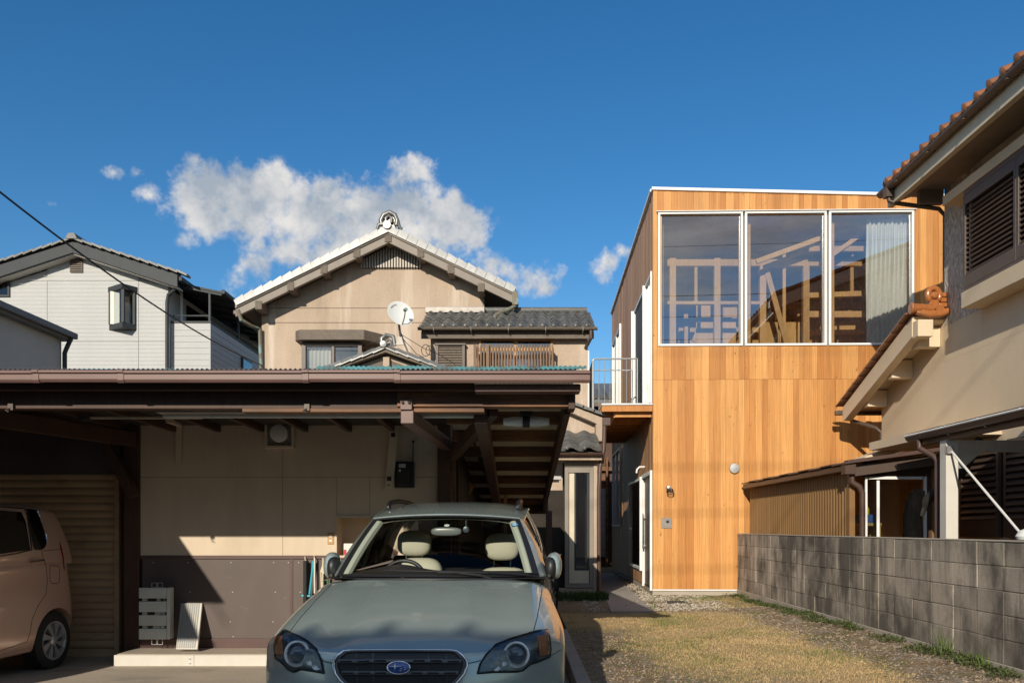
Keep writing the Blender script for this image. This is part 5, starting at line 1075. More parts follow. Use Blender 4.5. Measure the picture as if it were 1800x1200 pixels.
# cable sagging along the top of the cream wall
g = MB(); A_ = [at(250, 742, KW-.05), at(380, 745, KW-.05), at(470, 741, KW-.05), at(530, 741, KW-.05), at(600, 746, KW-.05), at(690, 740, KW-.05)]; g.tube(A_, .008, 6)
single(g, 'lighting_cable', 'wire', 'black cable sagging along the top of the cream wall', 'cable', smooth=True, ang=180)
# lamps under the roof
c = at(925, 741, 6.75); wl_ = empty('carport_lamp', (c.x, 6.75, c.z), 'white barrel shaped lamp with a black middle band behind the carport beam', 'lamp')
for s in (-1, 1): put(MB().lathe([(.036, .02), (.042, .04), (.040, .10), (.030, .182), (.01, .184)], c, (Vector((0, 1, 0)), Vector((0, 0, 1)), Vector((s, 0, 0))), 18), 'shade', 'lamp_white', wl_, smooth=True)
put(MB().lathe([(.02, -.028), (.046, -.028), (.046, .028), (.02, .028)], c, 'x', 18).box(c.x-.05, c.x+.05, 6.70, 6.80, c.z+.05, c.z+.08).box(c.x-.025, c.x+.025, 6.73, 6.77, c.z+.03, c.z+.06), 'holder', 'black', wl_)
for (px, py, Y, l, lab) in ((922, 843, 12.0, .52, 'long fluorescent lamp under the far end of the right carport bay'), (560, 727, 6.9, 1.3, 'dusty fluorescent lamp under the left carport bay')):
    c = at(px, py, Y); fl = empty('fluorescent_lamp', (c.x, Y, c.z), lab, 'lamp', 'fluorescent carport lamps')
    put(MB().prism([(Y-.06, c.z+.05), (Y+.06, c.z+.05), (Y+.09, c.z-.0), (Y-.09, c.z-.0)], 'x', c.x-l, c.x+l), 'reflector', 'soffit', fl); put(MB().tube([(c.x-l+.03, Y, c.z-.02), (c.x+l-.03, Y, c.z-.02)], .016, 10), 'tube', 'lamp_white', fl, smooth=True)
c = at(150, 734, 7.2); put(MB().box(c.x-.03, c.x+1.0, 7.18, 7.22, c.z-.008, c.z+.008), 'curtain_rail', 'paint_cream', kp); put(MB().lathe([(.01, .03), (.06, .02), (.05, -.02), (.01, -.03)], (c.x+.0, 7.2, c.z), 'z', 12), 'pulley', 'black', kp)
# folded slatted table against the wainscot
ta, tb = at(247, 1122, KW-.16), at(300, 1032, KW-.16); tw = tb.x-ta.x; hh = tb.z-ta.z
ft = empty('folded_slat_table', ((ta.x+tb.x)/2, KW-.12, ZF), 'folded grey plastic slatted table standing against the brown wainscot', 'table')
for i in range(4): put(MB().box(ta.x, tb.x-.03, KW-.20, KW-.17, ta.z+hh*(i*.265), ta.z+hh*(i*.265+.205)), 'slat', 'grey_slat', ft, bevel=.004)
put(MB().box(tb.x-.028, tb.x+.008, KW-.195, KW-.10, ta.z, tb.z), 'side_rail', 'grey_slat', ft, bevel=.004)
put(MB().box(ta.x+.02, ta.x+.07, KW-.168, KW-.15, ta.z, tb.z).box(tb.x-.10, tb.x-.06, KW-.168, KW-.15, ta.z, tb.z).bar((ta.x+.15, KW-.158, ta.z), (tb.x-.09, KW-.158, tb.z-.02), .07, .02, up=(0, 1, 0)), 'cross_rail', 'grey_slat', ft)
for z0, z1 in ((tb.z, tb.z+.05), (ta.z-.06, ta.z)):
    for dx_ in (-.04, .02): put(frame_mesh((ta.x+tb.x)/2+dx_, (ta.x+tb.x)/2+dx_+.055, z0, z1, KW-.165, KW-.159, .005), 'wire_foot', 'galv', ft)
# silver panel leaning beside it
pa_, pb_ = at(309, 1140, KW-.35), at(355, 1059, KW-.04)
q0, q1, q2, q3 = at(309, 1140, KW-.30), at(347, 1140, KW-.30), at(355.5, 1059, KW-.02), at(318, 1059, KW-.02)
nrm = (q1-q0).cross(q3-q0).normalized()*.03
g = MB(); g.add([q0, q1, q2, q3, q0-nrm, q1-nrm, q2-nrm, q3-nrm], [(0, 1, 2, 3), (7, 6, 5, 4), (0, 4, 5, 1), (1, 5, 6, 2), (2, 6, 7, 3), (3, 7, 4, 0)])
lp = empty('leaning_panel', (q0.x, KW-.25, ZF), 'narrow silver ribbed panel leaning on the brown wainscot beside the folded table', 'panel')
put(g, 'panel', 'white_paint', lp, bevel=.004)
for i in range(9):
    t = .06+i*.1; a, b = q0.lerp(q1, t)+(q3-q0)*.02, q3.lerp(q2, t)-(q3-q0)*.02; put(MB().bar(a+nrm*.0, b, .012, .008, up=tuple(nrm)), 'rib', 'galv', lp)
# yard tools hung on the dado rail
def tool(name, label, cat, parts, group=None):
    r = empty(name, (parts[0][2][0] if False else 0, 0, 0), label, cat, group, local=True); return r
T = lambda px, py, d=.06: at(px, py, KW-d)
r_ = empty('black_pipe', T(537, 1050), 'thick black rubber hose section hung on the wainscot rail, left of the blue tool', 'hose')
put(MB().tube([T(537, 985), T(537, 1060)], .022, 10), 'tube', 'black', r_, smooth=True); put(MB().tube([T(537, 985), T(536, 978, .02)], .006, 6), 'loop', 'paint_cream', r_)
r_ = empty('blue_scraper', T(545, 1045), 'light blue L shaped plastic scraper hung on the wainscot rail', 'scraper')
put(MB().tube([T(551, 985), T(544, 1044)], .011, 8), 'handle', 'cyan_plastic', r_, smooth=True); put(MB().bar(T(530, 1046), T(546, 1047), .02, .02), 'blade', 'cyan_plastic', r_, bevel=.004)
r_ = empty('white_pole', T(553, 1040), 'thin white pole hung beside the light blue scraper', 'pole'); put(MB().tube([T(553, 980), T(553, 1042)], .009, 8), 'shaft', 'lamp_white', r_, smooth=True)
put(MB().tube([T(553, 980), T(552, 976, .02)], .005, 6), 'loop', 'paint_cream', r_)
r_ = empty('wooden_rake', T(567, 1030), 'old wooden handled rake with a cloth hung nearest the green car mirror', 'rake')
put(MB().tube([T(568, 980), T(567, 1032)], .010, 8).tube([T(564, 1005), T(565, 1032)], .008, 8), 'handle', 'paint_cream', r_, smooth=True); put(MB().prism([(T(568, 0).x, T(0, 990).z), (T(575, 0).x, T(0, 997).z), (T(570, 0).x, T(0, 1008).z), (T(563, 0).x, T(0, 1004).z)], 'y', KW-.08, KW-.065), 'cloth', 'paint_cream', r_)
r_ = empty('green_stick', T(576, 1020), 'short dark green garden stick next to the wooden rake', 'stick'); put(MB().tube([T(577, 1000), T(576, 1024)], .012, 8), 'shaft', 'green_plastic', r_, smooth=True)
c = at(613, 978, KW+.1); r_ = empty('detergent_box', c, 'small white and red box standing in the wall niche', 'box'); put(MB().box(c.x-.05, c.x+.06, KW+.08, KW+.15, zq, zq+.125), 'carton', 'lamp_white', r_, bevel=.003); put(MB().box(c.x-.052, c.x-.02, KW+.078, KW+.152, zq+.004, zq+.06), 'band', 'red_plastic', r_)
c = at(820, 858, 11); single(MB().bar(at(806, 848, 11), at(829, 862, 11), .05, .16), 'stacked_board', 'sash_wood', 'orange timber board stored in the dark behind the cream wall', 'board')
single(MB().box(-.25, -.2, 13.0, 13.05, -.14, 1.75), 'bamboo_pole', 'sash_wood', 'pale wooden pole standing at the back of the carport', 'pole')
# bicycle parked in the dark behind the car
by = empty('bicycle', (.25, 11.5, -.14), 'old bicycle parked in the shade at the back of the carport', 'bicycle')
def wheelring(c, r): return MB().tube([Vector((c[0]+.12*math.cos(t)*r/.33, c[1]+.97*r*math.cos(t), c[2]+r*math.sin(t))) for t in np.linspace(0, 2*math.pi, 33)], .017, 6, cap=False)
for y in (10.9, 11.95):
    w_ = put(wheelring((.3+(y-10.9)*.12, y, .19), .32), 'wheel', 'black', by, smooth=True); put(MB().tube([(.3+(y-10.9)*.12-.03, y, .19), (.3+(y-10.9)*.12+.03, y, .19)], .03, 8), 'hub', 'galv', w_)
    for k in range(8): t = k*math.pi/8; put(MB().tube([(.3+(y-10.9)*.12+.12*math.cos(t)*.95, y+.31*math.cos(t), .19+.31*math.sin(t)), (.3+(y-10.9)*.12-.12*math.cos(t)*.95, y-.31*math.cos(t), .19-.31*math.sin(t))], .002, 4), 'spoke', 'galv', w_)
put(MB().tube([(.31, 11.0, .72), (.33, 11.1, .5), (.37, 11.4, .15), (.38, 11.6, .55)], .016, 8).tube([(.32, 11.05, .62), (.37, 11.55, .45)], .014, 8).tube([(.42, 11.95, .19), (.37, 11.4, .15)], .010, 6).tube([(.42, 11.95, .19), (.38, 11.58, .52)], .008, 6).tube([(.3, 10.9, .19), (.31, 11.0, .72)], .012, 8), 'frame', 'trim_grey', by, smooth=True)
put(MB().tube([(.10, 11.15, .86), (.20, 11.0, .88), (.31, 10.98, .80), (.42, 11.0, .88), (.54, 11.15, .86)], .012, 8).tube([(.31, 11.0, .7), (.31, 10.98, .82)], .012, 8), 'handlebar', 'galv', by, smooth=True)
put(MB().lathe([(.01, -.02), (.09, -.02), (.10, .02), (.06, .045), (.01, .05)], (.38, 11.66, .62), 'z', 14).tube([(.38, 11.6, .5), (.38, 11.64, .62)], .012, 6), 'saddle', 'black', by, smooth=True)
put(MB().tube([(.12+.36*t, 10.78, .47+.13*math.sin(q)) for t, q in ((0, 0), (0, 1.57), (1, 1.57), (1, 0))], .008, 6).box(.14, .48, 10.7, 10.95, .46, .62), 'basket', 'black', by)
# shelf and bins in the gloom
single(MB().box(-.55, .2, 14.6, 15.1, -.15, .35).box(-.5, .1, 14.65, 15.05, .36, .75), 'storage_crate', 'timber_brown', 'dark wooden crates stacked at the back wall of the carport', 'crate')

# ============================================================ LEAN-TO SHED between the block wall and the stucco house
ls = empty('lean_to_shed', (4.6, 12.8, 0), 'brown lean-to shed of ribbed translucent sheets behind the block wall', 'shed')
LX, LY0, LY1 = 4.15, 10.55, 15.15; lz_ = 1.95
n_ = int((LY1-LY0)/.10*10)
P = [[Vector((LX-.022*max(-.6, min(.6, 1.4*math.sin(2*math.pi*y/.10))), y, z)) for z in (.2, lz_)] for y in np.linspace(LY0+.09, LY1, n_)]
put(MB().grid(P), 'ribbed_sheet', 'corrugated_plastic', ls, smooth=True, ang=60)
put(MB().box(LX-.02, LX+.05, LY0, LY0+.09, -.2, lz_), 'corner_post', 'corrugated_plastic', ls, bevel=.004)
put(MB().box(LX+.03, LX+.06, LY0+.1, LY1, 1.0, 1.06).box(LX+.03, LX+.06, LY0+.1, LY1, .3, .36), 'girt', 'timber_brown', ls)
sl3 = .14
for i in range(11):
    y0, y1 = LY1-.44*(i+1), LY1-.44*i
    put(MB().prism([(LX-.16, lz_+.05+.02), (5.36, lz_+.05+(5.36-LX+.1)*sl3+.02), (5.36, lz_+.05+(5.36-LX+.1)*sl3), (LX-.16, lz_+.05)], 'y', y0+.0, y1+.03), 'roof_sheet', 'pipe_brown', ls, bevel=.005).location.z += .012*(i % 2)
put(MB().box(LX-.14, LX-.06, LY0-.1, LY1, lz_-.03, lz_+.045), 'gutter', 'pipe_brown', ls, bevel=.012)
put(MB().prism([(LX-.05, lz_-.10), (LX-.05, lz_+.04), (5.34, lz_+.04+(5.34-LX)*sl3), (5.34, lz_-.10+(5.34-LX)*sl3)], 'y', LY0-.12, LY0-.06), 'fascia', 'alu_brown', ls, bevel=.004)
put(MB().prism([(LX-.10, lz_+.075), (5.38, lz_+.085+(5.38-LX)*sl3), (5.38, lz_+.115+(5.38-LX)*sl3), (LX-.10, lz_+.105)], 'y', LY0-.16, LY0-.02), 'fascia', 'pipe_brown', ls, bevel=.004)
put(MB().box(LX-.15, LX-.02, LY0-.2, LY0-.06, lz_-.07, lz_+.05).tube([(LX-.03, LY0-.10, lz_-.07), (LX-.03, LY0-.10, lz_-.16), (LX+.06, LY0-.10, lz_-.22), (LX+.10, LY0-.10, lz_-.3), (LX+.10, LY0-.10, .1)], .035, 10), 'downpipe', 'pipe_brown', ls, smooth=True)
dxa, dxb = LX+.18, 5.10; zdt = at(0, 837, LY0).z
dr = put(MB().box(dxa, dxa+.025, LY0, LY0+.03, .1, zdt).box(dxb-.035, dxb, LY0, LY0+.03, .1, zdt).box(dxa+.04, dxb-.05, LY0, LY0+.03, zdt-.035, zdt).box(at(1543, 0, LY0).x-.015, at(1543, 0, LY0).x+.02, LY0-.01, LY0+.012, .1, zdt-.05), 'glass_door', 'white_alu', ls, bevel=.003)
put(MB().add([(dxa+.04, LY0+.04, .1), (dxb-.05, LY0+.04, .1), (dxb-.05, LY0+.04, zdt-.05), (dxa+.04, LY0+.04, zdt-.05)], [(0, 1, 2, 3)]), 'pane', 'glass_side', dr)
put(MB().box(dxa-.02, 5.28, LY0+.02, LY0+.06, zdt+.002, lz_+.1).box(dxb+.002, dxb+.06, LY0+.0, LY0+.06, -.1, zdt), 'door_head', 'timber_dark', ls)
put(MB().box(dxb+.062, dxb+.16, LY0+.01, LY0+.06, -.1, zdt+.1), 'side_post', 'corrugated_plastic', ls); put(MB().box(5.265, 5.30, LY0+.07, LY1, -.2, 2.06), 'side_panel', 'plywood', ls)
put(MB().box(LX+.1, 5.26, 12.4, 12.45, -.2, 2.0).box(LX+.08, 5.26, LY0+.1, 12.4, .0, .02), 'room_back', 'plywood', ls)
# things seen through the shed glass
c = at(1523, 920, 10.95)
ws_ = empty('wooden_stool', (c.x, 11.0, .02), 'orange wooden stool just inside the shed glass', 'stool')
put(MB().box(c.x-.15, c.x+.16, 10.85, 11.15, c.z-.03, c.z+.01), 'seat', 'sash_wood', ws_, bevel=.006)
for sx_ in (-.13, .13):
    for sy_ in (10.88, 11.12): put(MB().box(c.x+sx_-.02, c.x+sx_+.02, sy_-.02, sy_+.02, .02, c.z-.031), 'leg', 'sash_wood', ws_)
b_ = empty('blue_box', (c.x, 11.0, c.z), 'blue and white carton standing on the wooden stool', 'box'); put(MB().box(c.x-.10, c.x+.10, 10.9, 11.1, c.z+.011, c.z+.12), 'carton', 'blue_plastic', b_, bevel=.004); put(MB().box(c.x-.101, c.x-.01, 10.895, 10.899, c.z+.015, c.z+.05), 'label', 'lamp_white', b_)
b_ = empty('yellow_bottle', (c.x, 11.0, c.z+.12), 'small yellow bottle with a cap on top of the blue carton', 'bottle'); put(MB().lathe([(.01, 0), (.035, 0), (.038, .06), (.03, .09), (.014, .10), (.014, .115)], (c.x+.02, 11.0, c.z+.121), 'z', 14), 'body', 'yellow_plastic', b_, smooth=True); put(MB().lathe([(.016, 0), (.018, .03), (.01, .035)], (c.x+.02, 11.0, c.z+.236), 'z', 12), 'cap', 'lamp_white', b_, smooth=True)

# ============================================================ TERRACE ROOF beside the stucco house
tr = empty('terrace_roof', (5.2, 8, 0), 'terrace roof with a brown gutter and one white post behind the block wall', 'terrace roof')
TX = 4.54; tz = at(1640, 768, TX*1480/(1640-914)).z
put(MB().box(TX, TX+.13, 8.97, 9.105, -.2, tz-.06), 'post', 'white_paint', tr, bevel=.004)
put(gutter(3.0, 9.75, TX-.03, tz+.05, .055), 'gutter', 'pipe_brown', tr, smooth=True)
put(MB().box(TX+.03, TX+.09, 3.0, 9.7, tz-.06, tz+.06), 'edge_beam', 'pipe_brown', tr, bevel=.004)
put(MB().prism([(TX-.07, tz+.085), (XR-.01, tz+.40), (XR-.01, tz+.37), (TX-.07, tz+.06)], 'y', 3.0, 9.75), 'roof_sheet', 'polycarb', tr)
put(MB().tube([(TX-.085, y_, tz+.06) for y_ in (3.0, 9.75)], .012, 6), 'drip_edge', 'white_alu', tr)
for y in (8.9, 8.2, 7.5, 6.8, 6.1): put(MB().bar((TX-.09, y, tz+.07), (TX-.02, y-.03, tz-.02), .018, .01), 'gutter_clip', 'galv', tr)
put(MB().prism([(TX+.131, tz-.06), (XR-.01, tz-.06), (XR-.01, tz-.20), (TX+.40, tz-.18), (TX+.20, tz-.36), (TX+.131, tz-.36)], 'y', 9.0, 9.07), 'cross_beam', 'galv', tr)
put(MB().tube([(TX-.03, 9.5, tz+.0), (TX-.03, 9.5, tz-.10), (TX+.06, 9.35, tz-.20), (TX+.07, 9.30, tz-.26), (TX+.07, 9.30, -.1)], .032, 10), 'downpipe', 'pipe_brown', tr, smooth=True)
bp0, bp1 = at(1672, 792, 8.95), Vector((at(1795, 0, 7.6).x, 7.6, at(0, 938, 7.6).z))
br_ = put(MB().tube([bp0, bp1], .012, 8), 'brace_rod', 'lamp_white', tr, smooth=True); put(MB().box(bp0.x-.05, bp0.x+.01, 8.93, 8.969, bp0.z-.03, bp0.z+.05), 'bracket', 'galv', br_)
single(MB().lathe([(.02, -.04), (.09, -.03), (.10, .0), (.07, .05), (.02, .07)], (bp1.x+.03, 7.55, bp1.z-.02), 'z', 16).box(bp1.x-.0, bp1.x+.06, 7.52, 7.58, -.1, bp1.z-.04), 'garden_lamp', 'white_plastic', 'small white round cap at the foot of the brace rod', 'garden lamp', smooth=True)
# pruned dark tree trunk
tk = empty('pruned_tree', (4.72, 9.7, 0), 'blackened pruned tree trunk with one thin branch behind the block wall', 'tree')
q = lambda px, py, Y=9.75: at(px, py, Y)
put(MB().tube([Vector((q(1604, 0).x, 9.75, -.2)), q(1604, 960), q(1605, 930), q(1603, 905), q(1607, 885), q(1612, 872), q(1617, 861)], [.13, .12, .105, .095, .09, .08, .06], 12), 'trunk', 'bark', tk, smooth=True)
put(MB().tube([q(1612, 905), q(1622, 888), q(1640, 868, 9.6), q(1668, 846, 9.4), q(1690, 832, 9.3), q(1703, 812, 9.25), q(1712, 790, 9.2), q(1722, 770, 9.2)], [.07, .06, .055, .05, .048, .045, .045, .04], 10), 'branch', 'bark_grey', tk, smooth=True)
# ============================================================ CARS
M('lens_dark', (.03, .06, .12), .05, coat=1)
M('paint_green', (.385, .465, .45), .27, metal=.45, coat=1.0, noise=[((3, 3, 3), .03)], dirt=((.34, .33, .29), (6, 6, 6), .5, .75, .25))
M('paint_bronze', (.72, .46, .34), .30, metal=.30, coat=1.0, noise=[((3, 3, 3), .03)])
M('grille_grey', (.11, .115, .12), .35); M('mirror_grey', (.13, .15, .15), .3)
M('car_black', (.014, .014, .015), .45); M('gap', (.01, .01, .011), .8); M('rubber', (.018, .018, .018), .8, bump=((60, 60, 60), .3, .004))
M('chrome', (.75, .76, .78), .12, metal=1.0); M('rim_silver', (.56, .57, .58), .32, metal=.6); M('lamp_inner', (.10, .125, .15), .22, metal=.6, noise=((30, 30, 30), .5)); M('orange_lens', (.30, .12, .055), .3, noise=((60, 60, 60), .5))
M('seat_cream', (.43, .42, .33), .65, noise=((8, 8, 8), .06)); M('dash', (.030, .026, .022), .95, spec=.1); M('badge_blue', (.015, .07, .30), .2, coat=1); M('red_lens', (.30, .015, .012), .2, coat=1); M('trim_cream', (.40, .43, .36), .7); M('seat_dark', (.045, .036, .028), .9, spec=.1); M('sticker_blue', (.02, .22, .48), .5)
def pl_(xs, ys): return lambda x: float(np.interp(x, xs, ys))
def boxmap(nu, nv, nw, fn, it=3, aw=None):
    """surface grid of a box, every grid point sent through fn(a, b, c), then relaxed"""
    bm = bmesh.new(); V = {}
    def g(i, j, k):
        if (i, j, k) not in V: V[(i, j, k)] = bm.verts.new(fn(i/nu if aw is None else aw(i/nu), 2*j/nv-1, k/nw))
        return V[(i, j, k)]
    for i in range(nu):
        for j in range(nv):
            for k in (0, nw): bm.faces.new((g(i, j, k), g(i+1, j, k), g(i+1, j+1, k), g(i, j+1, k)))
        for k in range(nw):
            for j in (0, nv): bm.faces.new((g(i, j, k), g(i+1, j, k), g(i+1, j, k+1), g(i, j, k+1)))
    for j in range(nv):
        for k in range(nw):
            for i in (0, nu): bm.faces.new((g(i, j, k), g(i, j+1, k), g(i, j+1, k+1), g(i, j, k+1)))
    for _ in range(it): bmesh.ops.smooth_vert(bm, verts=bm.verts, factor=.5, use_axis_x=True, use_axis_y=True, use_axis_z=True)
    bmesh.ops.recalc_face_normals(bm, faces=bm.faces); return bm
class Car:
    def __init__(s, loc, yaw, name, label):
        s.root = empty(name, loc, label, 'car', rz=-yaw, local=True)
        s.M = Matrix.Translation(loc) @ Matrix.Rotation(-yaw, 4, 'Z'); s.I = s.M.inverted(); s.bvh = None
    def local(s, p): return s.I @ Vector(p)
    def hit(s, px, py, bvh=None):
        o = s.I @ Vector((0, 0, CAMZ)); d = (s.I @ at(px, py, 5.0)-o).normalized(); h = (bvh or s.bvh).ray_cast(o, d)
        return (h[0], h[1] if h[1].dot(d) < 0 else -h[1]) if h[0] else (None, None)
    def patch(s, poly, nx, ny, off, bvh=None):
        """grid over the body inside an outline traced in the photograph; off(t, q) lifts it along the normal"""
        xs_ = [p[0] for p in poly]; P = []; last = None
        for i in range(nx+1):
            x = min(xs_)+1e-3+(max(xs_)-min(xs_)-2e-3)*i/nx; cr = []
            for a, b in zip(poly, poly[1:]+poly[:1]):
                if (a[0]-x)*(b[0]-x) < 0: cr.append(a[1]+(b[1]-a[1])*(x-a[0])/(b[0]-a[0]))
            if len(cr) < 2: continue
            lo, hi = min(cr), max(cr); row = []
            for j in range(ny+1):
                h, n_ = s.hit(x, lo+(hi-lo)*j/ny, bvh)
                if h is None: h, n_ = last
                last = (h, n_); row.append(h+n_*off(i/nx, j/ny))
            P.append(row)
        return MB().grid(P)
    def line(s, pts, r, off=.0, n=None, bvh=None):
        out = []
        for a, b in zip(pts[:-1], pts[1:]):
            m_ = n or max(2, int(math.hypot(b[0]-a[0], b[1]-a[1])/6))
            for i in range(m_):
                h, nn = s.hit(a[0]+(b[0]-a[0])*i/m_, a[1]+(b[1]-a[1])*i/m_, bvh)
                if h is not None: out.append(h+nn*off)
        h, nn = s.hit(*pts[-1], bvh)
        if h is not None: out.append(h+nn*off)
        return out
def cut(o, cyls):
    for (y, z, r, w) in cyls:
        me = MB().lathe([(r, -w), (r, w)], (0, y, z), 'x', 40).mesh('arch'); c = bpy.data.objects.new('arch_cutter', me); COL.objects.link(c)
        m = o.modifiers.new('arch', 'BOOLEAN'); m.operation = 'DIFFERENCE'; m.object = c; m.solver = 'EXACT'; c.parent = o.parent
        bpy.context.view_layer.update(); dg = bpy.context.evaluated_depsgraph_get(); nm = bpy.data.meshes.new_from_object(o.evaluated_get(dg)); o.modifiers.remove(m); o.data = nm; bpy.data.objects.remove(c)
    o.data.shade_smooth(); o.data.set_sharp_from_angle(angle=R(42))
def wheel(car, x, y, z, r, rr, side, nsp):
    w = put(MB().lathe([(rr, -.085), (r-.03, -.09), (r, -.07), (r, .07), (r-.03, .09), (rr, .085), (rr-.005, .06), (rr-.005, -.06)], (x, y, z), 'x', 40), 'wheel', 'rubber', car.root, smooth=True)
    put(MB().lathe([(rr, .05*side), (rr-.004, .03*side), (.02, .02*side), (.01, .02*side)], (x, y, z), 'x', 32), 'wheel_disc', 'car_black', w)
    g = MB(); g.lathe([(rr+.004, .078*side), (rr+.002, .088*side), (rr-.014, .086*side), (rr-.018, .05*side)], (x, y, z), 'x', 36, cap=False); g.lathe([(.052, .05*side), (.05, .082*side), (.03, .09*side), (.005, .09*side)], (x, y, z), 'x', 20)
    for k in range(nsp):
        a = 2*math.pi*k/nsp+.2; b = a+.32; p = lambda t, q: Vector((x+(.078+.006*(1-t))*side, y+math.cos(q)*t*rr, z+math.sin(q)*t*rr))
        pts = [p(.26, a-.16), p(.95, b-.26), p(.95, b+.16), p(.26, a+.20)]; g.add(pts+[q-Vector((.03*side, 0, 0)) for q in pts], [(0, 1, 2, 3), (7, 6, 5, 4), (0, 4, 5, 1), (1, 5, 6, 2), (2, 6, 7, 3), (3, 7, 4, 0)])
    put(g, 'rim', 'rim_silver', w, smooth=True, ang=30); return w
def bput(car, bm, name, mat):
    me = bpy.data.meshes.new(name); bm.to_mesh(me); me.materials.append(MATS[mat]); o = bpy.data.objects.new(name, me); COL.objects.link(o); o.parent = car.root; me.shade_smooth(); ORG[o.name] = Vector((0, 0, 0)); return o

# ------------------------------------------------------------ green estate car, nose to the camera
gc = Car(Vector((-.608, 4.30, -.05)), R(1.7), 'estate_car', 'silver green estate car parked nose first towards the viewer')
LC = 4.25
Tc = pl_([0, .05, .12, .25, .4, .55, .7, .85, 1.0, 1.12, 1.22, 1.30, 1.42, 4.3], [.575, .615, .643, .690, .738, .785, .827, .866, .902, .926, .942, .945, .935, .93])
Hc = pl_([0, .1, .25, .42, .6, .8, 1.0, 1.3, 1.6, 2.5, 3.5, 4.0, 4.3], [.70, .76, .815, .838, .845, .842, .828, .812, .806, .81, .815, .79, .74])
def nose(b, w):
    bulge = .0+.33*max(0, w-.44)**1.25+.18*max(0, .36-w)
    return bulge+.36*abs(b)**3.4+.05*abs(b)**1.5
def gmap(a, b, c):
    w0 = .20+c*.40; f = nose(b, w0); u_ = f+a*(LC-.22*abs(b)**4-f); H = Hc(u_)
    vv = b*H; av = abs(vv); T = Tc(u_)-.030*min(1, av/.7)**2
    if av > .70: T -= .105*((av-.70)/.14)**2*(1 if u_ < 1.2 else .55)
    if .35 < av < .62 and .1 < u_ < 1.15: T -= .012*math.sin((av-.35)/.27*math.pi)     # hollow between the bonnet creases
    if u_ > 4.0: T -= .15*(u_-4.0)
    w = .20+c*(T-.20); s = 1-.085*max(0, (w-.62)/.3)**1.6-.05*max(0, (.42-w)/.22)**2
    arch = .016*math.exp(-((u_-.88)/.36)**2)*math.exp(-((w-.52)/.2)**2); return (vv*s+math.copysign(arch, b)*min(1, abs(b)**6), u_, w)
bm = boxmap(96, 44, 18, gmap, 3, lambda t: .45*t+.55*t*t)
gc.bvh = BVHTree.FromBMesh(bm); gb_ = bput(gc, bm, 'body', 'paint_green'); bm.free()
cut(gb_, [(.86, .30, .345, 1.2), (3.42, .30, .345, 1.2)])
for y in (.86, 3.42):
    for s in (-1, 1): wheel(gc, .735*s, y, .315, .315, .215, s, 7)
put(MB().box(-.62, .62, .45, 3.9, .22, .60), 'underbody', 'car_black', gc.root)
Z7 = lambda pts: [(450+x/3.103, 860+y/3.103) for x, y in pts]
Z8 = lambda pts: [(560+x/6, 1090+y/6) for x, y in pts]
# grille
gpoly = Z8([(262, 328), (330, 322), (860, 318), (1400, 322), (1465, 330), (1520, 372), (1558, 430), (1562, 480), (1535, 560), (1480, 630), (1440, 672), (1380, 700), (860, 712), (340, 700), (280, 672), (235, 630), (185, 560), (165, 480), (170, 430), (205, 372)])
gr = put(gc.patch(gpoly, 40, 10, lambda a, b: .003), 'grille', 'car_black', gc.root, smooth=True)
ring = gc.line(gpoly+gpoly[:1], .012, .004)
put(MB().tube(ring, .0085, 10, cap=False), 'grille_surround', 'chrome', gr, smooth=True)
put(MB().tube([p+Vector((0, -.001, 0)) for p in gc.line([((x-710)*.955+710, (y-1173)*.93+1173) for x, y in gpoly+gpoly[:1]], .01, .008)], .006, 8, cap=False), 'inner_surround', 'grille_grey', gr, smooth=True)
for yy_ in (425, 545):
    k = 0 if yy_ < 500 else 1
    x0, x1 = (230, 1500) if k == 0 else (262, 1470)
    pts = gc.line(Z8([(x0, yy_+5), (860, yy_+9), (x1, yy_+5)]), .01, .014)
    put(MB().tube(pts, .011, 8), 'grille_bar', 'grille_grey', gr, smooth=True)
    for xa in ((250, 430, 600, 1005, 1185, 1360) if k == 0 else (270, 440, 605, 980, 1150, 1325)):
        q_ = gc.line(Z8([(xa, yy_+8), (xa+118, yy_+8)]), .01, .0255, n=3); put(MB().tube(q_, .0045, 6), 'bar_slot', 'gap', gr)
for xa in (405, 575, 1160, 1345): put(MB().tube(gc.line(Z8([(xa, 350), (xa+8, 650)]), .01, .004), .003, 6), 'grille_rib', 'lamp_inner', gr)
# badge
h, nn = gc.hit(*Z8([(855, 486)])[0]); bc = h+Vector((0, -.028, 0))
E3 = (Vector((1, 0, 0)), Vector((0, .15, 1)).normalized(), Vector((0, -1, .15)).normalized())
bd = put(MB().lathe([(.004, .012), (.75, .010), (.95, .004), (1.0, -.004)], bc, (E3[0]*.058, E3[1]*.031, E3[2]), 32), 'badge', 'badge_blue', gc.root, smooth=True)
put(MB().tube([bc+E3[0]*.058*math.cos(t)+E3[1]*.031*math.sin(t)+E3[2]*.002 for t in np.linspace(0, 2*math.pi, 37)], .0035, 6, cap=False), 'badge_rim', 'chrome', bd, smooth=True)
def star(cx, cz, rx, rz, d=.0135):
    c = bc+E3[0]*cx+E3[1]*cz+E3[2]*d; pts = []
    for k in range(8): t = k*math.pi/4; f = 1 if k % 2 == 0 else .16; pts.append(c+E3[0]*rx*f*math.cos(t)+E3[1]*rz*f*math.sin(t))
    return MB().add([c+E3[2]*.003]+pts, [(0, 1+k, 1+(k+1) % 8) for k in range(8)])
put(star(-.017, .006, .036, .018, .016), 'badge_star', 'white_alu', bd)
for (x, z) in ((.016, -.003), (.034, .001), (.030, -.009), (.012, -.013), (.038, -.006)): put(star(x, z, .011, .0065, .016), 'badge_star', 'white_alu', bd)
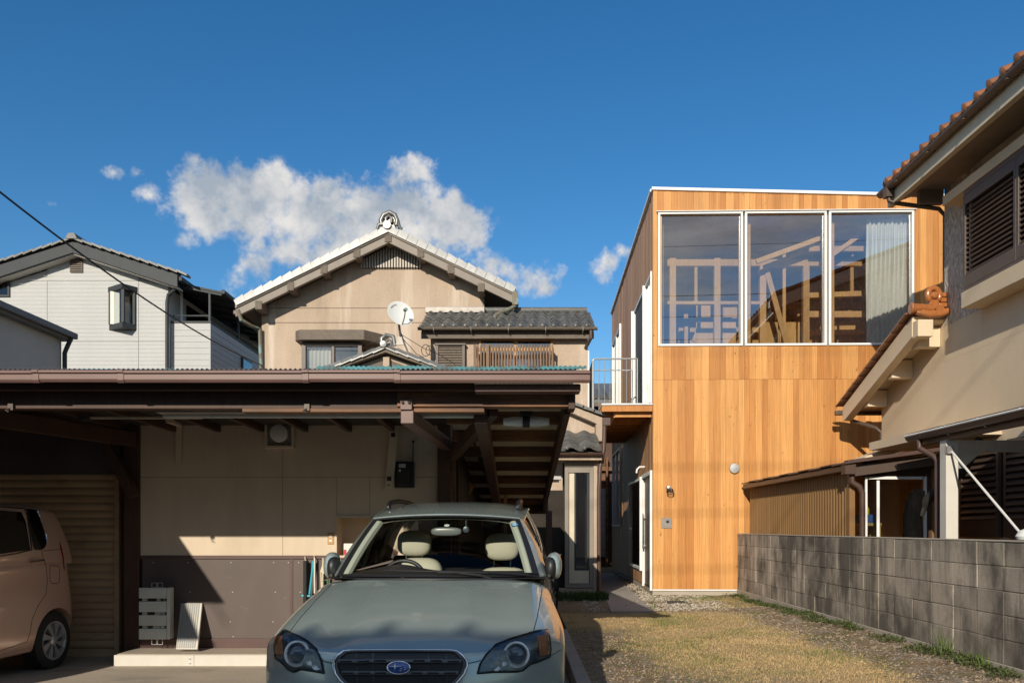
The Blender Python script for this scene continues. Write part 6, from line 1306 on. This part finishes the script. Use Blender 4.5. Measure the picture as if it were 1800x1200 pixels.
# headlights
HR = Z7([(1208, 1002), (1222, 950), (1255, 897), (1310, 850), (1400, 815), (1500, 785), (1586, 764), (1599, 800), (1606, 870), (1600, 912), (1545, 935), (1495, 952), (1455, 985), (1420, 994), (1300, 995)])
HL = Z7([(372, 1000), (362, 950), (347, 905), (328, 868), (292, 836), (232, 802), (158, 766), (136, 800), (112, 860), (102, 915), (150, 948), (178, 980), (208, 994), (245, 980), (300, 988)])
for poly, cx_, sg, cs in ((HR, Z7([(1420, 897)])[0], 1, Z7([(1555, 850)])[0]), (HL, Z7([(230, 892)])[0], -1, Z7([(135, 850)])[0])):
    hl = put(gc.patch(poly, 22, 10, lambda a, b: .004), 'headlight', 'lamp_inner', gc.root, smooth=True)
    put(MB().tube(gc.line(poly+poly[:1], .01, .004), .0045, 8, cap=False), 'seal', 'gap', hl, smooth=True)
    h, nn = gc.hit(*cx_); ax = Vector((.10*sg, -1, .12)).normalized(); A_ = ax.cross(Vector((0, 0, 1))).normalized(); B_ = A_.cross(ax)
    h = h+Vector((0, -.012, 0))
    put(MB().lathe([(.068, -.02), (.070, .012), (.060, .014), (.050, -.004), (.050, -.02)], h, (A_, B_, ax), 28), 'bezel', 'white_alu', hl, smooth=True)
    put(MB().lathe([(.048, -.01), (.047, .004), (.038, .016), (.020, .024), (.003, .026)], h, (A_, B_, ax), 28), 'projector_lens', 'lens_dark', hl, smooth=True)
    c2, n2_ = gc.hit(*cs); put(gc.patch([(cs[0]-9, cs[1]-14), (cs[0]+8, cs[1]-18), (cs[0]+12, cs[1]+16), (cs[0]-8, cs[1]+18)] if sg > 0 else [(cs[0]-9, cs[1]-14), (cs[0]+6, cs[1]-16), (cs[0]+8, cs[1]+16), (cs[0]-9, cs[1]+14)], 6, 6, lambda a, b: .010), 'indicator', 'orange_lens', hl, smooth=True)
    for k, (dx_, dz_) in enumerate(((-24*sg, 12), (-34*sg, 20))):
        h2, n3_ = gc.hit(cx_[0]+dx_, cx_[1]+dz_)
        if h2 is not None: put(MB().lathe([(.026, .0), (.028, .012), (.018, .008), (.003, .002)], h2, (A_, B_, ax), 16), 'reflector', 'rim_silver', hl, smooth=True)
    put(gc.patch(poly, 22, 10, lambda a, b: .006+.034*min(1, 2.6*math.sin(math.pi*b))*min(1, 3*math.sin(math.pi*min(1, max(0, a))))), 'cover', 'glass_car', hl, smooth=True)
# shut lines: bonnet sides, bonnet front edge, wing creases
for pts in (Z7([(1568, 492), (1555, 580), (1535, 690), (1512, 778)]), Z7([(428, 500), (330, 600), (240, 700), (180, 780)]), Z7([(345, 905), (368, 935), (425, 948)]), Z7([(1152, 948), (1200, 938), (1225, 930)])):
    put(MB().tube(gc.line(pts, .003, -.0005), .0028, 6), 'shut_line', 'gap', gb_)
put(MB().tube(gc.line(Z7([(1606, 905), (1650, 880), (1690, 862)]), .003, -.0005), .0022, 6), 'shut_line', 'gap', gb_)
# glasshouse
def wsp(s, t, out=0.0):
    B = Vector((.70*s, 1.17+.30*s*s, .948-.012*s*s)); Tt = Vector((.545*s, 1.86+.13*s*s, 1.362-.026*s*s)); p = B.lerp(Tt, t); n_ = Vector((.25*s, -.52, .85)).normalized()
    return p+n_*(.028*math.sin(math.pi*t)*(1-.5*s*s)+out)
S_ = np.linspace(-1, 1, 25); T_ = np.linspace(0, 1, 9)
put(MB().grid([[wsp(s, t) for t in T_] for s in S_]), 'windscreen', 'glass_car', gc.root, smooth=True)
g = MB()
for s0, s1, t0, t1 in ((-1.0, -.935, 0, 1), (.935, 1.0, 0, 1), (-.94, .94, .0, .035), (-.94, .94, .955, 1.0)):
    g.grid([[wsp(s, t, .002) for t in np.linspace(t0, t1, 9)] for s in np.linspace(s0, s1, 25)])
put(g, 'windscreen_band', 'car_black', gc.root, smooth=True)
rw = pl_([1.86, 2.0, 2.2, 2.5, 2.9, 3.4, 3.9, 4.2], [1.362, 1.392, 1.428, 1.468, 1.492, 1.488, 1.455, 1.40]); rh_ = pl_([1.86, 2.3, 3.0, 4.2], [.545, .575, .585, .54])
def roofp(s, t):
    u_ = 1.86+.13*s*s+t*(4.15-1.86-.13*s*s); return Vector((rh_(u_)*s, u_, rw(u_-.13*s*s*(1-t))-.026*s*s-.030*abs(s)**6))
put(MB().grid([[roofp(s, t) for t in np.linspace(0, 1, 24)] for s in S_]), 'roof', 'paint_green', gc.root, smooth=True)
put(MB().grid([[roofp(s, t)-Vector((0, 0, .03)) for t in np.linspace(0, 1, 10)] for s in S_]), 'headliner', 'trim_cream', gc.root, smooth=True)
put(MB().tube([wsp(s, 1.0, .004) for s in S_], .006, 6), 'roof_lip', 'paint_green', gc.root, smooth=True)
def sidep(sg, q, t):                 # q 0..1 front to rear along the side glass, t 0 bottom .. 1 top
    b = Vector((.752*sg, 1.50+q*(4.15-1.50), .935+.03*q)); s = 1.0; tt = roofp(sg*1.0, q); tt = Vector((tt.x, tt.y, tt.z)); p = b.lerp(tt, t); p.x += .03*sg*math.sin(math.pi*t); return p
for sg in (-1, 1):
    put(MB().grid([[sidep(sg, q, t) for t in np.linspace(0, 1, 9)] for q in np.linspace(.06, .90, 22)]), 'side_window', 'glass_side', gc.root, smooth=True)
    pil = MB(); pil.grid([[wsp(sg*1.0, t)+(sidep(sg, .065, t)-wsp(sg*1.0, t))*k+Vector((.012*sg*math.sin(math.pi*k), -.01*math.sin(math.pi*k), 0)) for t in np.linspace(0, 1, 12)] for k in (0, .25, .5, .75, 1)])
    put(pil, 'a_pillar', 'paint_green', gc.root, smooth=True)
    put(MB().tube([wsp(sg*.93, t, -.035) for t in np.linspace(0.02, .98, 10)], .032, 8), 'pillar_trim', 'trim_cream', gc.root, smooth=True)
    for q0, q1, m_ in ((.345, .39, 'car_black'), (.62, .66, 'car_black'), (.86, 1.0, 'paint_green')):
        g = MB(); g.grid([[sidep(sg, q, t)+Vector((.004*sg, 0, 0)) for t in np.linspace(0, 1, 9)] for q in np.linspace(q0, q1, 4)]); put(g, 'pillar', m_, gc.root, smooth=True)
        if q1 < .9: g = MB(); g.grid([[sidep(sg, q, t)-Vector((.02*sg, 0, 0)) for t in np.linspace(0, 1, 9)] for q in np.linspace(q0-.01, q1+.01, 4)]); put(g, 'pillar_trim', 'trim_cream', gc.root, smooth=True)
    put(MB().tube([sidep(sg, q, 1.0)+Vector((.006*sg, 0, -.004)) for q in np.linspace(.0, 1, 20)], .014, 8), 'door_frame', 'paint_green', gc.root, smooth=True)
    put(MB().tube([sidep(sg, q, .0)+Vector((.012*sg, 0, .002)) for q in np.linspace(.03, 1, 14)], .012, 8), 'belt_moulding', 'car_black', gc.root, smooth=True)
    rr_ = [roofp(sg*.90, t) for t in np.linspace(.24, .92, 16)]
    put(MB().tube([rr_[0]+Vector((0, -.08, .0))]+[p+Vector((0, 0, .045)) for p in rr_]+[rr_[-1]+Vector((0, .08, .0))], [.016]+[.02]*16+[.016], 10), 'roof_rail', 'car_black', gc.root, smooth=True)
    put(MB().lathe([(.01, 0), (.012, .02), (.004, .03)], rr_[0]+Vector((0, -.09, .005)), 'z', 10), 'rail_foot', 'chrome', gc.root)
put(MB().grid([[Vector((s*.54, 4.15+.12*(1-t), 1.37-.45*(1-t)-.03*s*s)) for t in np.linspace(0, 1, 6)] for s in S_]), 'tailgate_glass', 'glass_dark', gc.root, smooth=True)
for sg in (-1, 1): put(MB().add([(sg*.752, 1.5, .93), (sg*.752, 4.2, .93), (sg*.80, 4.2, .90), (sg*.80, 1.45, .90)], [(0, 1, 2, 3)]), 'belt_panel', 'paint_green', gc.root)
# cabin
cab = MB(); cab.add([(-.74, 1.3, .932), (.74, 1.3, .932), (.74, 4.2, .935), (-.74, 4.2, .935)], [(0, 1, 2, 3)])
put(cab, 'cabin_floor', 'dash', gc.root)
P = [[Vector((s*.70, 1.19+.29*s*s+t*(.62-.29*s*s), .945+.022*math.sin(t*2.6)+(.045*math.exp(-((s+.42)/.24)**2) if .5 < t < .95 else 0))) for t in np.linspace(0, 1, 12)] for s in np.linspace(-1, 1, 41)]
put(MB().grid(P), 'dashboard', 'dash', gc.root, smooth=True)
def pad(c, sx_, sy_, sz_, name, mat, n=2.6, tilt=0, parent=None):
    P = []
    for i in range(15):
        a = -math.pi/2+math.pi*i/14; row = []
        for j in range(24):
            b = 2*math.pi*j/24; f = lambda t: math.copysign(abs(t)**(2/n), t); p = Vector((sx_*f(math.cos(a))*f(math.cos(b)), sy_*f(math.cos(a))*f(math.sin(b)), sz_*f(math.sin(a)))); p.y += p.z*tilt; row.append(Vector(c)+p)
        P.append(row)
    return put(MB().grid(P, wrap=True), name, mat, parent or gc.root, smooth=True, ang=180)
def carpt(px, py, y):      # point of the car's frame at local depth y
    o = gc.I @ Vector((0, 0, CAMZ)); d = gc.I @ at(px, py, 6)-o; return o+d*((y-o.y)/d.y)
for (hx0, hx1, hy0, hy1, sx0_, sx1_, st_) in ((772, 955, 222, 362, 750, 1018, 372), (1250, 1436, 238, 386, 1195, 1497, 424)):
    a, b = carpt(450+hx0/3.103, 860+hy0/3.103, 2.36), carpt(450+hx1/3.103, 860+hy1/3.103, 2.36); c = (a+b)/2
    hr = pad(c, (b.x-a.x)/2, .065, (a.z-b.z)/2, 'headrest', 'seat_cream', 3.0)
    a2, b2 = carpt(450+sx0_/3.103, 860+st_/3.103, 2.32), carpt(450+sx1_/3.103, 1020, 2.32)
    pad(((a2.x+b2.x)/2, 2.36, a2.z-.20), (b2.x-a2.x)/2, .10, .20, 'seat_back', 'seat_cream', 3.4, .12)
    for dx_ in (-.065, .065): put(MB().tube([(c.x+dx_, 2.36, b.z+.02), (c.x+dx_, 2.36, a2.z-.03)], .006, 6), 'headrest_post', 'chrome', hr)
for (x0_, x1_, y0_, y1_) in ((958, 1052, 258, 345), (1112, 1228, 285, 352)):
    a, b = carpt(450+x0_/3.103, 860+y0_/3.103, 3.25), carpt(450+x1_/3.103, 860+y1_/3.103, 3.25); pad((a+b)/2, (b.x-a.x)/2, .06, (a.z-b.z)/2, 'rear_headrest', 'seat_dark', 3)
put(MB().box(-.64, .64, 3.28, 3.4, .936, 1.02), 'rear_bench', 'seat_dark', gc.root, bevel=.03)
c = carpt(450+800/3.103, 860+500/3.103, 1.86); swn = Vector((0, -.90, .42)); A_ = Vector((1, 0, 0)); B_ = swn.cross(A_)
sw = put(MB().tube([c+(A_*math.cos(t)+B_*math.sin(t))*.165 for t in np.linspace(0, 2*math.pi, 41)], .015, 10, cap=False), 'steering_wheel', 'car_black', gc.root, smooth=True)
put(MB().bar(c-A_*.15, c+A_*.15, .05, .02).lathe([(.07, -.02), (.06, .02), (.01, .03)], c, (A_, B_, swn), 16), 'hub', 'car_black', sw)
a, b = carpt(450+955/3.103, 860+205/3.103, 1.98), carpt(450+1122/3.103, 860+252/3.103, 1.98)
im = pad((a+b)/2, (b.x-a.x)/2, .02, (a.z-b.z)/2, 'rear_view_mirror', 'mirror_grey', 3); put(MB().tube([((a.x+b.x)/2, 1.98, b.z+.03), ((a.x+b.x)/2, 1.95, 1.37)], .008, 6), 'stem', 'car_black', im)
a = carpt(450+1146/3.103, 860+218/3.103, 1.90); put(MB().lathe([(.008, -.02), (.022, -.018), (.024, .02), (.012, .03)], a, 'y', 16).tube([a+Vector((0, 0, .02)), a+Vector((0, -.01, .07))], .006, 6), 'dash_camera', 'lamp_inner', gc.root, smooth=True)
def on_glass(px, py):
    o = gc.I @ Vector((0, 0, CAMZ)); best_ = min(((wsp(s, t, -.003) for s in np.linspace(-.98, .98, 80) for t in np.linspace(.3, .98, 40))), key=lambda p: (p-carpt(px, py, p.y)).length); return best_
for (px, py, r_, m1) in ((905, 920.5, .022, 'sticker_blue'), (784, 923, .015, 'white_plastic')):
    p = on_glass(px, py); n_ = Vector((0, -.52, .85)); A_ = Vector((1, 0, 0)); B_ = n_.cross(A_)
    sk = put(MB().lathe([(r_, .0), (r_*.98, .001), (.0005, .0012)], p, (A_*1.25, B_, n_), 20), 'windscreen_sticker', m1, gc.root)
    if r_ > .02: put(MB().tube([p+n_*.002+(A_*1.2*math.cos(t)+B_*math.sin(t))*r_*.5 for t in np.linspace(.3, 5.6, 18)], .0025, 5), 'sticker_ring', 'white_plastic', sk)
    else: put(MB().box(-1, 1, -1, 1, -1, 1).__class__().add([p+n_*.002-A_*.008-B_*.008, p+n_*.002-A_*.004-B_*.008, p+n_*.002-A_*.004+B_*.008, p+n_*.002-A_*.008+B_*.008, p+n_*.002+A_*.004-B_*.008, p+n_*.002+A_*.009-B_*.008, p+n_*.002+A_*.009+B_*.008, p+n_*.002+A_*.004+B_*.008], [(0, 1, 2, 3), (4, 5, 6, 7)]), 'sticker_print', 'green_plastic', sk)
# cowl, wipers
cwl = [wsp(s, 0, 0)+Vector((0, -.025, -.004)) for s in S_]; put(MB().tube([p+Vector((0, 0, -.010)) for p in cwl], .011, 8), 'cowl', 'car_black', gc.root, smooth=True)
for (s0, s1, t0, t1) in ((.50, -.48, .035, .06), (.98, .05, .025, .035)):
    wp = put(MB().tube([wsp(s0+(s1-s0)*k/10, t0+(t1-t0)*k/10, .014) for k in range(11)], .007, 6), 'wiper', 'car_black', gc.root, smooth=True)
    put(MB().tube([wsp((s0+s1)/2, (t0+t1)/2, .018), wsp(s0*.9, -.01, .02), wsp(s0+.06, -.05, .012)], .008, 6), 'wiper_arm', 'car_black', wp)
# door mirrors, folded back
for sg in (-1, 1):
    cx_ = .80 if sg > 0 else -.79
    mr_ = pad((cx_, 1.72, 1.0), .056, .10, .095, 'door_mirror', 'paint_green', 2.4, .1); pad((cx_-.022*sg, 1.685, .985), .045, .09, .082, 'mirror_base', 'car_black', 2.4, 0, mr_); put(MB().bar((sg*.745, 1.74, .95), (cx_, 1.72, .95), .07, .04), 'mirror_arm', 'car_black', mr_)

# ------------------------------------------------------------ bronze hatchback (left)
kc = Car(Vector((-5.43, 5.36, -.145)), R(4.0), 'hatchback', 'tall bronze hatchback under the carport, cut off by the left edge')
LK = 3.34
def kmap(a, b, c):
    f = .28*abs(b)**3+.1*abs(c-.5); u_ = f+a*(LK-.22*abs(b)**4-f); T = float(np.interp(u_, [0, .3, .9, 1.2, 3.4], [.78, .92, 1.02, 1.03, 1.05])); w = .20+c*(T-.20)
    H = .735*(1-.03*max(0, (w-.6)/.4)**1.5-.05*max(0, (.4-w)/.2)**2)*(1 if u_ > .4 else .92+.2*u_)
    H += .012*math.exp(-((u_-2.86)/.30)**2)*math.exp(-((w-.5)/.2)**2)
    if u_ > 2.5: u_ -= .05*max(0, (w-.62)/.43)*((u_-2.5)/.84)
    return (b*H, u_, w)
bm = boxmap(70, 22, 20, kmap, 2); bv1 = BVHTree.FromBMesh(bm); kb = bput(kc, bm, 'body', 'paint_bronze'); bm.free()
cut(kb, [(.55, .275, .315, 1.2), (2.86, .275, .315, 1.2)])
def ktop(a, b, c):
    w = 1.0+c*.615; f0 = .75+.55*c; f1 = 3.27-.16*c**1.6-.06*abs(b)**4; u_ = f0+a*(f1-f0); w -= .055*c*abs(b)**4+.05*c*max(0, (a-.75)/.25)**2+.05*c*max(0, (.3-a)/.3)**2
    return (b*(.712-.10*c**1.3), u_, w)
bm = boxmap(50, 18, 14, ktop, 2); bv2 = BVHTree.FromBMesh(bm); kr = bput(kc, bm, 'upper_body', 'paint_bronze'); bm.free()
class Two:
    def ray_cast(s, o, d):
        a, b = bv1.ray_cast(o, d), bv2.ray_cast(o, d)
        if a[0] is None: return b
        if b[0] is None: return a
        return a if a[3] < b[3] else b
kc.bvh = Two()
for y in (.55, 2.86):
    for s in (-1, 1): wheel(kc, .635*s, y, .275, .275, .185, s, 8)
put(MB().box(-.55, .55, .3, 3.1, .2, .55), 'underbody', 'car_black', kc.root)
K = lambda pts: [(x/3.529, 860+y/3.529) for x, y in pts]
put(kc.patch(K([(-500, 150), (0, 128), (140, 140), (152, 165), (178, 300), (188, 372), (100, 385), (0, 400), (-500, 490)]), 24, 8, lambda a, b: .003), 'door_window', 'glass_tint', kc.root, smooth=True)
put(kc.patch(K([(158, 118), (225, 126), (244, 170), (285, 290), (288, 335), (275, 360), (255, 376), (205, 372), (192, 300), (172, 180)]), 10, 8, lambda a, b: .004), 'quarter_window', 'glass_tint', kc.root, smooth=True)
put(MB().tube(kc.line(K([(-500, 130), (0, 108), (150, 118), (166, 160), (196, 372), (100, 396), (0, 412), (-500, 505)]), .006, .003), .006, 6), 'window_seal', 'car_black', kc.root, smooth=True)
put(MB().tube(kc.line(K([(228, 124), (248, 172), (288, 290), (290, 330)]), .006, .004), .004, 6), 'quarter_trim', 'chrome', kc.root, smooth=True)
for pts in (K([(256, 384), (285, 470), (294, 560), (285, 645), (240, 712), (200, 800), (186, 885), (165, 945), (80, 972), (0, 998)]), K([(262, 380), (372, 370)]), K([(308, 478), (318, 470), (362, 474), (370, 490), (368, 572), (358, 582), (320, 582), (310, 568), (308, 478)])):
    put(MB().tube(kc.line(pts, .003, 0), .0028, 6), 'shut_line', 'gap', kb)
put(MB().tube(kc.line(K([(-200, 1068), (0, 1030), (130, 1004), (175, 992)]), .01, .004), .012, 6), 'sill', 'paint_bronze', kb, smooth=True)
h, nn = kc.hit(*K([(212, 448)])[0])
hd = put(MB().lathe([(.005, -.008), (.042, -.004), (.046, .001)], h, (Vector((0, 1, 0)), Vector((0, 0, 1)), nn), 20), 'handle_cup', 'paint_bronze', kc.root, smooth=True)
put(MB().tube(kc.line(K([(165, 450), (190, 445), (235, 440), (258, 437)]), .01, .022), [.008, .011, .011, .011, .011, .009][:len(kc.line(K([(165, 450), (190, 445), (235, 440), (258, 437)]), .01, .022))] if False else .010, 8), 'door_handle', 'chrome', hd, smooth=True)
put(kc.patch(K([(366, 318), (376, 340), (394, 420), (399, 500), (394, 500), (386, 420), (368, 350)]), 6, 8, lambda a, b: .004), 'tail_light', 'red_lens', kc.root, smooth=True)
put(MB().box(-.60, .60, .78, .9, 1.05, 1.06), 'cowl', 'car_black', kc.root)
M('pale_stone', (.45, .40, .33), .85, var=.3, noise=[((22, 22, 22), .4)])
# ============================================================ PLANTS, GRASS, LOOSE STONES
rg = np.random.default_rng(4)
def blades(name, mat, label, pts, h0, h1, w, lean=.6, segs=1, kind='stuff', cat='grass'):
    n_ = len(pts); v_ = []; f_ = []
    for i, (x, y, z) in enumerate(pts):
        a = rg.uniform(0, 6.283); h = rg.uniform(h0, h1); l = rg.uniform(0, lean)*h; b = rg.uniform(0, 6.283); ww = w*rg.uniform(.6, 1.2)
        dx_, dy_ = math.cos(a)*ww/2, math.sin(a)*ww/2; tx, ty = math.cos(b)*l, math.sin(b)*l; k = len(v_)
        v_ += [(x-dx_, y-dy_, z-.004), (x+dx_, y+dy_, z-.004), (x+dx_*.7+tx*.4, y+dy_*.7+ty*.4, z+h*.55), (x-dx_*.7+tx*.4, y-dy_*.7+ty*.4, z+h*.55), (x+tx, y+ty, z+h)]
        f_ += [(k, k+1, k+2, k+3), (k+3, k+2, k+4)]
    me = bpy.data.meshes.new(name); me.from_pydata(v_, [], f_); me.materials.append(MATS[mat]); o = bpy.data.objects.new(name, me); COL.objects.link(o)
    return tag(o, label, cat, kind=kind)
pts = []
while len(pts) < 30000:
    x, y = rg.uniform(.65, 3.9), rg.uniform(6.3, 14.8)
    if rg.random() < (lawn(x, y)*1.1-.12+noise_(x*2.1, y*2.1)*.45) and rg.random() < (7.5/y)**1.2: pts.append((x, y, yard_z(x, y)))
blades('dry_grass', 'dry_grass', 'short dry straw coloured grass over the middle of the yard', pts, .006, .024, .0042, 1.6)
M('green_grass', (.10, .15, .03), .75, noise=((7, 7, 7), .35), spec=.2)
pts = []
while len(pts) < 3600:
    x, y = rg.uniform(.62, 3.9), rg.uniform(6.5, 14.9)
    a = max(0, noise_(x*1.1+7, y*1.1))*1.4*lawn(x, y)
    if rg.random() < a: pts.append((x, y, yard_z(x, y)))
for _ in range(1500):
    x, y = rg.normal(3.1, .25), rg.normal(14.45, .25)
    if x < 3.9 and y < 15.2: pts.append((x, y, yard_z(x, y)))
for _ in range(260): t = rg.uniform(0, 1); pts.append((2.0+t*.4+rg.normal(0, .04), 12.6+t*2.6, .0))
blades('green_grass', 'green_grass', 'thin green grass patches among the dry grass', pts, .01, .035, .005, 1.2)
pts = []
for _ in range(3000):
    x, y = rg.uniform(.62, 1.5), 14.35+rg.normal(0, .16)+.15*rg.random()
    if noise_(x*4, y*4) > -.35: pts.append((x, y, 0))
M('lush_grass', (.045, .085, .018), .7, noise=((9, 9, 9), .35), spec=.3)
blades('corner_grass', 'lush_grass', 'dark green grass tuft at the foot of the tan house entrance', pts, .05, .16, .011, .9)
# weeds at the foot of the block wall: small leaf rosettes
v_ = []; f_ = []
def leaf(c, d, L_, w):
    s = Vector((-d.y, d.x, 0)).normalized()*w/2; k = len(v_); m = c+d*L_*.5+Vector((0, 0, L_*.12))
    v_.extend([tuple(c), tuple(m+s), tuple(c+d*L_), tuple(m-s)]); f_.append((k, k+1, k+2, k+3))
for i in range(800):
    y = 15.1-8.6*rg.random()**1.0; dens_ = noise_(y*1.7, 3.1)+.18*math.sin(y*1.3)
    if dens_ < -.42: continue
    x = WX-.03-abs(rg.normal(0, .10)); h = rg.uniform(.0, .05)
    for k in range(7):
        a = rg.uniform(0, 6.28); e = rg.uniform(.1, 1.1); d = Vector((math.cos(a)*math.cos(e), math.sin(a)*math.cos(e), math.sin(e)))
        c = Vector((x+rg.normal(0, .03), y+rg.normal(0, .04), yard_z(x, y)+rg.uniform(0, h))); leaf(c, d, rg.uniform(.02, .05), rg.uniform(.01, .022))
me = bpy.data.meshes.new('wall_weeds'); me.from_pydata(v_, [], f_); me.materials.append(MATS['weed']); o = bpy.data.objects.new('wall_weeds', me); COL.objects.link(o); tag(o, 'low green weeds growing along the foot of the block wall', 'weeds', kind='stuff')
# one tall grassy weed and two others against the wall
for (px, py, Y, n_, hh, lab) in ((1655, 1140, 8.0, 34, .30, 'tall feathery grass tuft standing against the block wall'), (1718, 1165, 7.3, 34, .15, 'short leafy tuft at the near end of the block wall')):
    x = WX-.06; Y = x*1480/(px-914)*.995; pts = [(x+rg.normal(0, .03), Y+rg.normal(0, .09), yard_z(x, Y)) for _ in range(n_)]
    o = blades('grass_tuft', 'green_grass', lab, pts, hh*.4, hh, .008, .5, kind='stuff', cat='grass')
# loose stones and gravel
ico = bmesh.new(); bmesh.ops.create_icosphere(ico, subdivisions=1, radius=1); iv = np.array([v.co[:] for v in ico.verts]); ifc = [[v.index for v in f.verts] for f in ico.faces]; ico.free()
def stones(name, label, pts, s0, s1, mat):
    V = []; F = []
    for (x, y, z) in pts:
        s = rg.uniform(s0, s1) if s1/s0 < 3 else s0*(s1/s0)**(rg.random()**2); sc = rg.uniform(.7, 1.3, 3)*np.array([1, 1, .62])*s; a = rg.uniform(0, 6.28); q = iv*(1+rg.normal(0, .13, (len(iv), 1)))*sc
        q = np.stack([q[:, 0]*math.cos(a)-q[:, 1]*math.sin(a), q[:, 0]*math.sin(a)+q[:, 1]*math.cos(a), q[:, 2]], 1)+np.array([x, y, z+sc[2]*.35]); k = len(V); V += [tuple(p) for p in q]; F += [tuple(i+k for i in f) for f in ifc]
    me = bpy.data.meshes.new(name); me.from_pydata(V, [], F); me.materials.append(MATS[mat]); o = bpy.data.objects.new(name, me); COL.objects.link(o); tag(o, label, 'gravel', kind='stuff')
pts = []
while len(pts) < 6000:
    x, y = rg.uniform(.6, 3.92), 6.2+8.8*rg.random()**1.3
    if rg.random() > lawn(x, y)*1.25: pts.append((x, y, yard_z(x, y)))
stones('gravel', 'loose grey brown gravel around the dry grass', pts, .004, .015, 'stone')
pts = [(x, y, yard_z(x, y)) for x, y in ((3.2+rg.normal(0, .26), rg.uniform(8.2, 12.6)) for _ in range(300)) if x < 3.9]
stones('rubble', 'pale broken stones along the bank beside the block wall', pts, .006, .026, 'stone')
pts = [(x, y, .0) for x, y in ((rg.uniform(1.0, 3.3), rg.uniform(12.3, 15.3)) for _ in range(1900)) if x < 1.25 or x > 1.98 or y < 12.3]
pts += [(2.42+.012*(y-15)+rg.normal(0, .12)-.12, y, 0) for y in rg.uniform(13.2, 22, 700)]+[(1.5+rg.normal(0, .06)+(y-15.4)*.07, y, 0) for y in rg.uniform(14, 22, 400)]
stones('white_gravel', 'pale crushed stone round the path and the timber house', pts, .007, .02, 'pale_stone')
c = at(1186, 1057, 13.7); mc = single(MB().prism([(c.x-.14, 13.55), (c.x+.14, 13.55), (c.x+.16, 13.75), (c.x-.12, 13.75)], 'z', .0, .03), 'meter_cover', 'trim_grey', 'small grey blue meter cover in the gravel before the timber house', 'meter cover', bevel=.01)

# dead leaves blown about the yard
M('dead_leaf', (.22, .11, .04), .8, var=.3, noise=((30, 30, 30), .4))
v_ = []; f_ = []
for _ in range(170):
    x, y = rg.uniform(.7, 3.9), 6.4+8.2*rg.random(); x = 3.88-abs(rg.normal(0, .35)) if rg.random() < .45 else x
    a = rg.uniform(0, 6.28); c = Vector((x, y, yard_z(x, y)+.012)); leaf(c, Vector((math.cos(a), math.sin(a), rg.uniform(-.15, .5))).normalized(), rg.uniform(.025, .055), rg.uniform(.014, .03))
me = bpy.data.meshes.new('fallen_leaves'); me.from_pydata(v_, [], f_); me.materials.append(MATS['dead_leaf']); o = bpy.data.objects.new('fallen_leaves', me); COL.objects.link(o); tag(o, 'small brown fallen leaves scattered over the gravel and along the wall', 'leaves', kind='stuff')
